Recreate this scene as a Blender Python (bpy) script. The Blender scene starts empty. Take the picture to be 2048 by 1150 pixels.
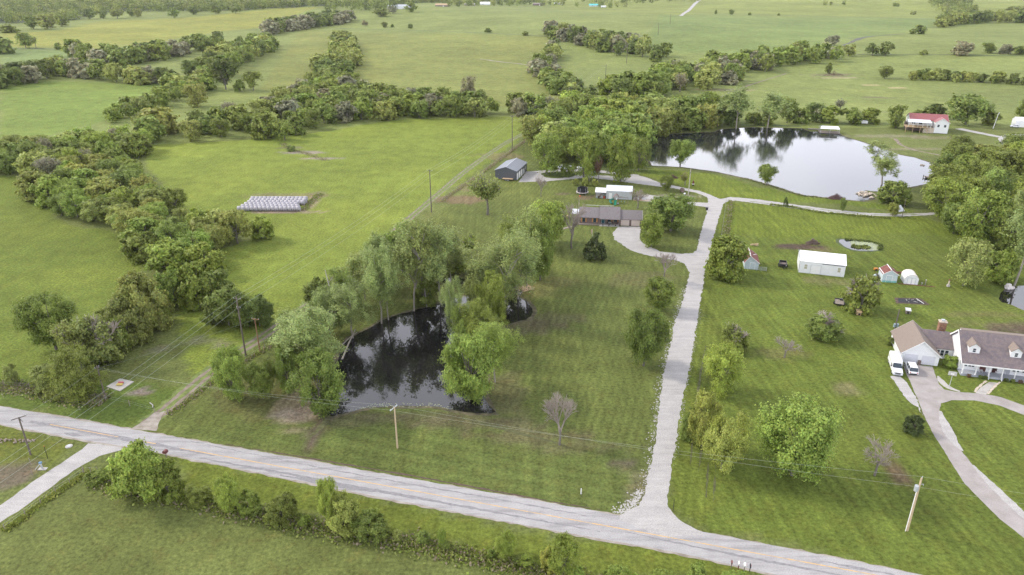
import bpy, math, random
import numpy as np
from mathutils import Vector

# ------------------------------------------------------------------ camera, world, sun
S = bpy.context.scene
COL = S.collection
CAM_H = 77.0
FPX = 1450.0                       # focal length in pixels of a 2048 wide frame
PITCH = math.radians(23.65)
CP, SP = math.cos(PITCH), math.sin(PITCH)
cd = bpy.data.cameras.new('camera'); cam = bpy.data.objects.new('camera', cd); COL.objects.link(cam)
cd.sensor_width = 36.0; cd.lens = 36.0*FPX/2048.0
cd.clip_start = 0.5; cd.clip_end = 20000
cam.location = (0, 0, CAM_H); cam.rotation_euler = (math.pi/2-PITCH, 0, 0)
S.camera = cam
SUN_EL, SUN_AZ = 36.0, -68.0       # azimuth from +Y towards +X (the light comes from the left)
W = bpy.data.worlds.new('World'); S.world = W; W.use_nodes = True
nt = W.node_tree; nt.nodes.clear()
sky = nt.nodes.new('ShaderNodeTexSky'); sky.sky_type = 'NISHITA'; sky.sun_disc = False
sky.sun_elevation = math.radians(SUN_EL); sky.sun_rotation = math.radians(SUN_AZ)
sky.air_density = 1.0; sky.dust_density = 3.0
tc = nt.nodes.new('ShaderNodeTexCoord')
cn = nt.nodes.new('ShaderNodeTexNoise'); cn.inputs['Scale'].default_value = 2.2; cn.inputs['Detail'].default_value = 6
mp = nt.nodes.new('ShaderNodeMapping'); mp.inputs['Scale'].default_value = (1, 1, 3.2)
nt.links.new(tc.outputs['Generated'], mp.inputs['Vector']); nt.links.new(mp.outputs['Vector'], cn.inputs['Vector'])
cr = nt.nodes.new('ShaderNodeValToRGB')
cr.color_ramp.elements[0].position = .35; cr.color_ramp.elements[0].color = (10.0, 10.3, 11.6, 1)
cr.color_ramp.elements[1].position = .68; cr.color_ramp.elements[1].color = (15.5, 15.5, 16.4, 1)
nt.links.new(cn.outputs['Fac'], cr.inputs['Fac'])
sx = nt.nodes.new('ShaderNodeSeparateXYZ'); nt.links.new(tc.outputs['Generated'], sx.inputs['Vector'])
hr = nt.nodes.new('ShaderNodeMapRange'); hr.inputs['From Min'].default_value = .15; hr.inputs['From Max'].default_value = .88
hr.inputs['To Min'].default_value = 2.2; hr.inputs['To Max'].default_value = .72; nt.links.new(sx.outputs['Z'], hr.inputs['Value'])
vs_ = nt.nodes.new('ShaderNodeVectorMath'); vs_.operation = 'SCALE'; nt.links.new(cr.outputs['Color'], vs_.inputs[0]); nt.links.new(hr.outputs[0], vs_.inputs['Scale'])
mx = nt.nodes.new('ShaderNodeMixRGB'); mx.inputs['Fac'].default_value = .82
nt.links.new(sky.outputs['Color'], mx.inputs['Color1']); nt.links.new(vs_.outputs['Vector'], mx.inputs['Color2'])
bg = nt.nodes.new('ShaderNodeBackground'); bg.inputs['Strength'].default_value = .135
wo = nt.nodes.new('ShaderNodeOutputWorld')
nt.links.new(mx.outputs['Color'], bg.inputs['Color']); nt.links.new(bg.outputs['Background'], wo.inputs['Surface'])
sl = bpy.data.lights.new('sun', 'SUN'); sl.energy = 3.7; sl.angle = math.radians(8); sl.color = (1, .93, .82)
so = bpy.data.objects.new('sun', sl); COL.objects.link(so)
sdir = Vector((math.sin(math.radians(SUN_AZ))*math.cos(math.radians(SUN_EL)),
               math.cos(math.radians(SUN_AZ))*math.cos(math.radians(SUN_EL)), math.sin(math.radians(SUN_EL))))
so.rotation_euler = sdir.to_track_quat('Z', 'Y').to_euler()
so.location = sdir*300
S.view_settings.view_transform = 'Standard'; S.view_settings.look = 'None'
S.view_settings.exposure = -0.3; S.view_settings.gamma = 1
S.view_settings.use_curve_mapping = False

# ------------------------------------------------------------------ terrain and picture-to-ground lookup
def smooth(t): t = np.clip(t, 0, 1); return t*t*(3-2*t)
def height(x, y):
    d = np.sqrt(np.asarray(x, float)**2+np.asarray(y, float)**2)
    r = smooth((d-430)/400)
    return 1.55*r*(1.7*np.sin(x/130+.6)*np.sin(y/170+1.1)+2.6*np.sin(x/310+y/240+2.0)-.8*np.cos(y/95.0+x/400))
def hz(x, y): return float(height(x, y))
def P(px, py, z=None):
    """the point of the ground seen at photo pixel (px, py) of 2048x1150"""
    u = (px-1024)/FPX; v = -(py-575)/FPX
    dx, dy, dz = u, CP+v*SP, -SP+v*CP
    if z is not None:
        t = (z-CAM_H)/dz; return Vector((dx*t, dy*t, z))
    t0 = (10-CAM_H)/dz; t1 = (-10-CAM_H)/dz
    if math.hypot(dx*t1, dy*t1) < 428:
        t = -CAM_H/dz; return Vector((dx*t, dy*t, 0))
    n = 90; prev = t0
    for i in range(n+1):
        t = t0+(t1-t0)*i/n
        if CAM_H+dz*t <= hz(dx*t, dy*t): break
        prev = t
    a, b = prev, t
    for _ in range(14):
        m = (a+b)/2
        if CAM_H+dz*m <= hz(dx*m, dy*m): b = m
        else: a = m
    return Vector((dx*b, dy*b, hz(dx*b, dy*b)))
def depth(B): return B[1]*CP-(B[2]-CAM_H)*SP
def h_at(B, ytop):
    """height over B of a thing whose top stands at photo row ytop"""
    v = -(ytop-575)/FPX; a = B[1]*SP+(B[2]-CAM_H)*CP; b = B[1]*CP-(B[2]-CAM_H)*SP
    return (v*b-a)/(CP+v*SP)
def proj(X):
    d = depth(X); up = X[1]*SP+(X[2]-CAM_H)*CP
    return 1024+FPX*X[0]/d, 575-FPX*up/d

def lattice(ix, iy, seed):
    n = (ix.astype(np.int64)*374761393+iy.astype(np.int64)*668265263+seed*1274126177) & 0xffffffff
    n = ((n ^ (n >> 13))*1274126177) & 0xffffffff
    return ((n ^ (n >> 16)) & 0xffff)/65535.0
def vnoise(x, y, s, seed=0):
    x = np.asarray(x, float)/s; y = np.asarray(y, float)/s
    ix, iy = np.floor(x), np.floor(y); fx, fy = smooth(x-ix), smooth(y-iy)
    a = lattice(ix, iy, seed); b = lattice(ix+1, iy, seed); c = lattice(ix, iy+1, seed); d = lattice(ix+1, iy+1, seed)
    return (a*(1-fx)+b*fx)*(1-fy)+(c*(1-fx)+d*fx)*fy
def inside(X, Y, poly):
    r = np.zeros(np.shape(X), bool); n = len(poly); j = n-1
    for i in range(n):
        xi, yi = poly[i][0], poly[i][1]; xj, yj = poly[j][0], poly[j][1]
        if yi != yj:
            r ^= ((yi > Y) != (yj > Y)) & (X < (xj-xi)*(Y-yi)/(yj-yi)+xi)
        j = i
    return r
def inside1(x, y, poly): return bool(inside(np.array([x]), np.array([y]), poly)[0])

# ------------------------------------------------------------------ tags
def tag(o, label=None, cat=None, group=None, kind=None):
    if label: o['label'] = label
    if cat: o['category'] = cat
    if group: o['group'] = group
    if kind: o['kind'] = kind
    return o
def empty(name, loc=(0, 0, 0), rz=0, label=None, cat=None, group=None):
    o = bpy.data.objects.new(name, None); o.empty_display_size = .3
    COL.objects.link(o); o.location = loc; o.rotation_euler = (0, 0, rz)
    return tag(o, label, cat, group)

# ------------------------------------------------------------------ materials
MATS = {}
def mat(name, col, rough=.7, var=.12, scale=3.0, metal=0.0, ribs=None, ribdir='X', bump=0.0, spec=.4, stain=None, stain_scale=.6, stain_lo=.55, stain_hi=.7):
    if name in MATS: return MATS[name]
    m = bpy.data.materials.new(name); m.use_nodes = True; n = m.node_tree; b = n.nodes['Principled BSDF']
    b.inputs['Roughness'].default_value = rough; b.inputs['Metallic'].default_value = metal
    b.inputs['Specular IOR Level'].default_value = spec
    t = n.nodes.new('ShaderNodeTexCoord')
    nz = n.nodes.new('ShaderNodeTexNoise'); nz.inputs['Scale'].default_value = scale; nz.inputs['Detail'].default_value = 5
    n.links.new(t.outputs['Object'], nz.inputs['Vector'])
    r = n.nodes.new('ShaderNodeValToRGB')
    r.color_ramp.elements[0].position = .3; r.color_ramp.elements[1].position = .7
    r.color_ramp.elements[0].color = tuple(c*(1-var) for c in col)+(1,)
    r.color_ramp.elements[1].color = tuple(min(1, c*(1+var)) for c in col)+(1,)
    n.links.new(nz.outputs['Fac'], r.inputs['Fac']); out = r.outputs['Color']
    if stain:
        n2 = n.nodes.new('ShaderNodeTexNoise'); n2.inputs['Scale'].default_value = stain_scale; n2.inputs['Detail'].default_value = 6
        n.links.new(t.outputs['Object'], n2.inputs['Vector'])
        r2 = n.nodes.new('ShaderNodeValToRGB'); r2.color_ramp.elements[0].position = stain_lo; r2.color_ramp.elements[1].position = stain_hi
        n.links.new(n2.outputs['Fac'], r2.inputs['Fac'])
        mm = n.nodes.new('ShaderNodeMixRGB'); mm.inputs['Color2'].default_value = tuple(stain)+(1,)
        n.links.new(r2.outputs['Color'], mm.inputs['Fac']); n.links.new(out, mm.inputs['Color1']); out = mm.outputs['Color']
    n.links.new(out, b.inputs['Base Color'])
    if ribs:
        wv = n.nodes.new('ShaderNodeTexWave'); wv.bands_direction = ribdir; wv.inputs['Scale'].default_value = ribs
        n.links.new(t.outputs['Object'], wv.inputs['Vector'])
        bp = n.nodes.new('ShaderNodeBump'); bp.inputs['Strength'].default_value = .5; bp.inputs['Distance'].default_value = .03
        n.links.new(wv.outputs['Fac'], bp.inputs['Height']); n.links.new(bp.outputs['Normal'], b.inputs['Normal'])
    elif bump:
        bp = n.nodes.new('ShaderNodeBump'); bp.inputs['Strength'].default_value = bump; bp.inputs['Distance'].default_value = .05
        n.links.new(nz.outputs['Fac'], bp.inputs['Height']); n.links.new(bp.outputs['Normal'], b.inputs['Normal'])
    MATS[name] = m
    return m
M_WHITE = mat('white_siding', (.76, .77, .78), .5, .03, 2, ribs=2.2, ribdir='Z')
M_WTRIM = mat('white_trim', (.8, .8, .8), .5, .03)
M_WMETAL = mat('white_metal', (.76, .77, .79), .4, .03, 1, ribs=1.6, ribdir='X')
M_WROOF = mat('white_roof_metal', (.84, .85, .87), .35, .03, 1, ribs=1.6, ribdir='X')
M_GMETAL = mat('grey_sheet_metal', (.46, .48, .5), .45, .06, 2, ribs=1.6, ribdir='X', stain=(.36, .34, .32))
M_GROOF = mat('pale_roof_metal', (.66, .7, .76), .4, .05, 2, ribs=1.6, ribdir='X')
M_DMETAL = mat('charcoal_metal', (.085, .09, .105), .45, .06, 2, ribs=1.6, ribdir='X')
M_DROOF = mat('charcoal_roof_metal', (.15, .165, .2), .42, .06, 2, ribs=1.6, ribdir='Y')
M_SHING = mat('brown_shingles', (.18, .145, .145), .85, .28, 7, bump=.4, stain=(.14, .12, .13), stain_scale=1.4, stain_lo=.45, stain_hi=.6)
M_SHINGT = mat('tan_shingles', (.225, .182, .155), .85, .2, 7, bump=.4)
M_SHINGG = mat('grey_shingles', (.185, .165, .17), .85, .25, 6, bump=.4, stain=(.15, .13, .14), stain_scale=1.2)
M_REDROOF = mat('red_metal_roof', (.27, .085, .09), .5, .12, 2, ribs=1.6, ribdir='X', stain=(.26, .09, .07))
M_RUST = mat('rusty_roof', (.17, .055, .045), .75, .25, 2.5, stain=(.24, .11, .07), stain_scale=1.0)
M_GLASS = mat('window_glass', (.03, .045, .06), .12, .2, 2, spec=.7)
M_BRICK = mat('brick', (.17, .125, .115), .85, .25, 6, bump=.4)
M_STONE = mat('chimney_stone', (.26, .14, .09), .9, .4, 4, bump=.6, stain=(.12, .08, .07), stain_scale=3)
M_WOOD = mat('weathered_wood', (.26, .22, .19), .85, .2, 4, bump=.2)
M_TANWOOD = mat('tan_wood', (.45, .33, .2), .8, .15, 4)
M_POLE = mat('grey_pole_wood', (.14, .115, .1), .85, .2, 3)
M_POLET = mat('tan_pole_wood', (.5, .39, .26), .8, .12, 2)
M_POLEB = mat('brown_pole_wood', (.3, .17, .1), .8, .15, 2)
M_GALV = mat('galvanised_steel', (.5, .53, .56), .4, .1, 3, metal=.3)
M_BLACK = mat('black_paint', (.02, .02, .024), .35, .1)
M_RUBBER = mat('rubber', (.025, .025, .027), .8, .1)
M_CONC = mat('concrete', (.42, .4, .38), .85, .12, 2, stain=(.3, .28, .26))
M_CAR = mat('white_car_paint', (.8, .81, .83), .2, .02, spec=.6)
M_BEIGE = mat('beige_door', (.6, .5, .45), .6, .05)
M_TEAL = mat('teal_paint', (.03, .12, .15), .5, .1)
M_ORANGE = mat('orange_wood', (.45, .22, .07), .7, .15)
M_RED = mat('red_paint', (.5, .05, .05), .5, .1)
M_YELLOW = mat('yellow_paint', (.75, .5, .03), .5, .1)
M_GREENP = mat('green_plastic', (.01, .2, .12), .35, .05)
M_BLUEP = mat('blue_plastic', (.05, .2, .5), .4, .05)
M_WOODCUT = mat('split_firewood', (.55, .42, .28), .85, .3, 5)
M_BALE = mat('white_bale_wrap', (.36, .35, .385), .5, .08, 3, stain=(.3, .26, .28), stain_scale=2.2)
M_STRAW = mat('hay_end', (.3, .24, .15), .9, .25, 6)
M_SOIL = mat('bare_soil', (.1, .07, .055), .95, .3, 1.5, bump=.5)
M_ROCK = mat('pale_rock', (.5, .43, .35), .9, .3, 3, bump=.4)
M_FABRIC = mat('black_weed_cloth', (.03, .03, .035), .8, .2)
M_NET = mat('dark_net', (.025, .025, .03), .8, .1)
M_DECK = mat('grey_painted_deck', (.36, .38, .42), .6, .1)
M_CYAN = mat('turquoise_roof', (.12, .55, .55), .5, .1)
M_LABLUE = mat('light_blue_siding', (.5, .58, .62), .6, .1, 3, stain=(.62, .64, .66))
M_BARK = mat('grey_bark', (.17, .15, .13), .9, .25, 5)
M_BARKP = mat('pale_cottonwood_bark', (.3, .27, .235), .9, .25, 4)
M_TWIG = mat('bare_twigs', (.31, .265, .235), .9, .2, 3)

def leaf_mat():
    m = bpy.data.materials.new('foliage'); m.use_nodes = True; n = m.node_tree; b = n.nodes['Principled BSDF']
    oi = n.nodes.new('ShaderNodeObjectInfo')
    at = n.nodes.new('ShaderNodeAttribute'); at.attribute_name = 'leaf'
    mul = n.nodes.new('ShaderNodeVectorMath'); mul.operation = 'MULTIPLY'
    n.links.new(oi.outputs['Color'], mul.inputs[0]); n.links.new(at.outputs['Color'], mul.inputs[1])
    n.links.new(mul.outputs['Vector'], b.inputs['Base Color'])
    b.inputs['Roughness'].default_value = .6; b.inputs['Specular IOR Level'].default_value = .25
    tr = n.nodes.new('ShaderNodeBsdfTranslucent'); n.links.new(mul.outputs['Vector'], tr.inputs['Color'])
    ms = n.nodes.new('ShaderNodeMixShader'); ms.inputs['Fac'].default_value = .3
    o = n.nodes['Material Output']
    n.links.new(b.outputs['BSDF'], ms.inputs[1]); n.links.new(tr.outputs['BSDF'], ms.inputs[2]); n.links.new(ms.outputs['Shader'], o.inputs['Surface'])
    return m
M_LEAF = leaf_mat()

# ------------------------------------------------------------------ mesh builders
class MB:
    def __init__(s): s.v = []; s.f = []; s.m = []
    def add(s, vs, fs, mi=0):
        o = len(s.v); s.v += [tuple(v) for v in vs]; s.f += [tuple(i+o for i in f) for f in fs]; s.m += [mi]*len(fs); return s
    def box(s, x0, x1, y0, y1, z0, z1, mi=0):
        return s.add([(x0, y0, z0), (x1, y0, z0), (x1, y1, z0), (x0, y1, z0), (x0, y0, z1), (x1, y0, z1), (x1, y1, z1), (x0, y1, z1)],
                     [(0, 3, 2, 1), (4, 5, 6, 7), (0, 1, 5, 4), (1, 2, 6, 5), (2, 3, 7, 6), (3, 0, 4, 7)], mi)
    def prism(s, poly, axis, a, b, mi=0):
        """poly in the plane across axis ('x': (y,z), 'y': (x,z), 'z': (x,y)), extruded a..b"""
        n = len(poly)
        def q(p, t): return {'x': (t, p[0], p[1]), 'y': (p[0], t, p[1]), 'z': (p[0], p[1], t)}[axis]
        vs = [q(p, a) for p in poly]+[q(p, b) for p in poly]
        fs = [tuple(range(n-1, -1, -1)), tuple(range(n, 2*n))]+[(i, (i+1) % n, n+(i+1) % n, n+i) for i in range(n)]
        return s.add(vs, fs, mi)
    def tube(s, p0, p1, r0, r1=None, n=6, mi=0, cap=True):
        r1 = r0 if r1 is None else r1
        p0, p1 = Vector(p0), Vector(p1); d = p1-p0
        if d.length < 1e-6: return s
        q = d.to_track_quat('Z', 'Y'); vs = []
        for p, r in ((p0, r0), (p1, r1)):
            for i in range(n):
                a = 2*math.pi*i/n; vs.append(p+q @ Vector((r*math.cos(a), r*math.sin(a), 0)))
        fs = [(i, (i+1) % n, n+(i+1) % n, n+i) for i in range(n)]
        if cap: fs += [tuple(range(n-1, -1, -1)), tuple(range(n, 2*n))]
        return s.add(vs, fs, mi)
    def path(s, pts, r0, r1=None, n=6, mi=0):
        r1 = r0 if r1 is None else r1; k = len(pts)-1
        for i in range(k): s.tube(pts[i], pts[i+1], r0+(r1-r0)*i/k, r0+(r1-r0)*(i+1)/k, n, mi)
        return s
    def slab(s, a, b, c, d, t, mi=0):
        """thick quad a,b,c,d (counter-clockwise from outside), thickness t inwards"""
        a, b, c, d = map(Vector, (a, b, c, d)); nn = (b-a).cross(d-a).normalized()*t
        vs = [a, b, c, d, a-nn, b-nn, c-nn, d-nn]
        return s.add(vs, [(0, 1, 2, 3), (7, 6, 5, 4), (0, 4, 5, 1), (1, 5, 6, 2), (2, 6, 7, 3), (3, 7, 4, 0)], mi)
    def ball(s, c, rx, ry, rz, rnd, nu=8, nv=5, mi=0, j=.15):
        vs = [(c[0], c[1], c[2]-rz)]
        for k in range(1, nv):
            ph = -math.pi/2+math.pi*k/nv
            for i in range(nu):
                a = 2*math.pi*i/nu; q = 1+rnd.uniform(-j, j)
                vs.append((c[0]+rx*q*math.cos(ph)*math.cos(a), c[1]+ry*q*math.cos(ph)*math.sin(a), c[2]+rz*q*math.sin(ph)))
        vs.append((c[0], c[1], c[2]+rz)); L = len(vs)-1; fs = []
        for i in range(nu):
            fs.append((0, 1+(i+1) % nu, 1+i)); fs.append((L, L-nu+i, L-nu+(i+1) % nu))
            for k in range(nv-2): o = 1+k*nu; fs.append((o+i, o+(i+1) % nu, o+nu+(i+1) % nu, o+nu+i))
        return s.add(vs, fs, mi)
    def mesh(s, name, mats):
        me = bpy.data.meshes.new(name); me.from_pydata(s.v, [], s.f)
        for m in (mats if isinstance(mats, (list, tuple)) else [mats]): me.materials.append(m)
        if any(s.m): me.polygons.foreach_set('material_index', s.m)
        me.update(); return me
    def build(s, name, mats, parent=None, smoothed=False):
        me = s.mesh(name, mats)
        if smoothed: me.polygons.foreach_set('use_smooth', [True]*len(me.polygons))
        return link(name, me, parent)
def link(name, me, parent=None, loc=None):
    o = bpy.data.objects.new(name, me); COL.objects.link(o)
    if parent is not None: o.parent = parent
    if loc is not None: o.location = loc
    return o
def quads(name, V, leaf, material):
    """V: (n,4,3) vertices, leaf: (n,3) colour factor per quad"""
    n = len(V); me = bpy.data.meshes.new(name)
    me.vertices.add(n*4); me.vertices.foreach_set('co', V.reshape(-1).astype(np.float32))
    me.loops.add(n*4); me.loops.foreach_set('vertex_index', np.arange(n*4, dtype=np.int32))
    me.polygons.add(n); me.polygons.foreach_set('loop_start', np.arange(0, n*4, 4, dtype=np.int32))
    me.polygons.foreach_set('loop_total', np.full(n, 4, dtype=np.int32))
    a = me.attributes.new('leaf', 'FLOAT_COLOR', 'CORNER')
    c = np.ones((n, 4, 4), np.float32); c[:, :, :3] = leaf[:, None, :]
    a.data.foreach_set('color', c.reshape(-1))
    me.materials.append(material); me.update(calc_edges=True); me.validate()
    return me

# ------------------------------------------------------------------ ground
def grid_axis(lo, hi, step, out_lo, out_hi, g):
    a = list(np.arange(lo, hi+.01, step)); s = step; x = a[-1]
    while x < out_hi: s = min(s*g, 60); x += s; a.append(x)
    s = step; x = a[0]
    while x > out_lo: s = min(s*g, 60); x -= s; a.insert(0, x)
    return np.array(a)
def pp(pts): return [tuple(P(*q)[:2]) for q in pts]

# colours are albedo
BASE = (.13, .155, .048)
ZONES = [  # polygon (photo pixels on the ground), albedo, stripes (NS, diagonal, EW)
 ('far', [(-500, -20), (2600, -20), (2600, 262), (1560, 255), (1100, 235), (600, 262), (250, 300), (-500, 300)], (0.176, 0.214, 0.066), (0, 0, 0)),
 ('yfield', [(0, 67), (0, 95), (60, 93), (100, 96), (160, 101), (215, 96), (300, 88), (370, 75), (440, 62), (540, 55), (560, 40), (640, 15), (590, 14), (350, 37), (200, 42), (130, 60)], (.215, .232, .052), (0, 0, 0)),
 ('field', [(0, 96), (100, 97), (215, 98), (300, 92), (150, 125), (0, 135)], (0.163, 0.219, 0.075), (0, 0, 0)),
 ('field', [(1100, 0), (2100, -5), (2100, 45), (1880, 36), (1380, 26), (1350, 30), (1100, 18)], (0.190, 0.225, 0.060), (0, 0, 0)),
 ('field', [(600, 60), (1110, 72), (1100, 160), (1180, 215), (700, 215), (520, 180)], (0.185, 0.209, 0.060), (0, 0, 0)),
 ('field', [(1320, 30), (1890, 38), (1880, 50), (1660, 90), (1500, 110), (1290, 100)], (0.163, 0.214, 0.067), (0, 0, 0)),
 ('field', [(0, 160), (340, 170), (260, 225), (0, 300)], (0.156, 0.214, 0.048), (0, 0, 0)),
 ('hay', [(285, 290), (500, 280), (600, 270), (800, 238), (1110, 232), (1085, 250), (870, 395), (690, 545), (560, 655), (400, 760), (340, 640), (440, 500), (540, 470), (350, 420)], (0.169, 0.216, 0.040), (0, 0, 0)),
 ('pasture', [(-300, 350), (60, 352), (125, 443), (255, 475), (290, 545), (230, 640), (60, 760), (-300, 760)], (0.135, 0.176, 0.032), (0, 0, 0)),
 ('verge', [(-400, 760), (400, 770), (270, 860), (-400, 770)], (0.106, 0.148, 0.032), (0, 0, 0)),
 ('lawn', [(308, 862), (560, 665), (720, 560), (872, 430), (985, 345), (1060, 275), (1300, 270), (1300, 340), (1440, 395), (1400, 520), (1370, 760), (1290, 1010), (1242, 1030), (700, 935)], (0.113, 0.138, 0.038), (.55, 0, 0)),
 ('lawnroad', [(308, 862), (640, 830), (1000, 830), (1290, 910), (1290, 1010), (1242, 1032), (700, 936)], (0.109, 0.137, 0.038), (.12, 0, .6)),
 ('yard', [(1440, 405), (1860, 440), (2200, 520), (2300, 1250), (1420, 1062), (1345, 1020), (1360, 870), (1410, 540)], (0.112, 0.146, 0.028), (0, .5, 0)),
 ('yardtop', [(1460, 402), (1860, 435), (1990, 500), (1900, 470), (1700, 470), (1450, 470)], (0.129, 0.167, 0.026), (.6, 0, 0)),
 ('yardleft', [(1445, 410), (1470, 408), (1440, 560), (1450, 900), (1420, 1060), (1340, 1020), (1360, 870), (1412, 540)], (0.117, 0.148, 0.028), (.8, 0, 0)),
 ('shore', [(1300, 340), (1440, 350), (1620, 395), (1740, 405), (1860, 425), (1460, 395), (1440, 398), (1400, 380), (1270, 348)], (0.129, 0.171, 0.028), (.4, 0, 0)),
 ('verge2', [(330, 905), (700, 985), (1350, 1108), (1700, 1180), (1400, 1170), (1000, 1100), (700, 1040), (400, 985)], (0.129, 0.161, 0.029), (0, 0, .5)),
 ('southfield', [(-300, 1100), (60, 1010), (190, 955), (230, 980), (400, 1000), (700, 1060), (1000, 1115), (1400, 1190), (1400, 1400), (-400, 1400)], (0.129, 0.152, 0.045), (0, 0, 0)),
 ('sw', [(-300, 840), (0, 850), (170, 885), (60, 960), (-300, 1180)], (0.122, 0.143, 0.030), (0, 0, .2)),
 ('wood_shade', [(-300, 46), (60, 46), (160, 38), (150, 30), (250, 22), (480, 20), (700, 11), (760, 10), (860, 4), (1080, 3), (1080, -16), (-500, -16)], (.06, .08, .035), (0, 0, 0)),  # ground darkened to stand for the shade beneath the far woods
]
PATCHES = [  # bare and tired places, some just darker green: centre px, radii in metres, albedo, amount
 ((1667, 150), (20, 9), (.15, .12, .09), .6), ((1795, 176), (7, 3), (.42, .32, .2), .8), ((1745, 170), (7, 2), (.42, .32, .2), .7), ((1675, 156), (14, 3), (.42, .34, .24), .5),
 ((1755, 195), (12, 4), (.13, .11, .08), .6), ((1640, 223), (30, 8), (.2, .17, .12), .55), ((1450, 180), (25, 6), (.25, .2, .15), .5),
 ((915, 400), (10, 5), (.17, .12, .08), .75), ((1000, 312), (9, 6), (.2, .16, .09), .6), ((940, 372), (6, 6), (.19, .15, .09), .5),
 ((600, 808), (4, 7), (.34, .27, .2), .85), ((592, 828), (4, 2), (.36, .3, .23), .8), ((640, 850), (1.6, 5), (.13, .1, .08), .8), ((625, 870), (1.2, 4), (.13, .1, .08), .6),
 ((1060, 655), (8, 4), (.12, .1, .07), .55), ((1085, 640), (9, 4), (.13, .11, .07), .45), ((1010, 790), (4, 8), (.12, .1, .06), .5),
 ((960, 845), (12, 2.4), (.11, .09, .06), .6), ((1060, 872), (12, 1.8), (.12, .095, .06), .6), ((1150, 895), (10, 1.5), (.12, .1, .06), .5), ((830, 835), (8, 2), (.13, .11, .07), .45), ((715, 838), (10, 2.5), (.13, .11, .07), .5),
 ((1789, 938), (2, 4), (.14, .09, .07), .75), ((1250, 930), (2.5, 1.6), (.13, .1, .08), .7), ((1280, 970), (2, 5), (.2, .16, .12), .4),
 ((1290, 560), (10, 5), (.14, .11, .07), .35), ((1560, 705), (5, 3), (.17, .14, .07), .4), ((1690, 775), (3, 2), (.24, .2, .12), .5),
 ((1655, 562), (6, 3), (.18, .16, .09), .45), ((2045, 660), (7, 4), (.1, .075, .06), .9), ((1990, 630), (10, 2), (.14, .12, .06), .5), ((1960, 650), (14, 2), (.14, .13, .06), .4),
 ((15, 952), (5, 3.2), (.16, .13, .1), .85), ((1172, 395), (4, 2.5), (.13, .1, .07), .8), ((1125, 388), (3, 1.2), (.12, .1, .07), .7), ((1395, 118), (4, 3), (.15, .13, .1), .4),
 ((285, 785), (2.6, 1.4), (.22, .18, .17), .9), ((400, 680), (3, 2), (.23, .2, .16), .45), ((320, 700), (3, 2), (.23, .2, .16), .4), ((440, 690), (3, 2), (.23, .2, .16), .5),
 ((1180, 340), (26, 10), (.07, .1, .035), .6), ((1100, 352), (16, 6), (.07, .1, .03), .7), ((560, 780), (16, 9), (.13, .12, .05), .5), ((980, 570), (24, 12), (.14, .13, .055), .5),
 ((1930, 520), (10, 8), (.12, .14, .04), .3), ((2000, 600), (12, 6), (.13, .16, .04), .4), ((610, 305), (10, 3), (.26, .22, .2), .8), ((640, 317), (9, 2), (.28, .24, .22), .8), ((585, 295), (6, 3), (.16, .15, .09), .7),
 ((570, 392), (16, 4), (.2, .17, .1), .6), ((555, 424), (15, 1.2), (.26, .2, .17), .85), ((622, 405), (2.2, 9), (.27, .22, .16), .8), ((640, 388), (3, 3), (.17, .14, .1), .6),
 ((1345, 392), (9, 2), (.4, .36, .32), .4), ((1600, 494), (7, 2.6), (.085, .06, .05), .95), ((1645, 500), (4, 2), (.15, .12, .07), .6),
 ((1860, 275), (12, 4), (.2, .17, .12), .5), ((1880, 345), (8, 6), (.2, .17, .1), .5), ((1820, 298), (24, 2.5), (.24, .21, .15), .45), ((1780, 272), (18, 4), (.27, .24, .18), .45),
 ((300, 90), (120, 10), (.2, .22, .08), .3), ((1660, 85), (7, 6), (.33, .2, .17), .5), ((1710, 78), (8, 9), (.1, .1, .08), .5),
]
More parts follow.
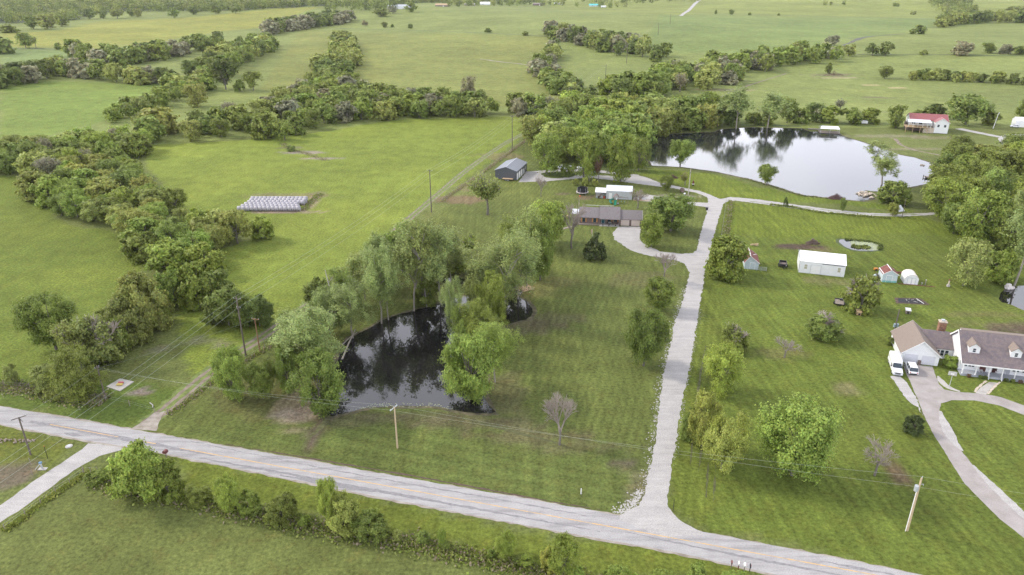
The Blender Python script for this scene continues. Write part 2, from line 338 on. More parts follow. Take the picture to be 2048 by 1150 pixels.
def build_ground():
    xs = grid_axis(-290, 290, 1.6, -4200, 4200, 1.035); ys = grid_axis(50, 430, 1.6, -600, 6500, 1.03)
    X, Y = np.meshgrid(xs, ys); X = X.ravel(); Y = Y.ravel(); Z = height(X, Y)
    nx, ny = len(xs), len(ys)
    jx = X+(vnoise(X, Y, 5, 1)-.5)*3.2+(vnoise(X, Y, 30, 2)-.5)*5; jy = Y+(vnoise(X, Y, 5, 3)-.5)*3.2+(vnoise(X, Y, 30, 4)-.5)*5
    C = np.tile(np.array(BASE), (len(X), 1)); ST = np.zeros((len(X), 3))
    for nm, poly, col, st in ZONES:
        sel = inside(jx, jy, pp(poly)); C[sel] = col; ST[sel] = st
    rng = np.random.default_rng(5)
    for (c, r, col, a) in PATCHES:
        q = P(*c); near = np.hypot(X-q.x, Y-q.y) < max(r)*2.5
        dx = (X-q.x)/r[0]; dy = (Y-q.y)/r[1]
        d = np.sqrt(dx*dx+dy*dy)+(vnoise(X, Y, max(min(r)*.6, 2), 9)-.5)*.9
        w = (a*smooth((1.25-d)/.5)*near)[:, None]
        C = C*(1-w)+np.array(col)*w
    # gentle drift of dryness over tens of metres
    n1 = vnoise(X, Y, 38, 11)*.6+vnoise(X, Y, 13, 12)*.4
    dry = smooth((n1-.52)/.3)[:, None]
    C = C*(1-.6*dry)+C*np.array((1.2, 1.13, 1.1))*.6*dry
    me = bpy.data.meshes.new('ground')
    I = np.arange(nx*ny).reshape(ny, nx)
    F = np.stack([I[:-1, :-1], I[:-1, 1:], I[1:, 1:], I[1:, :-1]], -1).reshape(-1, 4)
    me.vertices.add(nx*ny); me.vertices.foreach_set('co', np.stack([X, Y, Z], -1).reshape(-1).astype(np.float32))
    me.loops.add(F.size); me.loops.foreach_set('vertex_index', F.reshape(-1).astype(np.int32))
    me.polygons.add(len(F)); me.polygons.foreach_set('loop_start', np.arange(0, F.size, 4, dtype=np.int32)); me.polygons.foreach_set('loop_total', np.full(len(F), 4, dtype=np.int32))
    for nm, arr in (('turf', C), ('stripe', ST)):
        a = me.attributes.new(nm, 'FLOAT_COLOR', 'POINT'); q = np.ones((len(X), 4), np.float32); q[:, :3] = arr; a.data.foreach_set('color', q.reshape(-1))
    me.polygons.foreach_set('use_smooth', np.ones(len(F), bool)); me.update(calc_edges=True)
    m = bpy.data.materials.new('turf'); m.use_nodes = True; n = m.node_tree; b = n.nodes['Principled BSDF']; L = n.links
    b.inputs['Roughness'].default_value = .95; b.inputs['Specular IOR Level'].default_value = .1
    at = n.nodes.new('ShaderNodeAttribute'); at.attribute_name = 'turf'
    st = n.nodes.new('ShaderNodeAttribute'); st.attribute_name = 'stripe'
    sep = n.nodes.new('ShaderNodeSeparateColor'); L.new(st.outputs['Color'], sep.inputs['Color'])
    g = n.nodes.new('ShaderNodeNewGeometry')
    def noise(scale, det, vec=None, rough=.6):
        q = n.nodes.new('ShaderNodeTexNoise'); q.inputs['Scale'].default_value = scale; q.inputs['Detail'].default_value = det; q.inputs['Roughness'].default_value = rough
        L.new(vec if vec else g.outputs['Position'], q.inputs['Vector']); return q.outputs['Fac']
    def mr(v, a, b2, c, d):
        q = n.nodes.new('ShaderNodeMapRange'); L.new(v, q.inputs['Value'])
        for k, x in zip(('From Min', 'From Max', 'To Min', 'To Max'), (a, b2, c, d)): q.inputs[k].default_value = x
        return q.outputs['Result']
    def mth(op, a, b2):
        q = n.nodes.new('ShaderNodeMath'); q.operation = op
        for k, x in ((0, a), (1, b2)):
            if isinstance(x, (int, float)): q.inputs[k].default_value = x
            else: L.new(x, q.inputs[k])
        return q.outputs[0]
    def mapped(rz, sc):
        q = n.nodes.new('ShaderNodeMapping'); q.inputs['Rotation'].default_value = (0, 0, rz); q.inputs['Scale'].default_value = sc
        L.new(g.outputs['Position'], q.inputs['Vector']); return q.outputs['Vector']
    f = mr(noise(1.6, 8, None, .72), .32, .68, .5, 1.5)          # tussocks
    f = mth('MULTIPLY', f, mr(noise(.16, 5), .3, .7, .84, 1.16))
    f = mth('MULTIPLY', f, mr(noise(.035, 4), .3, .7, .9, 1.1))
    f = mth('MULTIPLY', f, mr(noise(.007, 4), .35, .65, .88, 1.12))  # broad tone drift in the colour, standing in for shading of rolling slopes
    f = mth('MULTIPLY', f, mr(noise(.5, 4, mapped(math.radians(18), (1, .28, 1))), .3, .7, .9, 1.1))
    for ch, ang, sc in (('Red', 16.6, .62), ('Green', -4.5, .5), ('Blue', 106.6, .34)):
        wv = n.nodes.new('ShaderNodeTexWave'); wv.inputs['Scale'].default_value = sc*.31; wv.inputs['Distortion'].default_value = 1.3
        wv.inputs['Detail'].default_value = 3; wv.inputs['Detail Scale'].default_value = .25
        L.new(mapped(math.radians(ang), (1, 1, 1)), wv.inputs['Vector'])
        amp = mth('MULTIPLY', sep.outputs[ch], mr(noise(.05, 3), .35, .65, .08, .42))
        f = mth('MULTIPLY', f, mth('ADD', 1.0, mth('MULTIPLY', amp, mth('SUBTRACT', wv.outputs['Fac'], .5))))
        streak = mr(noise(1.0, 3, mapped(math.radians(ang), (sc*1.1, .02, 1))), .3, .7, -.3, .3)
        f = mth('MULTIPLY', f, mth('ADD', 1.0, mth('MULTIPLY', sep.outputs[ch], streak)))
    vm = n.nodes.new('ShaderNodeVectorMath'); vm.operation = 'SCALE'; L.new(at.outputs['Color'], vm.inputs[0]); L.new(f, vm.inputs['Scale'])
    # tired, browner blades
    mb = n.nodes.new('ShaderNodeMixRGB'); mb.blend_type = 'MULTIPLY'; mb.inputs['Color2'].default_value = (1.12, .95, .95, 1)
    L.new(mr(noise(.33, 7, None, .7), .5, .68, 0, .8), mb.inputs['Fac']); L.new(vm.outputs['Vector'], mb.inputs['Color1'])
    L.new(mb.outputs['Color'], b.inputs['Base Color'])
    bp = n.nodes.new('ShaderNodeBump'); bp.inputs['Strength'].default_value = .7; bp.inputs['Distance'].default_value = .35
    L.new(noise(1.3, 8, None, .7), bp.inputs['Height']); L.new(bp.outputs['Normal'], b.inputs['Normal'])
    me.materials.append(m)
    o = link('ground', me); tag(o, kind='structure')
build_ground()

# ------------------------------------------------------------------ sheets: roads, gravel, water
def resample(pts, step, closed=True):
    out = []; n = len(pts)
    for i in range(n if closed else n-1):
        a = Vector(pts[i]); b = Vector(pts[(i+1) % n]); k = max(1, int((b-a).length/step))
        for j in range(k): out.append(a.lerp(b, j/k))
    if not closed: out.append(Vector(pts[-1]))
    return out
def smooth_closed(pts, it=1):
    for _ in range(it):
        n = len(pts); q = []
        for i in range(n):
            a, b = pts[i], pts[(i+1) % n]; q += [a*.75+b*.25, a*.25+b*.75]
        pts = q
    return pts
import bmesh
def sheet(name, px, z, material, jitter=.25, smooth_it=0, step=1.2, seed=1, kind='structure', flip=False):
    pts = [Vector(P(*q)[:2]) for q in px]
    if smooth_it: pts = smooth_closed(pts, smooth_it)
    pts = resample(pts, step)
    r = random.Random(seed); n = len(pts); out = []
    for i, p in enumerate(pts):
        a, b = pts[i-1], pts[(i+1) % n]; t = (b-a)
        t = t.normalized() if t.length else Vector((1, 0)); nn = Vector((-t.y, t.x))
        j = (float(vnoise(p.x, p.y, 4.2, seed))-.5)*.9+.5*r.uniform(-1, 1)
        out.append(p+nn*j*jitter)
    bm = bmesh.new(); vs = [bm.verts.new((p.x, p.y, hz(p.x, p.y)+z)) for p in out]
    es = [bm.edges.new((vs[i], vs[(i+1) % n])) for i in range(n)]
    bmesh.ops.triangle_fill(bm, edges=es, use_beauty=True)
    for f in bm.faces:
        if f.normal.z < 0: f.normal_flip()
    me = bpy.data.meshes.new(name); bm.to_mesh(me); bm.free(); me.materials.append(material)
    o = link(name, me); tag(o, kind=kind); return o

def road_mat(name, c1, c2, c3, sc=1.0, along=None, rough=.9, dark=.5, fine=.1):
    m = bpy.data.materials.new(name); m.use_nodes = True; n = m.node_tree; L = n.links; b = n.nodes['Principled BSDF']
    b.inputs['Roughness'].default_value = rough; b.inputs['Specular IOR Level'].default_value = .2
    g = n.nodes.new('ShaderNodeNewGeometry')
    mp2 = n.nodes.new('ShaderNodeMapping')
    mp2.inputs['Rotation'].default_value = (0, 0, math.radians(along or 0)); mp2.inputs['Scale'].default_value = (.09, 1, 1) if along is not None else (1, 1, 1)
    L.new(g.outputs['Position'], mp2.inputs['Vector'])
    a = n.nodes.new('ShaderNodeTexNoise'); a.inputs['Scale'].default_value = .9*sc; a.inputs['Detail'].default_value = 6; L.new(mp2.outputs['Vector'], a.inputs['Vector'])
    r = n.nodes.new('ShaderNodeValToRGB'); e = r.color_ramp.elements
    e[0].position = .32; e[0].color = c1+(1,); e[1].position = .5; e[1].color = c2+(1,); q = e.new(.7); q.color = c3+(1,)
    L.new(a.outputs['Fac'], r.inputs['Fac'])
    s2 = n.nodes.new('ShaderNodeTexNoise'); s2.inputs['Scale'].default_value = 6; s2.inputs['Detail'].default_value = 7; L.new(g.outputs['Position'], s2.inputs['Vector'])
    r2 = n.nodes.new('ShaderNodeMapRange'); r2.inputs['From Min'].default_value = .3; r2.inputs['From Max'].default_value = .7
    r2.inputs['To Min'].default_value = 1-fine; r2.inputs['To Max'].default_value = 1+fine; L.new(s2.outputs['Fac'], r2.inputs['Value'])
    s3 = n.nodes.new('ShaderNodeTexNoise'); s3.inputs['Scale'].default_value = .5; s3.inputs['Detail'].default_value = 5; L.new(g.outputs['Position'], s3.inputs['Vector'])
    r3 = n.nodes.new('ShaderNodeMapRange'); r3.inputs['From Min'].default_value = .35; r3.inputs['From Max'].default_value = .65
    r3.inputs['To Min'].default_value = .94; r3.inputs['To Max'].default_value = 1.05; L.new(s3.outputs['Fac'], r3.inputs['Value'])
    mm = n.nodes.new('ShaderNodeMath'); mm.operation = 'MULTIPLY'; L.new(r2.outputs[0], mm.inputs[0]); L.new(r3.outputs[0], mm.inputs[1])
    v = n.nodes.new('ShaderNodeVectorMath'); v.operation = 'SCALE'; L.new(r.outputs['Color'], v.inputs[0]); L.new(mm.outputs[0], v.inputs['Scale'])
    L.new(v.outputs['Vector'], b.inputs['Base Color'])
    bp = n.nodes.new('ShaderNodeBump'); bp.inputs['Strength'].default_value = .4; bp.inputs['Distance'].default_value = .04
    L.new(s2.outputs['Fac'], bp.inputs['Height']); L.new(bp.outputs['Normal'], b.inputs['Normal'])
    return m
M_ROAD = road_mat('chip_seal_road', (.27, .262, .268), (.36, .35, .355), (.4, .39, .392), 1.3, 15.2, fine=.2)
M_GRAVEL = road_mat('pale_gravel', (.36, .346, .342), (.395, .379, .373), (.43, .413, .406), 1.5, -16.6, fine=.28)
M_DRIVE = road_mat('worn_asphalt', (.29, .262, .25), (.335, .308, .298), (.375, .35, .338), .4, fine=.12)
M_DIRT = road_mat('dirt_track', (.16, .13, .095), (.225, .185, .145), (.3, .25, .21), .6)
M_SHOULDER = road_mat('gravel_shoulder', (.24, .21, .17), (.32, .285, .25), (.38, .35, .31), .8)
M_MUD = road_mat('muddy_bank', (.07, .065, .04), (.11, .1, .06), (.19, .16, .11), .8)

ROAD_TOP = [(-300, 759), (0, 812.5), (270, 860), (700, 936), (1060, 999), (1242, 1032), (1416, 1066), (1725, 1126), (2300, 1242)]
ROAD_BOT = [(2300, 1300), (1540, 1147), (1348, 1104), (1060, 1052), (700, 983), (335, 908), (250, 893), (168, 880), (0, 848), (-300, 790)]
sheet('main_road_shoulder', [(x, y-1.5) for x, y in ROAD_TOP]+[(x, y+3) for x, y in ROAD_BOT], .006, M_SHOULDER, .35, 0, 1.0, 3)
sheet('main_road', ROAD_TOP+ROAD_BOT, .012, M_ROAD, .12, 0, 1.2, 4)
# faded centre line
def stripe(name, px0, px1, w, z, material, gaps=()):
    a, b = Vector(P(*px0)[:2]), Vector(P(*px1)[:2]); d = (b-a); Ln = d.length; d.normalize(); nn = Vector((-d.y, d.x))
    mb = MB(); t = 0; r = random.Random(9)
    while t < Ln:
        ln = r.uniform(2, 6); t2 = min(Ln, t+ln)
        if not any(g0 < t/Ln < g1 for g0, g1 in gaps):
            ww = w*r.uniform(.75, 1.1); p, q = a+d*t, a+d*t2
            mb.add([(*(p-nn*ww/2), z), (*(q-nn*ww/2), z), (*(q+nn*ww/2), z), (*(p+nn*ww/2), z)], [(0, 1, 2, 3)])
        t = t2+r.uniform(0, .12)
    return tag(mb.build(name, material), kind='structure')
M_LINE = mat('worn_yellow_line', (.58, .38, .17), .8, .1, 1.5, stain=(.42, .33, .24), stain_scale=.8, stain_lo=.5, stain_hi=.62)
stripe('road_centre_line', (100, 849), (2250, 1241), .2, .017, M_LINE, ((.06, .092), (.128, .16)))
# dark tyre-worn bands and patches of old asphalt
M_OLDASPH = mat('old_asphalt_patch', (.235, .228, .24), .85, .2, 2)
def ribbon(name, pts, ws, z, material, jitter=.1, seed=1, kind='structure', step=1.5):
    c = [Vector(P(*q)[:2]) for q in pts]
    for _ in range(2):
        q = [c[0]]
        for i in range(len(c)-1): q += [c[i]*.75+c[i+1]*.25, c[i]*.25+c[i+1]*.75]
        q.append(c[-1]); c = q
    L0 = [0]
    for i in range(1, len(c)): L0.append(L0[-1]+(c[i]-c[i-1]).length)
    n = max(2, int(L0[-1]/step)); mb = MB(); vs = []; k = 0; r = random.Random(seed)
    if isinstance(ws, (int, float)): ws = [ws, ws]
    for i in range(n+1):
        t = L0[-1]*i/n
        while k < len(L0)-2 and L0[k+1] < t: k += 1
        f = (t-L0[k])/max(1e-6, L0[k+1]-L0[k]); p = c[k].lerp(c[k+1], f); d = (c[k+1]-c[k]).normalized(); nn = Vector((-d.y, d.x))
        u = i/n*(len(ws)-1); w = ws[min(int(u), len(ws)-2)]*(1-(u-min(int(u), len(ws)-2)))+ws[min(int(u), len(ws)-2)+1]*(u-min(int(u), len(ws)-2))
        for s in (-1, 1):
            q = p+nn*s*(w/2+r.uniform(-jitter, jitter)); vs.append((q.x, q.y, hz(q.x, q.y)+z))
    mb.add(vs, [(2*i, 2*i+2, 2*i+3, 2*i+1) for i in range(n)])
    o = mb.build(name, material)
    for f in o.data.polygons:
        if f.normal.z < 0: f.flip()
    return tag(o, kind=kind)
for k, (pts, w) in enumerate([([(60, 843), (200, 868), (330, 893), (430, 912)], [.5, 1.2, .9, .3]), ([(128, 866), (150, 870), (166, 872)], [.2, 1.1, .2]),
        ([(400, 916), (520, 938), (600, 952), (800, 990), (1000, 1026), (1200, 1063)], [.2, .5, .5, .6, .4, .1]),
        ([(560, 950), (660, 968), (760, 985)], [.2, 1.3, .2]), ([(1250, 1064), (1450, 1106), (1600, 1135), (1800, 1172)], [.1, .35, .4, .2]),
        ([(380, 882), (600, 928), (800, 965), (1000, 999), (1190, 1035)], [.1, .2, .2, .3, .1]), ([(1640, 1122), (1700, 1133), (1790, 1150)], [.1, .45, .1])]):
    ribbon('worn_road_patch', pts, w, .0145+.0004*k, M_OLDASPH, .12, 20+k, step=.8)

sheet('side_road', [(-120, 1075), (0, 1014), (68, 962), (137, 917), (171, 892), (178, 885), (257, 897), (240, 902), (206, 909), (178, 922), (137, 948), (68, 999), (0, 1046), (-120, 1120)], .009, M_GRAVEL, .3, 1, 1.0, 6)
sheet('gravel_drive', [(1242, 1030), (1276, 1010), (1293, 975), (1307, 903), (1314, 842), (1326, 756), (1348, 654), (1372, 579), (1380.5, 546), (1369, 528), (1352, 520), (1329, 516.5), (1287, 509), (1262, 501), (1246, 491), (1229, 479), (1226, 466), (1236, 453),
   (1281, 453), (1279, 476), (1284, 485), (1301, 495), (1321, 503), (1362, 508), (1385, 506), (1392.5, 500), (1399, 476), (1413, 424.5), (1411, 414), (1387, 410.6), (1352, 408), (1326, 404), (1292, 403), (1271, 401), (1279, 391), (1296, 389), (1329, 396), (1352, 400), (1379, 404), (1416, 406),
   (1417, 398), (1413, 394), (1392, 385.5), (1348, 376.5), (1314, 372.5), (1270, 367), (1228, 361), (1177, 355), (1143, 358), (1091, 363), (1036, 364.5), (1053, 343), (1078, 342), (1083, 349.5), (1091, 355), (1115, 357), (1143, 354), (1160, 349), (1228, 352), (1273, 349.5), (1290, 354), (1314, 363), (1348, 371.5), (1399, 382), (1427, 392), (1440, 398),
   (1461, 394), (1519, 399), (1588, 409), (1656, 418), (1725, 425), (1793, 428), (1845, 426), (1880, 424), (1880, 429), (1845, 431), (1793, 433), (1725, 431), (1639, 424.6), (1560, 412.6), (1471, 401), (1451, 404),
   (1446, 411), (1437, 438), (1423, 493), (1411, 534), (1399, 620), (1372, 772), (1365, 790), (1352, 893), (1341, 944), (1336, 985), (1337, 1008), (1344, 1025), (1362, 1043), (1395, 1060), (1410, 1068), (1330, 1075), (1242, 1040)], .016, M_GRAVEL, .42, 0, .6, 7)
ribbon('gravel_loop', [(1077, 345), (1090, 341.5), (1130, 340), (1180, 341), (1230, 346), (1275, 352)], [4, 4, 4], .021, M_GRAVEL, .2, 8)
ribbon('grass_crown', [(1500, 403), (1588, 412.5), (1656, 421), (1725, 428), (1793, 430.5), (1845, 428.5)], .55, .022, mat('track_grass', (.12, .15, .05), .95, .2, 2), .3, 9)
sheet('house_driveway', [(1806, 727), (1865, 733), (1871, 750), (1878, 768), (1888, 779), (1910, 783.4), (1965, 787), (1999, 793.7), (2048, 811), (2200, 880), (2200, 905), (2048, 830), (1999, 811), (1948, 800.5), (1903, 800.5), (1882, 807), (1879, 821), (1886, 845), (1927, 907), (1982, 975), (2048, 1037), (2150, 1125), (2250, 1240), (2200, 1235), (2130, 1160), (2048, 1075), (1999, 1037), (1930.6, 968.5), (1869, 872.5), (1848, 831), (1834.6, 797), (1818, 758), (1811, 743)], .012, M_DRIVE, .12, 0, .8, 11)
sheet('gravel_patch', [(1781, 752), (1800, 752), (1811, 762), (1820, 776), (1834, 800), (1846, 832), (1836, 815), (1820, 806), (1806, 790)], .008, M_GRAVEL, .3, 0, .6, 12)
ribbon('gravel_strip', [(1880, 822), (1890, 850), (1905, 880), (1925, 902)], [.4, 1.6, 1.8, .3], .018, M_GRAVEL, .1, 13, step=.6)
ribbon('gravel_strip', [(1945, 930), (1985, 972), (2030, 1014), (2100, 1080)], [.3, 1.4, 1.4, 1.4], .018, M_GRAVEL, .1, 14, step=.6)
ribbon('driveway_spur', [(1876, 752), (1884, 765), (1898, 776), (1920, 783)], [.3, 1.3, 1.3, .5], .019, M_CONC, .05, 15, step=.5)
sheet('front_walk', [(1978, 764), (1996, 766), (1983, 776), (1972, 789), (1951, 786), (1960, 776)], .02, M_CONC, .02, 0, .5, 16)
ribbon('walk_edging', [(1973, 762), (1958, 773), (1949, 784)], .4, .024, M_ROCK, .1, 17, step=.4)
ribbon('walk_edging', [(2000, 764), (1986, 776), (1975, 788)], .4, .024, M_ROCK, .1, 18, step=.4)
# field lane
LANE = [(290, 848), (323, 826), (360, 795), (395, 764), (440, 730), (476, 706), (555, 653), (640, 593), (720, 527), (800, 452), (872, 392), (920, 350), (971, 312), (1023, 278), (1071, 257), (1092, 247)]
ribbon('lane_verge', LANE, [4.2, 3.6, 3.4, 3.2, 3.2, 3.0], .006, mat('lane_grass', (.145, .185, .05), .95, .3, 1), .5, 30)
def shift(pts, m):
    out = []
    for i, q in enumerate(pts):
        a = P(*pts[max(0, i-1)]); b = P(*pts[min(len(pts)-1, i+1)]); d = Vector((b-a)[:2]).normalized(); p = P(*q)
        x = Vector((p.x-d.y*m, p.y+d.x*m, p.z)); out.append(proj(x))
    return out
ribbon('wheel_track', shift(LANE, .85), [.9, .7, .6, .5, .45, .45], .012, M_DIRT, .14, 31, step=1)
ribbon('wheel_track', shift(LANE, -.95), [.9, .7, .6, .5, .45, .45], .012, M_DIRT, .14, 32, step=1)
sheet('lane_mouth', [(262, 858), (285, 845), (310, 825), (330, 822), (320, 838), (312, 862)], .014, M_SHOULDER, .35, 0, .8, 33)
ribbon('ditch_line', [(450, 888), (700, 930), (900, 965), (1100, 1003), (1200, 1019)], [.1, .3, .3, .3, .1], .01, M_SOIL, .1, 34, step=1)
ribbon('far_gravel_road', [(1398, 0), (1384, 14), (1376, 22), (1362, 32)], [9, 8, 6], .25, M_GRAVEL, 1, 35, step=12)
ribbon('far_track', [(1572, 147), (1530, 160), (1490, 173), (1455, 188), (1430, 199)], [1.0, 1.4, 1.4, 1.2], .06, M_DIRT, .5, 36, step=5)
ribbon('house_lane', [(1917, 257), (1940, 262), (1975, 269), (2000, 274)], [5, 4.5, 4], .01, M_GRAVEL, .3, 37)
ribbon('house_lane', [(2100, 268), (2050, 270), (2020, 270), (2008, 275), (2010, 284), (2024, 297)], [4, 4, 4, 5, 5, 4], .014, M_GRAVEL, .3, 38)
ribbon('dirt_path', [(1790, 277), (1800, 290), (1830, 301), (1860, 306), (1885, 312)], [2, 1.6, 1.2], .01, M_DIRT, .4, 39)
ribbon('creek_cut', [(1672, 97), (1690, 89), (1705, 84), (1720, 77), (1740, 73), (1780, 70), (1812, 68)], [2, 3, 5, 7, 4, 3, 3], .2, mat('creek_bank', (.1, .1, .08), .9, .3, .3), 1, 41, step=8)

for k, (pts, w) in enumerate([([(1412, 690), (1399, 756), (1390, 840), (1384, 895), (1381, 930)], [.1, .35, .5, .5, .15]), ([(1409, 850), (1402, 900), (1398, 945)], [.1, .3, .1]), ([(1417, 925), (1414, 960), (1412, 995)], [.1, .3, .1]), ([(1432, 930), (1430, 960), (1427, 1002)], [.1, .3, .1]),
        ([(655, 838), (640, 856), (622, 872), (607, 888)], [1.4, 1.1, .7, .2]), ([(925, 835), (1000, 856), (1080, 877), (1130, 890)], [.3, .9, .8, .2])]):
    ribbon('wheel_rut', pts, w, .006, mat('dark_turf_soil', (.095, .1, .042), .95, .35, 1.2), .12, 90+k, step=.7)
def spill(name, pts, n, width, rr, material, seed, label):
    r = random.Random(seed); w = [Vector(P(*q)[:2]) for q in pts]; seg = [(b-a).length for a, b in zip(w[:-1], w[1:])]; tot = sum(seg); mb = MB()
    for k in range(n):
        t = r.uniform(0, tot); i = 0
        while t > seg[i] and i < len(seg)-1: t -= seg[i]; i += 1
        d = (w[i+1]-w[i]).normalized(); p = w[i].lerp(w[i+1], min(1, t/seg[i]))+Vector((-d.y, d.x))*abs(r.gauss(0, 1))*width+d*r.uniform(-1, 1); s_ = rr*r.uniform(.2, 1)**1.5
        mb.add([(p.x+s_*r.uniform(.5, 1)*math.cos(a*math.pi/3), p.y+s_*r.uniform(.5, 1.3)*math.sin(a*math.pi/3), .0035+.00004*(k % 90)) for a in range(6)], [tuple(range(6))])
    tag(mb.build(name, material), label, 'gravel', kind='stuff')
spill('gravel_spill', [(1276, 1008), (1293, 975), (1307, 903), (1314, 842), (1326, 756), (1348, 654), (1372, 579)], 760, .6, .2, M_GRAVEL, 1, 'loose gravel strewn along the left edge of the drive')
spill('gravel_spill', [(1399, 620), (1372, 772), (1352, 893), (1341, 944)], 260, .3, .15, M_GRAVEL, 2, 'loose gravel along the right edge of the drive')
spill('gravel_spill', [(1237, 1028), (1255, 1021), (1276, 1005), (1285, 985)], 300, .8, .24, M_GRAVEL, 3, 'pale gravel scattered at the left corner of the drive mouth')
spill('gravel_spill', [(1372, 527), (1340, 515), (1300, 508), (1262, 499), (1240, 484)], 220, .4, .16, M_GRAVEL, 4, 'loose gravel along the outer edge of the ranch driveway')
# water
def water_mat(name, rough, bump, sc, col=(.012, .012, .014)):
    m = bpy.data.materials.new(name); m.use_nodes = True; n = m.node_tree; L = n.links; b = n.nodes['Principled BSDF']
    b.inputs['Base Color'].default_value = col+(1,); b.inputs['Roughness'].default_value = rough; b.inputs['IOR'].default_value = 1.5; b.inputs['Specular IOR Level'].default_value = .85
    g = n.nodes.new('ShaderNodeNewGeometry'); a = n.nodes.new('ShaderNodeTexNoise'); a.inputs['Scale'].default_value = sc; a.inputs['Detail'].default_value = 3
    L.new(g.outputs['Position'], a.inputs['Vector'])
    bp = n.nodes.new('ShaderNodeBump'); bp.inputs['Strength'].default_value = bump; bp.inputs['Distance'].default_value = .02
    L.new(a.outputs['Fac'], bp.inputs['Height']); L.new(bp.outputs['Normal'], b.inputs['Normal'])
    return m
M_WATER = water_mat('still_water', .012, .06, 1.0, (.013, .012, .014))
M_WATER2 = water_mat('rippled_water', .06, .35, 2.2, (.02, .022, .026))
def grow(px, m):
    p = [P(*q) for q in px]; n = len(p); ar = sum(p[i].x*p[(i+1) % n].y-p[(i+1) % n].x*p[i].y for i in range(n)); s = 1 if ar > 0 else -1; out = []
    for i in range(n):
        d = Vector((p[(i+1) % n]-p[i-1])[:2]); d.normalize(); out.append(proj(Vector((p[i].x+d.y*m*s, p[i].y-d.x*m*s, 0))))
    return out
FAR_POND = [(1285, 300), (1290, 278), (1300, 273), (1348, 268), (1430, 264), (1444, 258.7), (1502, 255), (1560, 256), (1602, 257), (1622, 264), (1656, 262), (1675, 266), (1691, 274), (1745.5, 291), (1800, 310), (1828, 315), (1872, 329), (1883, 337.5), (1900, 350), (1893, 360), (1850, 368), (1821, 374), (1780, 384), (1742, 382), (1728, 380), (1742, 394), (1749, 398), (1725, 402), (1690, 399), (1656, 395.5), (1612, 391), (1567, 380), (1540, 370), (1485, 355), (1430, 343), (1365, 334), (1304, 331), (1296, 315)]
NEAR_POND = [(738, 658), (766, 640), (817, 623), (872, 610), (886, 603), (927, 592), (975, 588), (1005, 579), (1022, 575), (1045, 580), (1036, 594), (1055, 603), (1068, 620), (1060, 637), (1025, 645), (1002, 652), (985, 690), (972, 740), (968, 790), (978, 812), (995, 827), (940, 827), (905, 819), (872, 812), (748, 812), (700, 824), (655, 835), (640, 815), (655, 780), (672, 740), (678, 700), (700, 675)]
sheet('far_pond_bank', grow(FAR_POND, 1.1), .008, M_MUD, .5, 0, 1.5, 50)
sheet('far_pond_water', FAR_POND, .014, M_WATER2, .4, 0, 1.5, 51)
sheet('near_pond_bank', grow(NEAR_POND, .8), .008, M_MUD, .45, 0, 1.0, 52)
sheet('near_pond_water', NEAR_POND, .014, M_WATER, .3, 1, 1.0, 53)
sheet('creek_pool', [(885, 566), (890, 556), (905, 553), (925, 556), (935, 563), (920, 569), (905, 566)], .012, M_WATER, .2, 1, 1, 54)
sheet('creek_pool', [(1998, 604), (1999, 590), (2008, 578), (2024, 573), (2060, 570), (2120, 590), (2120, 640), (2048, 622), (2020, 608)], .012, M_WATER, .2, 1, 1, 55)
sheet('small_pond_bank', grow([(1676, 480), (1685, 478.5), (1710, 481), (1745, 484), (1761, 490), (1759, 500), (1740, 502), (1710, 501), (1690, 494), (1680, 487)], 1.0), .008, mat('rushes_bank', (.07, .09, .035), .95, .3, 1), .4, 1, 1, 56)
sheet('small_pond_water', [(1676, 480), (1685, 478.5), (1710, 481), (1745, 484), (1761, 490), (1759, 500), (1740, 502), (1710, 501), (1690, 494), (1680, 487)], .014, M_WATER2, .3, 1, .8, 57)
M_SCUM = mat('pond_algae', (.3, .34, .2), .8, .2, 1.5)
def scum(name, px, n, rr, seed, label):
    r = random.Random(seed); poly = pp(px); x0, x1 = min(p[0] for p in poly), max(p[0] for p in poly); y0, y1 = min(p[1] for p in poly), max(p[1] for p in poly); mb = MB(); k = 0
    while k < n:
        x, y = r.uniform(x0, x1), r.uniform(y0, y1)
        if not inside1(x, y, poly): continue
        a = [(x+rr*r.uniform(.3, 1)*math.cos(t*math.pi/4), y+rr*.6*r.uniform(.3, 1)*math.sin(t*math.pi/4), .0185+.00005*(k % 60)) for t in range(8)]
        mb.add(a, [tuple(range(8))]); k += 1
    o = mb.build(name, M_SCUM); tag(o, label, 'algae', kind='stuff')
scum('pond_algae', [(1712, 481), (1745, 485), (1759, 491), (1757, 500), (1735, 501), (1722, 496), (1705, 492), (1700, 484)], 260, .7, 3, 'pale green algae floating on the small pond behind the white barn')
scum('pond_algae', [(690, 823), (748, 806), (872, 806), (915, 818), (900, 820), (872, 814), (748, 815)], 110, .2, 4, 'pale algae fringe along the south shore of the dark pond')

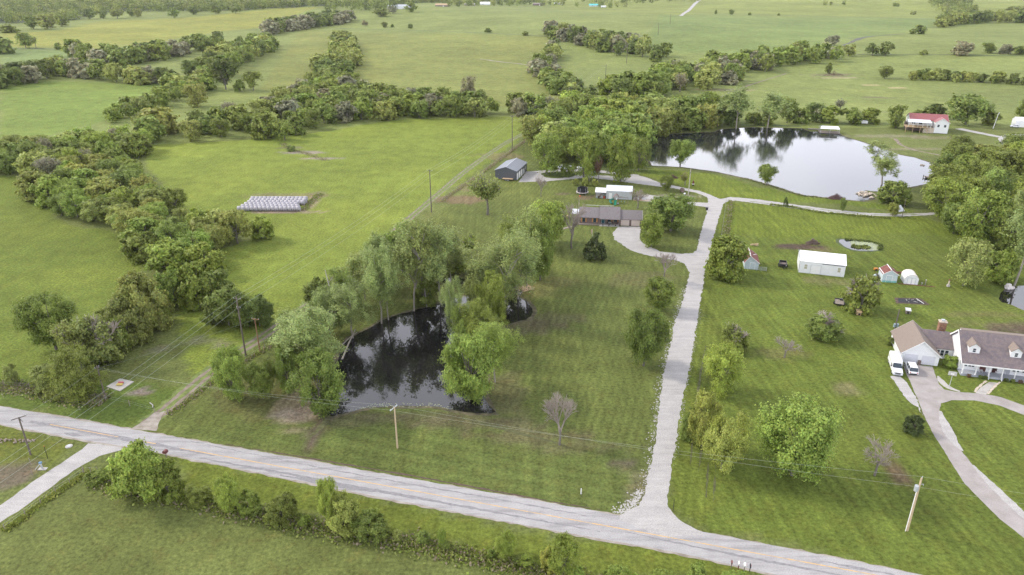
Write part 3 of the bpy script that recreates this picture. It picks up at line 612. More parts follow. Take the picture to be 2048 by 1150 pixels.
# ------------------------------------------------------------------ trees
LODS = {'n': (22000, .74), 'm': (9500, 1.08), 'f': (3000, 1.8), 'd': (850, 3.2)}
def leaf_quads(C, N, s, rng, tone, asp=(.6, 1.25), zs=1.0):
    """C (n,3) centres, N (n,3) normals, s size, tone (n,)"""
    n = len(C); t = rng.normal(size=(n, 3)); N = N+rng.normal(size=(n, 3))*.55; N /= np.linalg.norm(N, axis=1)[:, None]+1e-9
    a = np.cross(N, t); a /= np.linalg.norm(a, axis=1)[:, None]+1e-9; b = np.cross(N, a)
    sa = (s*rng.uniform(*asp, size=n))[:, None]; sb = (s*rng.uniform(*asp, size=n))[:, None]
    a = a*sa; b = b*sb; a[:, 2] *= zs; b[:, 2] *= zs
    V = np.stack([C-a*.9-b*.35, C+a*.25-b, C+a-b*.0+N*sa*.25, C-a*.15+b], 1)
    hue = rng.uniform(-.1, .1, size=n)
    L = np.stack([tone*(1+hue), tone, tone*(1-.5*hue)], 1)
    return V, L
def profile(kind, z):
    if kind == 'round': return np.sqrt(np.clip(1-((z-.56)/.45)**2, 0, 1))*(1.0)
    if kind == 'oval': return np.sqrt(np.clip(1-((z-.55)/.47)**2, 0, 1))**.8
    if kind == 'bush': return np.sqrt(np.clip(1-((z-.36)/.66)**2, 0, 1))
    if kind == 'cone': return np.clip((1.0-z)/.86, 0, 1)**.75*np.clip(z/.12, 0, 1)
    if kind == 'vase': return np.clip((z-.1)/.55, .05, 1)**.7*np.sqrt(np.clip(1-((z-.62)/.4)**2, 0.0, 1))**.5
    return np.ones_like(z)
def crown(kind, lod, seed, span=10.0):
    """unit crown: height 1, width 1 about the axis; span = usual real height, sets leaf size"""
    rng = np.random.default_rng(seed); nq, ls = LODS[lod]; lobes = []
    z0 = {'round': .12, 'oval': .1, 'bush': .02, 'cone': .06, 'cotton': .3, 'vase': .2, 'sparse': .25, 'scrub': .04}[kind]
    if kind == 'cotton':
        for k in range(rng.integers(5, 8)):
            a = rng.uniform(0, 6.28); rr = rng.uniform(.04, .32); top = rng.uniform(.7, .96); lo = rng.uniform(.24, .45)
            for q in range(rng.integers(5, 9)):
                t = rng.uniform(0, 1); z = lo+(top-lo)*t; sp = .16*(1-abs(t-.45))
                lobes.append((rr*math.cos(a)*(.5+.7*t)+rng.normal()*sp, rr*math.sin(a)*(.5+.7*t)+rng.normal()*sp, z, rng.uniform(.07, .13)))
    else:
        pk = {'sparse': 'round', 'scrub': 'bush'}.get(kind, kind)
        nl = {'round': 34, 'oval': 34, 'bush': 30, 'cone': 44, 'vase': 30, 'sparse': 18, 'scrub': 24}[kind]
        if lod in 'fd': nl = int(nl*.55)
        while len(lobes) < nl:
            z = rng.uniform(z0, .95); pr = float(profile(pk, np.array([z]))[0])
            if rng.uniform() > pr+.15: continue
            a = rng.uniform(0, 6.28); lr = rng.uniform(.1, .175) if kind != 'cone' else rng.uniform(.06, .1)
            if lod in 'fd': lr *= 1.25
            r = max(0, pr*.5-lr*.75)*rng.uniform(.55, 1.08)**.6
            zz = min(z, .985-lr*.8); lobes.append((r*math.cos(a), r*math.sin(a), max(zz, z0*.5+lr*.5), lr))
    lobes = np.array(lobes); w = lobes[:, 3]**2; w /= w.sum()
    if kind == 'sparse': nq = int(nq*.35)
    if kind == 'scrub': nq = int(nq*.42)
    if kind == 'cotton': nq = int(nq*.85)
    li = rng.choice(len(lobes), size=nq, p=w); Lb = lobes[li]
    K = 11 if kind == 'cone' else 9
    SD = rng.normal(size=(len(lobes), K, 3)); SD[:, :, 2] = SD[:, :, 2]*.8+.45; SD /= np.linalg.norm(SD, axis=2)[:, :, None]
    sk = rng.integers(0, K, nq); d = SD[li, sk]; tt = rng.uniform(.25, 1.22, nq)**.8
    clump = np.sin(li*3.1+sk*1.7)
    rr_ = Lb[:, 3]*1.08*(1+.18*clump)
    Cc = Lb[:, :3]+d*(rr_*tt)[:, None]+rng.normal(size=(nq, 3))*(Lb[:, 3]*(.34-.13*tt))[:, None]
    ax = np.stack([Cc[:, 0], Cc[:, 1], (Cc[:, 2]-.45)*.8], 1); ax /= np.linalg.norm(ax, axis=1)[:, None]+1e-9
    N = d*.7+ax*.5+np.array([0, 0, .25])
    lobe_tone = rng.uniform(.86, 1.16, size=len(lobes))[li]
    tone = lobe_tone*rng.uniform(.75, 1.25, size=nq)*(1+.12*clump)
    s = .2*ls/span
    Cc[:, 2] = np.clip(Cc[:, 2], .01, 1.0)
    V, L = leaf_quads(Cc, N, s*(1.12 if kind == 'cotton' else 1), rng, tone, zs=.5 if kind == 'cotton' else 1.0)
    return quads(kind+'_crown', V, L, M_LEAF), lobes
def trunk(kind, seed, lobes, bark, n=6):
    r = random.Random(seed); mb = MB()
    if kind == 'cotton':
        top = max(lobes, key=lambda q: q[2]); base = Vector((0, 0, -.01)); mid = Vector((top[0]*.2, top[1]*.2, .35))
        mb.path([base, Vector((r.uniform(-.02, .02), r.uniform(-.02, .02), .18)), mid, Vector((top[0]*.55, top[1]*.55, .6)), Vector((top[0], top[1], top[2]-.04))], .017, .003, n)
        for q in r.sample(list(map(tuple, lobes)), min(12, len(lobes))):
            z = max(.25, q[2]-r.uniform(.12, .25)); f = z/top[2]
            mb.path([Vector((top[0]*f*.8, top[1]*f*.8, z)), Vector(((q[0]+top[0]*f)/2, (q[1]+top[1]*f)/2, (z+q[2])/2+.02)), Vector(q[:3])], .009, .002, 4)
    else:
        h = {'bush': .45, 'cone': .9}.get(kind, .62)
        k = [Vector((0, 0, -.01)), Vector((r.uniform(-.02, .02), r.uniform(-.02, .02), h*.4)), Vector((r.uniform(-.05, .05), r.uniform(-.05, .05), h))]
        mb.path(k, .03 if kind != 'bush' else .02, .008, n)
        if kind != 'cone':
            for q in r.sample(list(map(tuple, lobes)), min(12, len(lobes))):
                z = r.uniform(.12, h*.8); mb.path([Vector((0, 0, z)), Vector((q[0]*.5, q[1]*.5, (z+q[2])*.5+.03)), Vector(q[:3])], .011, .003, 4)
    return mb.mesh(kind+'_trunk', bark)
def bare_mesh(seed, spread=.5, levels=5, fan=False):
    r = random.Random(seed); mb = MB(); tr = MB()
    ends = []
    def br(p, d, ln, rad, lv):
        q = p+d*ln; m = p+d*ln*.5+Vector((r.uniform(-1, 1), r.uniform(-1, 1), 0))*ln*.07
        tgt = tr if lv == levels else mb
        tgt.tube(p, m, rad, rad*.85, 5 if lv >= levels-1 else 3, cap=False); tgt.tube(m, q, rad*.85, rad*.7, 5 if lv >= levels-1 else 3, cap=False)
        if lv == 0: ends.append(q); return
        for i in range(r.choice((3, 4)) if lv > 1 else 4):
            u = Vector((r.gauss(0, 1), r.gauss(0, 1), r.gauss(.15, .5))).normalized()
            nd = (d+u*(.62 if not fan else .8)).normalized(); nd.z = max(nd.z, -.1)
            br(q if i < 2 else p+d*ln*r.uniform(.55, .9), nd.normalized(), ln*r.uniform(.62, .85), rad*.64, lv-1)
    br(Vector((0, 0, 0)), Vector((0, 0, 1)), .24, .024, levels)
    allv = mb.v; zm = max(v[2] for v in allv); xm = sorted(math.hypot(v[0], v[1]) for v in allv)[int(len(allv)*.97)]
    f = lambda v: (v[0]*.5/xm, v[1]*.5/xm, v[2]/zm)
    mb.v = [f(v) for v in mb.v]; tr.v = [f(v) for v in tr.v]
    return mb.mesh('bare_branches', M_TWIG), tr.mesh('bare_trunk', M_BARK), [f(e) for e in ends]
LIB = {}
def lib(kind, lod, var):
    key = (kind, lod, var)
    if key in LIB: return LIB[key]
    sd = abs(hash((kind, lod)) % 1) + {'round': 100, 'oval': 200, 'bush': 300, 'cone': 400, 'cotton': 500, 'vase': 600, 'sparse': 700, 'bare': 800, 'fan': 900, 'scrub': 1000}[kind]+'nmfd'.index(lod)*20+var
    if kind == 'scrub':
        b, t, e = bare_mesh(sd, levels=4, fan=True); c, lb = crown('scrub', lod, sd, 6.0); LIB[key] = (c, t, b)
        return LIB[key]
    if kind in ('bare', 'fan'):
        b, t, e = bare_mesh(sd, fan=kind == 'fan', levels=5 if lod in 'nm' else 4); LIB[key] = (b, t)
    elif kind == 'sparse':
        b, t, e = bare_mesh(sd, levels=4); c, lb = crown('sparse', lod, sd)
        # leaves gather round the twig ends
        rng = np.random.default_rng(sd); E = np.array(e)
        n = {'n': 5200, 'm': 2600, 'f': 900, 'd': 300}[lod]; idx = rng.integers(0, len(E), n); ax_ = np.array([0, 0, .3]); Cc = ax_+(E[idx]-ax_)*(rng.uniform(.18, 1.05, (n, 1))**.6)+rng.normal(size=(n, 3))*.045
        Cc[:, 2] = np.clip(Cc[:, 2], .05, 1.03)
        V, L = leaf_quads(Cc, rng.normal(size=(n, 3))+np.array([0, 0, .6]), .2*LODS[lod][1]/9, rng, rng.uniform(.7, 1.3, n))
        me = quads('sparse_crown', V, L, M_LEAF); LIB[key] = (me, t, b)
    else:
        c, lb = crown(kind, lod, sd, {'bush': 7.0, 'cotton': 16.0, 'cone': 7.0}.get(kind, 11.0))
        LIB[key] = (c, trunk(kind, sd, lb, M_BARKP if kind == 'cotton' else M_BARK))
    return LIB[key]
TINT = {'green': (0.222, 0.281, 0.055), 'fresh': (0.300, 0.378, 0.074), 'pale': (0.282, 0.336, 0.106), 'olive': (0.282, 0.311, 0.083), 'dark': (0.144, 0.183, 0.045),
        'deep': (0.082, 0.110, 0.038), 'yellow': (0.342, 0.366, 0.085), 'mauve': (0.240, 0.238, 0.133), 'brown': (0.192, 0.122, 0.074), 'mid': (0.198, 0.244, 0.055)}
TINT['mauve'] = (.26, .255, .15); TINT['leafy'] = (.168, .222, .045); TINT['fresh'] = (.27, .35, .07)
TR = random.Random(77)
TREES = []
def plant(kind, B, h, w, tint, label, cat, group=None, name=None, lean=None, var=None):
    dist = depth(B)
    lod = 'n' if dist < 175 else 'm' if dist < 330 else 'f' if dist < 700 else 'd'
    if kind in ('bush',) and h < 2.5 and lod == 'n': lod = 'm'
    var = TR.randrange(2 if kind in ('bare', 'fan') else 5 if lod in 'mf' else 4) if var is None else var
    parts = lib(kind, lod, var)
    nm = name or {'bush': 'bush', 'cone': 'cedar_tree', 'cotton': 'cottonwood_tree', 'bare': 'bare_tree', 'fan': 'bare_tree', 'sparse': 'sparse_tree', 'scrub': 'orchard_tree'}.get(kind, 'tree')
    e = empty(nm, (B[0], B[1], B[2]-.02), TR.uniform(0, 6.28), label, cat, group)
    if lean: e.rotation_mode = 'XYZ'; e.rotation_euler = (lean[0], lean[1], TR.uniform(0, .6))
    e.scale = (w, w, h)
    t = TINT[tint]; j = TR.uniform(.86, 1.14)*(1.14 if name in ('hedgerow_tree', 'hedge_bush') else 1); hu = TR.uniform(-.06, .06)
    col = (t[0]*j*(1+hu), t[1]*j, t[2]*j*(1-hu), 1)
    c = link('crown' if kind not in ('bush',) else 'foliage', parts[0], e); c.color = col
    tk = link('trunk' if kind not in ('bush',) else 'stem', parts[1], e)
    if kind in ('sparse', 'scrub'): link('branch', parts[2], e)
    TREES.append((nm, B[0], B[1], w)); return e
def tree(kind, px, py, top, wpx, tint, label, cat=None, group=None, name=None, lean=None, var=None):
    B = P(px, py); h = max(.8, h_at(B, top)); w = wpx*depth(B)/FPX
    w *= {'cotton': 1.4, 'bare': 1.15, 'fan': 1.1, 'sparse': 1.15}.get(kind, 1.02)
    cat = cat or ('bush' if kind == 'bush' else 'tree')
    return plant(kind, B, h, w, tint, label, cat, group, name, lean, var)

T = [
 # kind, base x, base y, top y, width, tint, label
 ('bush', 1449, 552, 476, 84, 'green', 'wide drooping tree covering the left end of the red roofed shed'),
 ('oval', 1441, 784, 697, 80, 'fresh', 'bright green tree right of the gravel drive above the olive pair'),
 ('oval', 1404, 893, 790, 62, 'yellow', 'yellow olive tree beside the gravel drive, the taller back one of the pair'),
 ('oval', 1442, 938, 822, 84, 'yellow', 'broad yellow olive tree, front one of the pair beside the gravel drive'),
 ('bush', 1375, 880, 814, 30, 'mid', 'small dark tree squeezed between the gravel drive and the olive pair'),
 ('round', 1584, 950, 804, 150, 'fresh', 'large wide spring green tree alone in the right yard'),
 ('fan', 1749, 951, 868, 74, 'mauve', 'bare fan shaped tree above the transformer pole'),
 ('bush', 1824, 864, 834, 36, 'deep', 'small dark round bush beside the white house driveway'),
 ('scrub', 1720, 620, 552, 70, 'mid', 'half bare tree between the flatbed trailer and the small sheds'),
 ('scrub', 1650, 677, 630, 68, 'mid', 'low spreading orchard tree below the flatbed trailer'),
 ('scrub', 1468, 698, 652, 56, 'mid', 'low thin orchard tree right of the drive'),
 ('fan', 1569, 715, 676, 50, 'mauve', 'small bare orchard tree in the middle of the right yard'),
 ('oval', 1926, 571, 482, 78, 'pale', 'pale round tree on the lawn at the right edge, left of the brook'),
 ('bush', 1994, 560, 498, 62, 'green', 'low dense tree in front of the right wood above the brook'),
 ('cotton', 2028, 572, 385, 92, 'pale', 'tall pale trunked tree standing by the brook at the right edge'),
 ('round', 1906, 466, 410, 54, 'mid', 'left front tree of the right hand wood'),
 ('round', 1950, 490, 382, 100, 'green', 'largest round tree at the front of the right hand wood'),
 ('round', 2014, 503, 415, 74, 'mid', 'front tree of the right hand wood beside the tall pale trunk'),
 ('round', 1884, 437, 362, 80, 'green', 'tree at the end of the narrow lane, left edge of the right wood'),
 ('round', 1931, 428, 352, 88, 'green', 'broad tree behind the right wood front, left of the parked truck'),
 ('round', 2046, 470, 378, 70, 'pale', 'pale tree at the right edge above the parked truck'),
 ('round', 1911, 318, 272, 54, 'mid', 'round tree alone on the slope below the red roofed house'),
 ('bush', 1958, 330, 288, 62, 'olive', 'olive bush tree at the upper rim of the right wood'),
 ('round', 1935, 380, 312, 70, 'green', 'tree with a leaning white stem at the dock end of the far pond'),
 ('round', 1985, 378, 300, 90, 'mid', 'broad tree in the upper right wood below the house lane'),
 ('round', 2040, 385, 300, 80, 'mid', 'tree in the upper right wood at the picture edge'),
 ('round', 2010, 345, 290, 60, 'olive', 'olive tree in the upper right wood beside the lane bend'),
 ('cotton', 1764, 369, 291, 74, 'pale', 'pale leaning cottonwood on the far pond spit'),
 ('bush', 1785, 407, 364, 60, 'mid', 'round bush on the south shore of the far pond'),
 ('vase', 1533, 370, 332, 42, 'green', 'small round tree on the near shore of the far pond'),
 ('vase', 1360, 335, 279, 52, 'green', 'spreading tree at the left end of the far pond shore'),
 ('cotton', 1472, 258, 168, 56, 'pale', 'tall pale cottonwood on the far shore, left one of the two tallest'),
 ('cotton', 1535, 256, 180, 64, 'pale', 'tall leaning cottonwood on the far shore, right one of the two tallest'),
 ('round', 1574, 246, 196, 42, 'mid', 'dark tree directly right of the leaning cottonwood on the far shore'),
 ('bush', 1600, 246, 214, 34, 'mid', 'bush on the far shore left of the canopy dock'),
 ('round', 1632, 243, 207, 46, 'dark', 'dark tree on the far shore above the canopy dock'),
 ('bush', 1663, 246, 213, 42, 'green', 'bush on the far shore right above the canopy dock'),
 ('bush', 1698, 247, 216, 44, 'mid', 'broad bush on the far shore right of the canopy dock'),
 ('bush', 1742, 246, 217, 38, 'green', 'bush behind the white tank on the far shore'),
 ('oval', 1791, 256, 209, 38, 'mid', 'oval tree alone between the far pond and the red roofed house'),
 ('sparse', 1680, 222, 197, 26, 'mauve', 'grey twiggy bush behind the far shore bushes'),
 ('round', 1930, 249, 190, 82, 'mid', 'largest tree behind the red roofed house'),
 ('bush', 1867, 236, 208, 38, 'dark', 'dark bush directly behind the red roof'),
 ('bush', 1838, 238, 221, 34, 'mid', 'low bush left behind the red roofed house'),
 ('bush', 1978, 249, 222, 36, 'mid', 'bush left of the leaning yard light pole'),
 ('oval', 2050, 238, 198, 38, 'mid', 'tree above the small white building at the right edge'),
 ('cone', 1570, 413, 393, 12, 'dark', 'small dark sapling on the narrow lane verge'),
 ('oval', 1684, 421, 396, 14, 'mid', 'sapling between the far pond and the narrow lane'),
 ('oval', 1785, 431, 406, 22, 'yellow', 'yellow green sapling on the narrow lane near the wood'),
 # ranch lawn
 ('round', 1287, 731, 622, 86, 'leafy', 'large oval green tree on the striped lawn left of the gravel drive'),
 ('round', 1316, 619, 560, 62, 'leafy', 'smaller oval tree on the striped lawn, the upper one by the drive'),
 ('cone', 1190, 517, 466, 50, 'deep', 'dark cedar in front of the ranch house'),
 ('bare', 1143, 497, 403, 50, 'mauve', 'tall bare tree in front of the left end of the ranch house'),
 ('oval', 1302, 493, 430, 48, 'fresh', 'bright green tree at the right corner of the ranch driveway'),
 ('round', 1341, 462, 392, 92, 'leafy', 'broad round tree right of the ranch house'),
 ('bare', 1328, 563, 503, 40, 'mauve', 'thin bare sapling where the ranch driveway meets the drive'),
 ('bare', 1275, 417, 378, 34, 'mauve', 'bare tree behind the ranch garage roof'),
 ('round', 1331, 381, 351, 28, 'mid', 'small dark tree on the upper drive near the brush pile'),
 ('sparse', 1370, 371, 344, 20, 'olive', 'thin small tree left of the whitish drive pole'),
 ('sparse', 975, 430, 343, 64, 'pale', 'thinly leaved pale tree on the lawn left of the charcoal garage'),
 ('bare', 1082, 393, 350, 22, 'mauve', 'slender bare sapling below the charcoal garage'),
 ('sparse', 944, 516, 468, 36, 'green', 'thin small tree on the lawn behind the near pond'),
 ('bare', 1119, 890, 782, 58, 'mauve', 'bare brown tree alone on the front lawn'),
 ('oval', 1093, 348, 270, 66, 'green', 'left tree of the three big ones on the gravel loop'),
 ('oval', 1167, 359, 272, 62, 'green', 'middle tree of the three big ones on the gravel loop'),
 ('oval', 1241, 364, 270, 62, 'green', 'right tree of the three big ones on the gravel loop'),
 ('oval', 1277, 342, 277, 44, 'mid', 'tree behind the right loop tree at the far pond'),
 ('bush', 1132, 353, 328, 22, 'mid', 'small round tree on the grass island of the gravel loop'),
 ('sparse', 1197, 364, 314, 24, 'brown', 'purple brown leaved tree between the loop trees'),
 ('bush', 1150, 370, 357, 13, 'yellow', 'yellow green sapling behind the trampoline, left one'),
 ('bush', 1170, 371, 354, 13, 'yellow', 'yellow green sapling behind the trampoline, middle one'),
 ('bush', 1190, 371, 358, 12, 'yellow', 'yellow green sapling behind the trampoline, right one'),
 # near pond
 ('round', 643, 829, 716, 106, 'leafy', 'dense round tree at the south west corner of the near pond'),
 ('cotton', 632, 745, 595, 120, 'pale', 'broad pale willow behind the dense corner tree of the near pond'),
 ('oval', 469, 798, 699, 66, 'fresh', 'bright green tree beside the field lane, left of the round one'),
 ('round', 527, 797, 730, 62, 'leafy', 'round dark green tree between the field lane and the pond corner'),
 ('oval', 578, 782, 694, 50, 'green', 'slim tree above the worn path at the near pond'),
 ('cotton', 706, 676, 556, 84, 'pale', 'cottonwood leaning left over the near pond bank'),
 ('cotton', 763, 647, 486, 74, 'pale', 'twin stemmed cottonwood on the west bank, left stem'),
 ('cotton', 777, 640, 500, 56, 'pale', 'twin stemmed cottonwood on the west bank, right stem'),
 ('cotton', 828, 622, 436, 84, 'pale', 'tallest cottonwood on the north bank with a thick leaning trunk'),
 ('cotton', 838, 548, 432, 60, 'mid', 'dark limbed tree behind the tallest cottonwood'),
 ('cotton', 854, 614, 442, 62, 'pale', 'slim cottonwood on the north bank, second from the thick trunk'),
 ('cotton', 882, 608, 437, 76, 'pale', 'slim cottonwood on the north bank, third from the thick trunk'),
 ('cotton', 903, 566, 455, 66, 'pale', 'cottonwood by the little creek pool'),
 ('bush', 850, 609, 552, 50, 'mid', 'dark low tree between the trunks on the north bank'),
 ('bush', 640, 622, 556, 56, 'mid', 'dark green tree on the field side of the near pond'),
 ('cotton', 911, 681, 556, 42, 'pale', 'thin straight tree standing in the near pond'),
 ('round', 938, 800, 668, 112, 'fresh', 'big light green cottonwood on the south east pond shore'),
 ('cotton', 990, 765, 632, 80, 'fresh', 'light green tree behind the big one on the south east pond shore'),
 ('cotton', 1036, 598, 462, 70, 'pale', 'pale tree at the pond lobe left of the firewood heap'),
 ('oval', 980, 668, 548, 66, 'green', 'green tree at the right side of the near pond narrows'),
 ('round', 1104, 486, 408, 56, 'green', 'green round tree nearest the left end of the ranch house'),
 ('oval', 1008, 612, 500, 70, 'pale', 'pale low tree under the large ones on the east bank'),
 ('oval', 962, 640, 528, 62, 'pale', 'pale tree at the narrow middle of the near pond'),
 ('oval', 932, 706, 612, 60, 'green', 'green tree overhanging the middle of the near pond'),
 ('oval', 1080, 560, 448, 58, 'green', 'green tree right of the firewood heap'),
 ('oval', 604, 722, 622, 78, 'pale', 'pale round tree on the lane side of the broad willow'),
 ('oval', 660, 668, 578, 68, 'pale', 'pale tree between the broad willow and the leaning cottonwood'),
 ('oval', 706, 612, 520, 68, 'pale', 'pale full tree in the field side row, left part'),
 ('oval', 756, 575, 478, 66, 'pale', 'pale full tree in the field side row, middle part'),
 ('oval', 806, 545, 448, 72, 'green', 'full green tree in the field side row behind the thick trunk'),
 ('bush', 905, 545, 500, 50, 'green', 'green bush behind the little creek pool'),
 ('cotton', 952, 706, 598, 76, 'green', 'tree on the east shore above the big light green cottonwood'),
 ('cotton', 997, 640, 466, 104, 'pale', 'large pale tree on the east bank of the near pond'),
 ('cotton', 968, 600, 480, 80, 'pale', 'tree on the east bank behind the large pale one'),
 ('cotton', 1054, 577, 428, 84, 'pale', 'tall tree beside the firewood heap'),
 ('cotton', 1022, 545, 424, 60, 'green', 'tree behind the firewood heap, left of the tall one'),
 ('round', 1088, 500, 404, 72, 'fresh', 'bright round tree between the pond grove and the ranch house'),
 ('cotton', 730, 600, 500, 70, 'pale', 'loose tree in the field side row, left of the twin stems'),
 ('cotton', 690, 620, 530, 60, 'green', 'loose tree at the west end of the field side row'),
 ('cotton', 780, 560, 460, 70, 'pale', 'loose tree in the field side row behind the thick trunk'),
 ('bush', 600, 690, 640, 60, 'pale', 'pale low willow beside the field lane'),
 ('bush', 575, 735, 690, 40, 'green', 'low willow between the lane and the pond corner'),
 ('bush', 960, 560, 530, 44, 'mid', 'low bush beside the creek pool'),
 # left fence corner
 ('round', 113, 699, 590, 104, 'leafy', 'large dark green tree alone at the left field corner'),
 ('sparse', 158, 730, 642, 92, 'olive', 'half leafed olive tree right of the dark corner tree'),
 ('scrub', 212, 724, 632, 90, 'olive', 'greyish half leafed tree in the middle of the left clump'),
 ('bush', 110, 778, 726, 64, 'olive', 'olive bush at the foot of the left clump'),
 ('round', 165, 800, 704, 96, 'mid', 'dark bushy tree behind the small power pole'),
 ('bush', 300, 655, 548, 92, 'olive', 'tall olive bush tree in the left hedgerow'),
 ('bush', 258, 684, 594, 84, 'olive', 'olive bush tree in front of the tall one in the left hedgerow'),
 ('bush', 236, 704, 640, 52, 'green', 'green bush at the front of the left hedgerow'),
 ('bush', 320, 650, 600, 50, 'mid', 'bush on the lane side of the left hedgerow'),
 ('bush', 26, 766, 727, 26, 'pale', 'pale sapling at the left picture edge'),
 ('bush', 458, 650, 574, 86, 'mid', 'dense bush tree behind the tall line pole'),
 ('bush', 520, 652, 592, 58, 'dark', 'dark bush tree right of the tall line pole'),
 ('bush', 350, 612, 538, 60, 'green', 'green bush tree over the gap in the left hedgerow'),
 ('bush', 398, 612, 527, 72, 'green', 'green bush tree above the gap in the left hedgerow, right one'),
 ('bush', 440, 588, 540, 56, 'mid', 'bush tree behind the dense one at the tall line pole'),
 # south hedge
 ('bush', 285, 992, 888, 96, 'fresh', 'big bright green bush tree beside the road junction'),
 ('bush', 340, 995, 925, 58, 'green', 'bush leaning on the big bright one at the road junction'),
 ('bush', 402, 1003, 974, 50, 'mid', 'low bush right of the junction bush in the south hedge'),
 ('oval', 460, 1020, 958, 52, 'fresh', 'bright sapling in the south hedge, left one'),
 ('bush', 500, 1022, 985, 44, 'green', 'bush right of the left bright sapling in the south hedge'),
 ('bush', 565, 1040, 990, 60, 'mid', 'dark rounded bush in the south hedge'),
 ('oval', 664, 1052, 960, 44, 'fresh', 'bright upright sapling overlapping the road edge'),
 ('bush', 690, 1060, 992, 62, 'yellow', 'yellow green bush under the upright sapling'),
 ('bush', 742, 1072, 1030, 66, 'mid', 'rounded bush right of the yellow green one in the south hedge'),
 ('oval', 885, 1094, 1054, 18, 'fresh', 'thin bright sapling in the middle of the south hedge'),
 ('oval', 1012, 1112, 1060, 44, 'fresh', 'bright feathery sapling in the south hedge, right one'),
 ('bush', 1098, 1140, 1098, 36, 'yellow', 'yellowish bush left of the bottom edge sapling'),
 ('oval', 1124, 1160, 1078, 60, 'fresh', 'bright sapling at the bottom edge of the picture'),
 ('bush', 196, 962, 944, 44, 'green', 'low growth at the fence corner post'),
 ('bush', 1240, 1180, 1130, 60, 'fresh', 'bush at the bottom edge below the drive mouth'),
 ('bush', 1330, 1185, 1140, 60, 'fresh', 'bush at the bottom edge below the drive mouth, right one'),
 ('bush', 1400, 1180, 1136, 56, 'green', 'bush at the bottom edge left of the mailboxes'),
 ('bush', 1462, 1182, 1140, 50, 'fresh', 'bush at the bottom edge just under the mailboxes'),
 # far single trees
 ('bush', 117, 99, 86, 14, 'mid', 'tiny bush on the fence line left of the yellow field'),
 ('round', 52, 96, 66, 30, 'mid', 'round tree on the fence line at the far left'),
 ('sparse', 73, 97, 72, 13, 'olive', 'thin tree touching the round one at the far left'),
 ('bush', 10, 107, 73, 40, 'mid', 'bush tree cut by the left edge at the far fence'),
 ('bush', 22, 65, 48, 33, 'mid', 'low wide bush in the far left corner field'),
 ('round', 67, 58, 33, 28, 'mid', 'far left cluster tree, left one of three'),
 ('round', 96, 58, 27, 36, 'olive', 'far left cluster tree, broad middle one'),
 ('round', 125, 53, 28, 27, 'mid', 'far left cluster tree, right one of three'),
 ('round', 180, 38, 17, 28, 'mid', 'far tree row above the yellow field, leftmost'),
 ('round', 208, 37, 20, 16, 'mid', 'small tree in the far row above the yellow field'),
 ('round', 235, 37, 12, 26, 'olive', 'broad tree in the far row above the yellow field'),
 ('round', 263, 33, 16, 18, 'mid', 'left tree of the far pair above the yellow field'),
 ('round', 277, 34, 17, 18, 'olive', 'right tree of the far pair above the yellow field'),
 ('round', 348, 36, 15, 23, 'mid', 'lone round tree on the top edge of the yellow field'),
 ('round', 387, 29, 11, 22, 'mid', 'tree on the far edge right of the lone round one'),
 ('round', 432, 28, 10, 24, 'mid', 'tree on the far edge above the yellow field, second from the right'),
 ('round', 472, 27, 8, 22, 'mid', 'last tree on the far edge above the yellow field'),
 ('oval', 94, 157, 119, 40, 'mid', 'lone round tree left of the second hedgerow'),
 ('vase', 452, 179, 117, 56, 'dark', 'dark spreading tree where the hedgerows meet'),
 ('vase', 507, 181, 144, 38, 'mid', 'small dark tree right of the spreading one'),
 ('bush', 480, 183, 160, 20, 'mid', 'bush between the spreading tree and the small one'),
 ('oval', 396, 214, 168, 44, 'olive', 'lone olive tree in the small field between hedgerows'),
 ('sparse', 461, 232, 202, 26, 'mauve', 'dead looking grey tree in the small field'),
 ('round', 731, 53, 40, 13, 'mauve', 'greyish tree on the far central pasture'),
 ('round', 770, 55, 44, 16, 'mid', 'round bush tree on the far central pasture, left of the tiny one'),
 ('bush', 785, 55, 48, 7, 'mid', 'tiny bush on the far central pasture'),
 ('bush', 821, 57, 48, 10, 'mid', 'small bush on the far central pasture, right of the tiny one'),
 ('bush', 976, 65, 56, 13, 'mid', 'low bush on the middle of the pasture fence'),
 ('bush', 1051, 71, 62, 12, 'mid', 'small dark bush left of the far wedge of trees'),
 ('round', 762, 33, 16, 34, 'mid', 'round tree at the corner of the far farmstead'),
 ('round', 785, 27, 12, 20, 'mauve', 'grey tree beside the far farmstead'),
 ('round', 823, 24, 4, 26, 'green', 'light green tree right of the far farmhouse'),
 ('oval', 937, 200, 154, 34, 'mauve', 'twiggy grey tree rising over the middle hedgerow'),
 ('round', 962, 212, 180, 28, 'mid', 'small tree right of the twiggy grey one'),
 ('round', 1463, 29, 19, 13, 'mid', 'small tree on the far right fence line'),
 ('bush', 1499, 30, 25, 7, 'mid', 'tiny bush on the far right fence line, left one'),
 ('bush', 1557, 31, 26, 6, 'mid', 'tiny bush on the far right fence line, right one'),
 ('bush', 1431, 28, 19, 5, 'mid', 'thin shrub on the far right fence line'),
 ('round', 1663, 92, 71, 27, 'mauve', 'dusky round tree beside the creek cut'),
 ('round', 1697, 112, 88, 28, 'olive', 'round tree right of the creek cut, left of the matching two'),
 ('round', 1744, 111, 86, 27, 'dark', 'dark round tree, left one of the matching two'),
 ('round', 1771, 111, 84, 27, 'mid', 'round tree, right one of the matching two'),
 ('bush', 1847, 110, 100, 14, 'olive', 'small bush in the long far right field'),
 ('bush', 1838, 68, 51, 21, 'mid', 'bush in the creek bottom at the far right'),
 ('bush', 1825, 68, 57, 12, 'mid', 'small bush touching the creek bottom one at the far right'),
 ('vase', 1769, 157, 133, 32, 'mid', 'vase shaped small tree above the pale bare streaks'),
 ('bush', 1656, 148, 126, 12, 'mid', 'slim bush over the brush heap at the far right'),
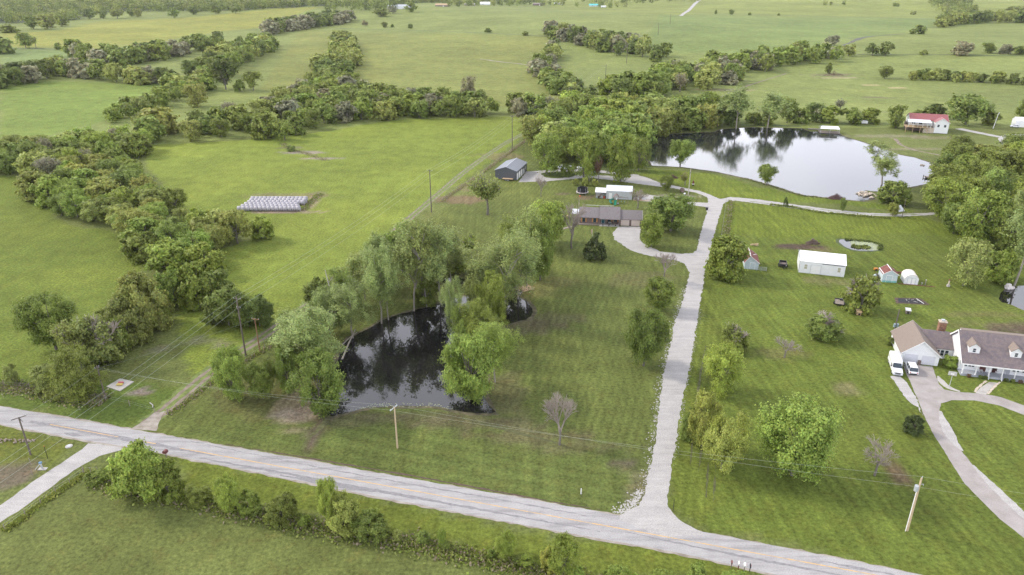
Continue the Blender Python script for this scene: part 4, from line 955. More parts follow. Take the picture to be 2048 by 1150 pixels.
 ('bush', 1925, 110, 82, 44, 'mauve', 'grey hedge tree left in the far right field row'),
 ('round', 1975, 106, 85, 30, 'mid', 'green tree in the far right field row'),
 ('bush', 2010, 108, 89, 22, 'mauve', 'small grey tree in the far right field row'),
 ('bush', 2037, 109, 92, 24, 'mid', 'bush ending the far right field row'),
 ('round', 2030, 33, 12, 38, 'mid', 'dark tree in the top right corner belt'),
 ('bush', 583, 302, 290, 18, 'mid', 'small bush by the bare wash in the hay field'),
]
for t in T: tree(*t)

def scatter(poly, spacing, hrange, label, kinds, tints, seed, wr=(.9, 1.15), bare_share=.0, cat='tree', jitter=.25):
    r = random.Random(seed); W2 = pp(poly)
    x0, x1 = min(p[0] for p in W2), max(p[0] for p in W2); y0, y1 = min(p[1] for p in W2), max(p[1] for p in W2)
    pts = []; tries = int((x1-x0)*(y1-y0)/spacing**2*9)+60
    for _ in range(tries):
        x, y = r.uniform(x0, x1), r.uniform(y0, y1)
        if not inside1(x, y, W2): continue
        sp = spacing*r.uniform(.8, 1.15)
        if all((x-a)**2+(y-b)**2 > sp*sp for a, b in pts): pts.append((x, y))
    n = 0
    for x, y in pts:
        if any((x-t[1])**2+(y-t[2])**2 < (t[3]*.38)**2 for t in TREES): continue
        h = r.uniform(*hrange); u = r.random()
        tint = r.choice(tints); kind = r.choice(kinds)
        if tint == 'mauve' and kind != 'bush': kind = 'bush'
        if u < bare_share: kind, tint = 'sparse', 'mauve'
        w = h*r.uniform(*wr)
        if kind in ('bush',): w *= 1.15
        CAND.append((h/depth((x, y, 0)), kind, (x, y, hz(x, y)), h, w, tint, label, cat)); n += 1
    return n
CAND = []
TN = {'green': 'mid green', 'fresh': 'fresh green', 'pale': 'pale green', 'olive': 'olive green', 'dark': 'dark green', 'mid': 'deep green', 'mauve': 'greyish', 'yellow': 'yellow green', 'deep': 'blackish green'}
def flush():
    CAND.sort(key=lambda c: -c[0]); nt_ = 0; rest = []; KEEP = []; LABS = {}
    for c in CAND:
        _, kind, B, h, w, tint, label, cat = c
        if cat == 'tree':
            nt_ += 1
            if nt_ > 292: rest.append(c); continue
        KEEP.append(c)
    by = {}
    for c in KEEP: by.setdefault(c[6], []).append(c)
    for label, cs in by.items():
        xs = sorted(proj(c[2])[0] for c in cs); hs = sorted(c[3] for c in cs)
        noun, belt = label.split(' in the ', 1) if ' in the ' in label else label.split(' inside the ', 1)
        many = len(cs) > 14; nq = 7 if many else 4
        pos7 = ['far left', 'left end', 'left part', 'middle', 'right part', 'right end', 'far right']
        pos4 = ['left end', 'left part', 'right part', 'right end']
        cells = {}
        for c in cs:
            px = proj(c[2])[0]; k = min(nq-1, int((px-xs[0])/(xs[-1]-xs[0]+1e-6)*nq)); cells.setdefault(k, []).append(c)
        for k, cc in cells.items():
            cc.sort(key=lambda c: c[2][1])
            for i, c in enumerate(cc):
                _, kind, B, h, w, tint, label, cat = c
                size = 'tall' if h > hs[int(len(hs)*.67)] else 'low' if h < hs[int(len(hs)*.33)] else 'medium'
                row = '' if len(cc) < 3 else ', front' if i < len(cc)/3 else ', back' if i >= len(cc)*2/3 else ', inside'
                lab = '%s %s %s, %s%s, of the %s' % (size, 'grey twiggy' if kind == 'sparse' else TN[tint], noun, (pos7 if many else pos4)[k], row, belt)
                o_ = plant(kind, B, h, w, tint, lab, cat, 'trees of the '+belt if cat == 'tree' else 'bushes of the '+belt, name='hedgerow_tree' if cat == 'tree' else 'hedge_bush'); LABS.setdefault(lab, []).append(o_)
    for lab, oo in LABS.items():
        if len(oo) < 2: continue
        oo.sort(key=lambda o: proj(o.location)[0]); n = len(oo)
        w_ = {2: ['left one', 'right one'], 3: ['left one', 'middle one', 'right one']}.get(n, ['leftmost']+['second', 'third', 'fourth', 'fifth', 'sixth', 'seventh'][:n-2]+['rightmost'])
        for o, q in zip(oo, w_): o['label'] = '%s, %s' % (lab, q) if len(lab.split())+len(q.split()) <= 16 else '%s, %s' % (lab.replace('medium ', '').replace(' of the', ''), q)
    VV, LL = [], []
    for k, c in enumerate(rest):
        _, kind, B, h, w, tint, label, cat = c
        me = lib('bush' if kind == 'sparse' else kind, 'd', k % 3)[0]; n = len(me.vertices)
        v = np.empty(n*3, np.float32); me.vertices.foreach_get('co', v); v = v.reshape(-1, 3)
        q = np.empty(n*4, np.float32); me.attributes['leaf'].data.foreach_get('color', q); q = q.reshape(-1, 4, 4)[:, 0, :3]
        a = k*1.7; x = v[:, 0]*math.cos(a)-v[:, 1]*math.sin(a); y = v[:, 0]*math.sin(a)+v[:, 1]*math.cos(a)
        VV.append(np.stack([x*w+B[0], y*w+B[1], v[:, 2]*h+B[2]], -1).reshape(-1, 4, 3)); LL.append(q*np.array(TINT[tint])*1.12*(.88+.24*((k*7919) % 100)/100))
    if rest:
        me = quads('far_hedgerows', np.concatenate(VV), np.concatenate(LL), M_LEAF)
        o = link('far_hedgerows', me); o.color = (1, 1, 1, 1); tag(o, 'distant hedgerow trees massed along the far field edges', 'woodland', kind='stuff')
    print('REST', len(rest), 'PLANTED', nt_)
CNT = {}
WB = [(0, 350), (0, 318), (60, 306), (130, 300), (200, 292), (250, 283), (288, 290), (292, 308), (262, 322), (240, 330), (285, 350), (300, 382), (330, 400), (362, 430), (355, 445), (420, 462), (500, 473), (540, 478), (534, 482), (480, 490), (440, 510), (425, 540), (400, 560), (350, 565), (300, 560), (285, 540), (275, 500), (257, 478), (219, 455), (175, 447), (125, 443), (120, 425), (75, 398), (68, 385), (95, 378), (60, 352), (-80, 352), (-80, 318)]
CNT['west'] = scatter(WB, 7.6, (6.5, 10.5), 'tree in the wide western belt', ['bush', 'round', 'bush', 'oval'], ['mid', 'olive', 'olive', 'green', 'mid', 'olive', 'mid', 'fresh', 'green'], 1, bare_share=.035)
CNT['middle'] = scatter([(295, 284), (394, 282), (497, 277), (583, 281), (596, 265), (651, 252), (724, 246), (790, 239), (872, 235), (927, 236), (1009, 232), (1100, 232), (1090, 222), (1000, 222), (930, 222), (870, 215), (810, 207), (760, 200), (735, 185), (700, 170), (690, 160), (640, 165), (600, 190), (560, 205), (540, 225), (520, 245), (400, 260), (330, 264), (285, 264)], 10.0, (8.5, 13), 'tree in the long middle belt', ['bush', 'round', 'bush', 'oval'], ['mid', 'olive', 'green', 'mid', 'mauve', 'mid', 'olive', 'mid'], 2, bare_share=.035)
CNT['string'] = scatter([(640, 165), (690, 162), (715, 128), (712, 95), (690, 80), (668, 84), (672, 105), (655, 125), (640, 140)], 12, (10, 14), 'tree in the string above the middle belt', ['bush', 'round'], ['mid', 'olive', 'dark'], 3)
CNT['diag'] = scatter([(215, 248), (262, 238), (330, 214), (372, 198), (430, 176), (405, 168), (360, 184), (310, 208), (255, 226), (215, 238)], 9.5, (8, 12), 'tree in the short diagonal hedgerow', ['bush', 'round'], ['mid', 'olive', 'green'], 4)
CNT['fork'] = scatter([(375, 166), (440, 168), (470, 150), (478, 131), (515, 118), (545, 100), (540, 85), (500, 92), (440, 105), (420, 135), (385, 150)], 14, (11, 16), 'tree in the clump where hedgerows fork', ['bush', 'round'], ['mid', 'olive', 'dark', 'green'], 5)
CNT['second'] = scatter([(112, 151), (192, 160), (274, 170), (345, 176), (348, 165), (274, 160), (192, 150), (115, 143)], 11, (9, 14), 'tree in the second hedgerow on the left', ['bush', 'round'], ['mid', 'dark', 'olive', 'mauve'], 6)
CNT['upper'] = scatter([(150, 122), (240, 133), (300, 124), (356, 113), (425, 100), (440, 105), (440, 92), (356, 104), (300, 114), (240, 122), (150, 112)], 14, (12, 17), 'tree in the upper left hedgerow', ['bush', 'round'], ['dark', 'mid', 'mid', 'mauve'], 7)
CNT['top'] = scatter([(540, 71), (617, 57), (700, 45), (700, 38), (617, 49), (540, 62)], 17, (14, 20), 'tree in the short hedgerow beside the yellow field', ['bush', 'round'], ['mid', 'dark', 'mauve'], 8)
CNT['leftedge'] = scatter([(-20, 182), (70, 168), (70, 156), (-20, 164)], 11, (11, 15), 'tree in the patch at the left picture edge', ['bush', 'round'], ['mid', 'mauve', 'dark'], 9)
CNT['wedge'] = scatter([(1092, 62), (1096, 78), (1149, 90), (1194, 100), (1232, 112), (1290, 114), (1293, 92), (1270, 84), (1200, 84), (1130, 68)], 15, (12, 17), 'tree in the far wedge shaped thicket', ['bush', 'round'], ['mid', 'olive', 'mauve', 'dark'], 10, bare_share=.035)
CNT['pair'] = scatter([(1296, 124), (1330, 124), (1330, 112), (1296, 112)], 15, (11, 14), 'tree in the group right of the wedge thicket', ['bush', 'round'], ['mid', 'dark'], 11)
CNT['chain'] = scatter([(1100, 98), (1118, 98), (1110, 125), (1090, 140), (1118, 160), (1140, 180), (1185, 205), (1178, 226), (1150, 222), (1120, 195), (1092, 168), (1068, 150), (1070, 135), (1095, 115)], 11, (8.5, 13), 'tree in the thin pasture chain', ['bush', 'bush', 'round'], ['mid', 'olive', 'mauve', 'dark'], 12)
CNT['creek'] = scatter([(1200, 194), (1260, 200), (1330, 197), (1410, 179), (1482, 167), (1486, 148), (1547, 143), (1554, 131), (1605, 130), (1674, 123), (1670, 114), (1600, 112), (1540, 116), (1500, 124), (1420, 136), (1360, 146), (1310, 152), (1300, 170), (1240, 180)], 13.5, (10, 15), 'tree in the creek wood behind the far pond', ['bush', 'round', 'bush'], ['mid', 'olive', 'mid', 'mauve', 'green'], 13, bare_share=.08)
CNT['grove'] = scatter([(1065, 292), (1105, 322), (1160, 326), (1230, 330), (1285, 325), (1290, 275), (1345, 265), (1440, 254), (1440, 237), (1380, 228), (1300, 228), (1230, 232), (1150, 236), (1110, 248), (1085, 266)], 10.5, (11, 16), 'tree in the grove left of the far pond', ['round', 'oval', 'round', 'bush'], ['green', 'mid', 'mid', 'olive', 'fresh'], 14)
CNT['row'] = scatter([(1822, 160), (1900, 163), (1960, 167), (2060, 172), (2060, 163), (1960, 160), (1900, 156), (1822, 153)], 8.5, (5, 9), 'bush in the long low row at the far right', ['bush'], ['mid', 'olive', 'dark'], 15, cat='bush')
CNT['topright'] = scatter([(1880, 56), (1905, 50), (1960, 47), (2060, 46), (2060, 40), (1960, 40), (1880, 45)], 17, (13, 18), 'tree in the belt at the top right corner', ['bush', 'round'], ['mid', 'dark', 'olive'], 16)
CNT['shorelow'] = scatter([(1442, 252), (1500, 250), (1560, 250), (1560, 244), (1500, 243), (1442, 244)], 7.5, (5, 9), 'bush in the low row on the far pond shore', ['bush'], ['mid', 'dark'], 17, cat='bush')
CNT['rightwood'] = scatter([(1905, 345), (1960, 335), (2060, 330), (2080, 500), (2015, 498), (1975, 485), (1935, 468), (1900, 455), (1870, 432), (1862, 415), (1890, 380)], 11.5, (10, 14), 'tree inside the right hand wood', ['round', 'oval'], ['green', 'mid', 'mid'], 18)
CNT['southhedge'] = scatter([(380, 1005), (520, 1030), (640, 1058), (760, 1084), (870, 1098), (1010, 1128), (1240, 1180), (1240, 1170), (1010, 1116), (870, 1086), (760, 1070), (640, 1044), (520, 1018), (380, 995)], 3.1, (.8, 1.9), 'bush in the low south hedge', ['bush'], ['green', 'mid', 'fresh', 'green', 'olive'], 19, cat='bush')
CNT['corner'] = scatter([(60, 792), (130, 800), (200, 806), (200, 780), (120, 770), (60, 770)], 4.5, (2, 4), 'bush in the scrub at the left road bend', ['bush'], ['mid', 'olive', 'green'], 20, cat='bush')
flush(); print('TREES', len(TREES), CNT)

# far woods that read as one mass
def mass(name, poly, spacing, hr, tints, seed, label):
    r = random.Random(seed); rng = np.random.default_rng(seed); W2 = pp(poly)
    x0, x1 = min(p[0] for p in W2), max(p[0] for p in W2); y0, y1 = min(p[1] for p in W2), max(p[1] for p in W2)
    Cs, Ns, T3 = [], [], []; n = int((x1-x0)*(y1-y0)/spacing**2)
    for _ in range(n):
        x, y = r.uniform(x0, x1), r.uniform(y0, y1)
        if not inside1(x, y, W2): continue
        h = r.uniform(*hr); w = h*r.uniform(.8, 1.15); z = hz(x, y); k = 70
        d = rng.normal(size=(k, 3)); d /= np.linalg.norm(d, axis=1)[:, None]; q = rng.uniform(.6, 1.05, k)[:, None]*(1+.2*np.sin(d[:, :1]*5+x))
        Cs.append(np.array([x, y, z+h*.52])+d*q*np.array([w/2, w/2, h*.5])); Ns.append(d+np.array([0, 0, .4]))
        t = np.array(TINT[r.choice(tints)])*r.uniform(.8, 1.2); T3.append(np.tile(t, (k, 1))*rng.uniform(.75, 1.25, (k, 1)))
    C = np.concatenate(Cs); N = np.concatenate(Ns); T4 = np.concatenate(T3)
    V, L = leaf_quads(C, N, 1.5, rng, np.ones(len(C))); L = T4
    me = quads(name, V, L, M_LEAF); o = link(name, me); tag(o, label, 'woodland', kind='stuff'); o.color = (1, 1, 1, 1)
    print(name, len(V))
mass('distant_woodland', [(-200, 48), (60, 48), (160, 40), (150, 32), (250, 24), (480, 22), (700, 13), (760, 12), (860, 6), (1080, 5), (1080, -14), (-400, -14)], 20, (13, 19), ['mid', 'mid', 'dark', 'olive'], 31, 'far woodland along the top left of the view')
mass('distant_woodland', [(640, 24), (745, 26), (800, 20), (800, 15), (760, 14), (640, 15)], 24, (12, 18), ['mid', 'dark'], 32, 'far woodland left of the distant farmstead')
mass('distant_woodland', [(885, 16), (960, 12), (1070, 12), (1180, 15), (1250, 17), (1250, 13), (1180, 10), (1070, 7), (885, 9)], 30, (10, 17), ['mid', 'dark', 'olive'], 33, 'broken line of far trees behind the central pasture')
mass('distant_woodland', [(1160, 6), (1300, 10), (1400, 6), (1400, 0), (1160, -6)], 45, (14, 22), ['mid', 'dark'], 34, 'loose far trees left of the distant gravel road')
mass('distant_woodland', [(1880, 28), (1955, 29), (1940, 10), (1900, -8), (1840, -8), (1860, 8)], 22, (12, 17), ['mid', 'olive', 'dark'], 35, 'far wood in the top right corner above the belt')
mass('distant_woodland', [(1780, 16), (1800, 20), (1828, 31), (1834, 29), (1800, 14), (1782, 11)], 26, (6, 9), ['mid', 'olive'], 36, 'low far thicket left of the top right wood')
mass('distant_woodland', [(1630, 14), (1690, 12), (1690, 9), (1630, 10)], 40, (6, 10), ['mid', 'olive'], 37, 'low far bushes at the top in the yellowish field')

# ------------------------------------------------------------------ buildings
def base_frame(pa, pb=None, ang=None):
    A = P(*pa)
    if ang is None:
        B = P(*pb); ang = math.degrees(math.atan2(B.y-A.y, B.x-A.x)); L = (B-A).length
    else: L = 0
    return A, math.radians(ang), L
def gable(e, x0, x1, y0, y1, eave, ridge, axis, wall, roof, ov=.35, t=.14, names=('wall', 'roof'), trim=None, base=-.05, ridge_at=.5):
    mb = MB()
    if axis == 'x':
        m = y0+(y1-y0)*ridge_at; mb.prism([(y0, base), (y1, base), (y1, eave), (m, ridge), (y0, eave)], 'x', x0, x1)
    else:
        m = x0+(x1-x0)*ridge_at; mb.prism([(x0, base), (x1, base), (x1, eave), (m, ridge), (x0, eave)], 'y', y0, y1)
    w = mb.build(names[0], wall, e); rb = MB(); up = .03+t
    if axis == 'x':
        for ya, s in ((y0, -1), (y1, 1)):
            sl_ = (ridge-eave)/abs(m-ya); ye = ya+s*ov; ze = eave-sl_*ov
            q = [(x0-ov, ye, ze+up), (x1+ov, ye, ze+up), (x1+ov, m, ridge+up), (x0-ov, m, ridge+up)]
            if s > 0: q = [q[1], q[0], q[3], q[2]]
            rb.slab(*q, t)
    else:
        for xa, s in ((x0, -1), (x1, 1)):
            sl_ = (ridge-eave)/abs(m-xa); xe = xa+s*ov; ze = eave-sl_*ov
            q = [(xe, y1+ov, ze+up), (xe, y0-ov, ze+up), (m, y0-ov, ridge+up), (m, y1+ov, ridge+up)]
            if s > 0: q = [q[1], q[0], q[3], q[2]]
            rb.slab(*q, t)
    r = rb.build(names[1], roof, e)
    if trim:
        tb = MB()
        if axis == 'x':
            for xx in (x0-ov-.03, x1+ov):
                for ya, s in ((y0, -1), (y1, 1)):
                    sl_ = (ridge-eave)/abs(m-ya); ye = ya+s*ov; ze = eave-sl_*ov+up-.2
                    tb.prism([(ye, ze), (m, ridge+up-.2), (m, ridge+up+.012), (ye, ze+.21)], 'x', xx, xx+.03)
        else:
            for yy in (y0-ov-.03, y1+ov):
                for xa, s in ((x0, -1), (x1, 1)):
                    sl_ = (ridge-eave)/abs(m-xa); xe = xa+s*ov; ze = eave-sl_*ov+up-.2
                    tb.prism([(xe, ze), (m, ridge+up-.2), (m, ridge+up+.012), (xe, ze+.21)], 'y', yy, yy+.03)
        tb.build('roof_trim', trim, r)
    return w, r
def window(e, x, z, w, h, y=None, xx=None, side=-1, frame=None, name='window', glass=None, bar=True):
    """on a wall facing -y (y given) or facing +-x (xx given, side)"""
    frame = frame or M_WTRIM; f = MB(); g = MB(); t = .08
    def bx(mb, a0, a1, z0, z1, d0, d1):
        if xx is None: mb.box(a0, a1, y-d1, y-d0, z0, z1)
        else: mb.box(*sorted((xx+side*d0, xx+side*d1)), a0, a1, z0, z1)
    for a0, a1, z0, z1 in ((x-w/2-t, x-w/2, z-h/2-t, z+h/2+t), (x+w/2, x+w/2+t, z-h/2-t, z+h/2+t), (x-w/2, x+w/2, z+h/2, z+h/2+t), (x-w/2, x+w/2, z-h/2-t, z-h/2)):
        bx(f, a0, a1, z0, z1, -.02, .05)
    if bar: bx(f, x-w/2, x+w/2, z-.025, z+.025, .014, .04)
    o = f.build(name, frame, e)
    bx(g, x-w/2, x+w/2, z-h/2, z+h/2, -.02, .012); g.build('pane', glass or M_GLASS, o)
    return o
def door(e, x, w, h, y=None, xx=None, side=-1, material=None, name='door', z0=.02, panels=0, lift=.03, frame=None):
    d = MB(); material = material or M_WTRIM
    def bx(mb, a0, a1, q0, q1, d0, d1):
        if xx is None: mb.box(a0, a1, y-d1, y-d0, q0, q1)
        else: mb.box(*sorted((xx+side*d0, xx+side*d1)), a0, a1, q0, q1)
    bx(d, x-w/2, x+w/2, z0, z0+h, -.02, lift)
    for k in range(panels):
        q = z0+h*(k+.06)/panels; bx(d, x-w/2+.05, x+w/2-.05, q, q+h*.88/panels, lift, lift+.02)
    o = d.build(name, material, e)
    fb = MB(); F = .1
    bx(fb, x-w/2-F, x-w/2-.004, z0, z0+h+F, -.02, lift+.03); bx(fb, x+w/2+.004, x+w/2+F, z0, z0+h+F, -.02, lift+.03); bx(fb, x-w/2, x+w/2, z0+h+.004, z0+h+F, -.02, lift+.03)
    fb.build('door_frame', frame or M_WTRIM, o)
    if panels == 0:
        hb = MB(); bx(hb, x+w*.36, x+w*.42, z0+h*.45, z0+h*.5, lift, lift+.05); hb.build('handle', M_GALV, o)
    return o

# white farmhouse
A, rz, _ = base_frame((1799.4, 723.4), ang=-15.0)
e = empty('white_farmhouse', A, rz, 'white house with brown shingle roof, dormers, porch and double garage at the right edge', 'house')
gable(e, 0, 7.3, 0, 9.9, 2.35, 5.35, 'y', M_WHITE, M_SHINGT, .35, .14, ('garage_wall', 'garage_roof'), M_WTRIM)
for x in (1.95, 5.3):
    door(e, x, 2.65, 2.1, y=0, name='garage_door', panels=4, material=mat('garage_door_white', (.6, .61, .66), .5, .03))
lt = MB(); lt.box(3.4, 3.9, -.6, -.2, 0, 1.0); lt.build('brick_planter', M_BRICK, e)
gable(e, 4.6, 10.9, 3.9, 12.6, 2.45, 4.6, 'x', M_WHITE, M_SHING, .3, .14, ('wing_wall', 'wing_roof'), None, ridge_at=.42)
for k in range(3): window(e, 8.0+k*.86, 1.35, .62, 1.3, y=3.9)
ch = MB(); ch.box(8.6, 10.0, 8.7, 9.9, 0, 6.3); c_ = ch.build('chimney', M_STONE, e)
cc = MB(); cc.box(8.5, 10.1, 8.6, 10.0, 6.3, 6.5); cc.build('chimney_cap', M_ROCK, c_)
cc = MB(); cc.box(8.95, 9.6, 9.0, 9.6, 6.5, 6.85); cc.build('flue_cap', M_GALV, c_)
X0, X1 = 10.92, 27.0
# main block: walls behind the porch
mb = MB(); mb.prism([(-.8, -.05), (9.2, -.05), (9.2, 2.7), (3.2, 7.25), (-.8, 4.22)], 'x', X0, X1); mb.build('wall', M_WHITE, e)
m = (7.35-2.75)/6.15
rb = MB()
rb.slab((X0-.35, -3.1, 2.92), (X1+.35, -3.1, 2.92), (X1+.35, 3.2, 7.55), (X0-.35, 3.2, 7.55), .15)
rb.slab((X1+.35, 9.6, 2.75), (X0-.35, 9.6, 2.75), (X0-.35, 3.2, 7.55), (X1+.35, 3.2, 7.55), .15)
roof = rb.build('roof', M_SHING, e)
rd = MB(); rd.slab((X0+12.6, 5.7, 6.95), (X0+.6, 5.7, 6.95), (X0+.2, 3.22, 7.6), (X0+13.6, 3.22, 7.6), .1); rd.build('rear_dormer_roof', M_SHINGT, roof)
rw = MB(); rw.box(X0+.7, X0+12.5, 3.6, 5.55, 5.2, 6.86); rw.build('rear_dormer_wall', M_WHITE, roof)
tb = MB()
for xx in (X0-.42, X1+.36): tb.prism([(-3.1, 2.6), (3.2, 7.25), (3.2, 7.6), (-3.1, 2.95)], 'x', xx, xx+.06); tb.prism([(9.6, 2.45), (3.2, 7.25), (3.2, 7.6), (9.6, 2.8)], 'x', xx, xx+.06)
tb.box(X0-.3, X1+.3, -3.2, -3.11, 2.66, 2.9)
tb.build('roof_trim', M_WTRIM, roof)
# side gable below the porch roof
sb = MB(); sb.prism([(-2.8, 2.55), (-.82, 2.55), (-.82, 4.1), (-2.8, 2.75)], 'x', X0, X0+.1); sb.build('porch_gable', M_WHITE, e)
pd = MB(); pd.box(X0, X1, -2.95, -.82, 0, .4); pd.build('porch_deck', M_DECK, e)
for k, x in enumerate((11.15, 13.6, 16.0, 18.4, 20.7, 23.0, 25.4)):
    q = MB(); q.box(x-.09, x+.09, -2.82, -2.64, .4, 2.72)
    if k in (2, 3): q.prism([(-3.5, .0), (-2.84, .0), (-2.84, 1.2)], 'x', x-.06, x+.06)
    q.build('porch_post', M_WTRIM, e)
for x in (12.2, 12.95, 13.55, 21.1, 21.8, 22.9): window(e, x, 1.75, .5, 1.1, y=-.8)
door(e, 17.6, .95, 2.05, y=-.8, z0=.42, material=mat('dark_door', (.05, .02, .02), .5, .1)); door(e, 15.4, 1.2, 2.05, y=-.8, z0=.42, material=mat('maroon_door', (.09, .03, .025), .5, .1))
sd = MB(); sd.box(19.2, 20.4, -.9, -.79, .5, 2.3); sd.build('shutter_panel', M_DECK, e)
for x0, x1 in ((11.9, 13.95), (19.6, 21.55), (24.4, 26.3)):
    mx_ = (x0+x1)/2; d = MB(); d.prism([(x0, 3.6), (x1, 3.6), (x1, 5.85), (mx_, 6.62), (x0, 5.85)], 'y', -.95, 1.7); dm = d.build('dormer', M_WHITE, roof)
    d = MB()
    for xa, s in ((x0, -1), (x1, 1)):
        q = [(xa+s*.22, 2.4, 5.8), (xa+s*.22, -1.15, 5.8), (mx_, -1.15, 6.76), (mx_, 2.4, 6.76)]
        if s > 0: q = [q[1], q[0], q[3], q[2]]
        d.slab(*q, .1)
    d.build('dormer_roof', M_SHINGT, roof)
    window(roof, mx_, 5.1, .55, .85, y=-.95)
for k, x in enumerate((12.4, 14.6, 15.4, 19.2, 20.4, 21.8)):
    g = Vector((A.x+x*math.cos(rz)+3.3*math.sin(rz), A.y+x*math.sin(rz)-3.3*math.cos(rz), 0))
    plant('bush', g, .75, .95, ['brown', 'mid', 'dark', 'dark', 'mid', 'brown'][k], ['reddish shrub at the left porch corner', 'small green shrub between the first porch posts', 'small green shrub left of the porch walk', 'dark shrub right of the porch walk', 'low green shrub below the right dormer', 'reddish shrub at the right part of the porch'][k], 'shrub', name='porch_shrub')
g = P(1899, 733); plant('bush', g, 2.6, 3.0, 'fresh', 'round bright bush between the garage and the porch', 'bush')
g = P(1784, 690); plant('bush', g, 2.2, 2.2, 'dark', 'dark bush behind the left wall of the white garage', 'bush')
for k, (px, py, z, nm) in enumerate(((1961, 744, .4, 'porch table'), (1992, 746, .4, 'porch chair'), (2006, 748, .4, 'porch bench'))):
    c = empty('porch_chair' if k else 'porch_table', P(px, py, .4)+Vector((0, 0, .01)), rz, ['small white table on the porch left of the walk', 'white chair on the porch above the walk', 'white porch chair right of the walk'][k], 'table' if k == 0 else 'chair')
    MB().box(-.3, .3, -.3, .3, .42, .47).build('seat' if k else 'table_top', M_WTRIM, c)
    if k: MB().box(-.3, .3, .26, .31, .47, 1.0).build('backrest', M_WTRIM, c)
    for sx in (-.26, .26):
        for sy in (-.26, .26): MB().box(sx-.03, sx+.03, sy-.03, sy+.03, 0, .42).build('leg', M_WTRIM, c)

# ranch house
A, rz, L = base_frame((1151.4, 448), (1282.5, 453))
e = empty('ranch_house', A, rz, 'long brick ranch house with grey brown roof, orange shutters and two pale garage doors', 'house')
gable(e, 1.2, 8.0, .5, 8.6, 2.35, 4.45, 'x', M_BRICK, M_SHINGG, .35, .12, ('left_wall', 'left_roof'))
gable(e, 8.02, 14.2, 1.4, 8.9, 2.5, 4.75, 'x', M_BRICK, M_SHINGG, .0, .12, ('middle_wall', 'middle_roof'), ridge_at=.42)
rb = MB(); rb.slab((7.7, -.9, 2.3), (14.5, -.9, 2.3), (14.5, 4.6, 5.0), (7.7, 4.6, 5.0), .13); rb.build('porch_roof', M_SHINGG, e)
gable(e, 14.22, L, .2, 7.8, 2.2, 4.1, 'x', M_BRICK, M_SHINGG, .3, .12, ('garage_wall', 'garage_roof'), M_WTRIM)
gw = MB(); gw.prism([(.25, .1), (7.7, .1), (7.7, 2.2), (4.0, 4.0), (.25, 2.2)], 'x', L, L+.04); gw.build('gable_siding', M_WHITE, e)
for x in (16.1, 19.5): door(e, x, 2.75, 2.0, y=.2, name='garage_door', panels=4, material=M_BEIGE, frame=M_BRICK)
for x in (2.6, 6.2):
    w_ = window(e, x, 1.4, .8, 1.2, y=.5, frame=M_TEAL)
    for s in (-1, 1): MB().box(x+s*.72-.2, x+s*.72+.2, .42, .5, .75, 2.05).build('shutter', M_ORANGE, w_)
door(e, 9.0, 1.0, 2.0, y=1.4, z0=.17, material=M_TEAL)
for x in (10.9, 13.0):
    w_ = window(e, x, 1.55, .9, 1.2, y=1.4, frame=M_TEAL)
    for s in (-1, 1): MB().box(x+s*.75-.2, x+s*.75+.2, 1.32, 1.4, .9, 2.2).build('shutter', M_ORANGE, w_)
MB().box(7.7, 14.2, -1.3, 1.38, 0, .16).build('porch_slab', M_CONC, e)
for x in (7.9, 10.0, 12.2, 14.1): MB().box(x-.07, x+.07, -.75, -.61, .16, 2.2).build('porch_post', M_WOOD, e)
fb = MB()
fb.box(1.0, 7.6, -.85, -.8, .55, .65); fb.box(1.0, 7.6, -.85, -.8, .2, .3)
for k in range(12): fb.box(1.0+k*.6, 1.08+k*.6, -.87, -.79, 0, .7)
fb.build('deck_rail', M_WOOD, e)
MB().box(1.0, 7.6, -.78, .48, .0, .25).build('side_deck', M_WOOD, e)
rb = MB(); rb.slab((-1.6, 3.9, 2.25), (1.0, 3.9, 2.25), (1.0, 8.4, 2.6), (-1.6, 8.4, 2.6), .07); rb.build('carport_roof', M_GROOF, e)
for x in (-1.5, .8):
    for y in (4.0, 8.2): MB().box(x-.06, x+.06, y-.06, y+.06, 0, 2.2).build('carport_post', M_WOOD, e)
rb = MB(); rb.slab((12.5, 11.4, 3.2), (2.9, 11.4, 3.2), (2.9, 8.2, 4.2), (12.5, 8.2, 4.2), .08); rb.build('rear_patio_roof', M_WROOF, e)
for x in (3.1, 7.5, 12.3): MB().box(x-.06, x+.06, 11.2, 11.3, 0, 3.1).build('patio_post', M_WOOD, e)
def at_local(A, rz, x, y, z=0): return Vector((A.x+x*math.cos(rz)-y*math.sin(rz), A.y+x*math.sin(rz)+y*math.cos(rz), z))
for k, x in enumerate((8.9, 10.9, 13.0)):
    p = empty('flower_pot', at_local(A, rz, x, -1.05, .16), 0, ['dark flower pot at the left of the ranch porch edge', 'dark flower pot in the middle of the ranch porch edge', 'dark flower pot at the right of the ranch porch edge'][k], 'flower pot', 'pots on the ranch porch')
    MB().tube((0, 0, 0), (0, 0, .25), .14, .2, 8).build('pot', M_BLACK, p); MB().ball((0, 0, .32), .22, .22, .14, random.Random(k)).build('soil_and_plant', M_SOIL, p)
pt = empty('patio_table', at_local(A, rz, 11.2, .2, .16), 0, 'grey round patio table under the ranch porch roof', 'table')
MB().tube((0, 0, .7), (0, 0, .75), .6, .6, 12).build('table_top', M_GALV, pt); MB().tube((0, 0, 0), (0, 0, .7), .06, .05, 6).build('leg', M_BLACK, pt)
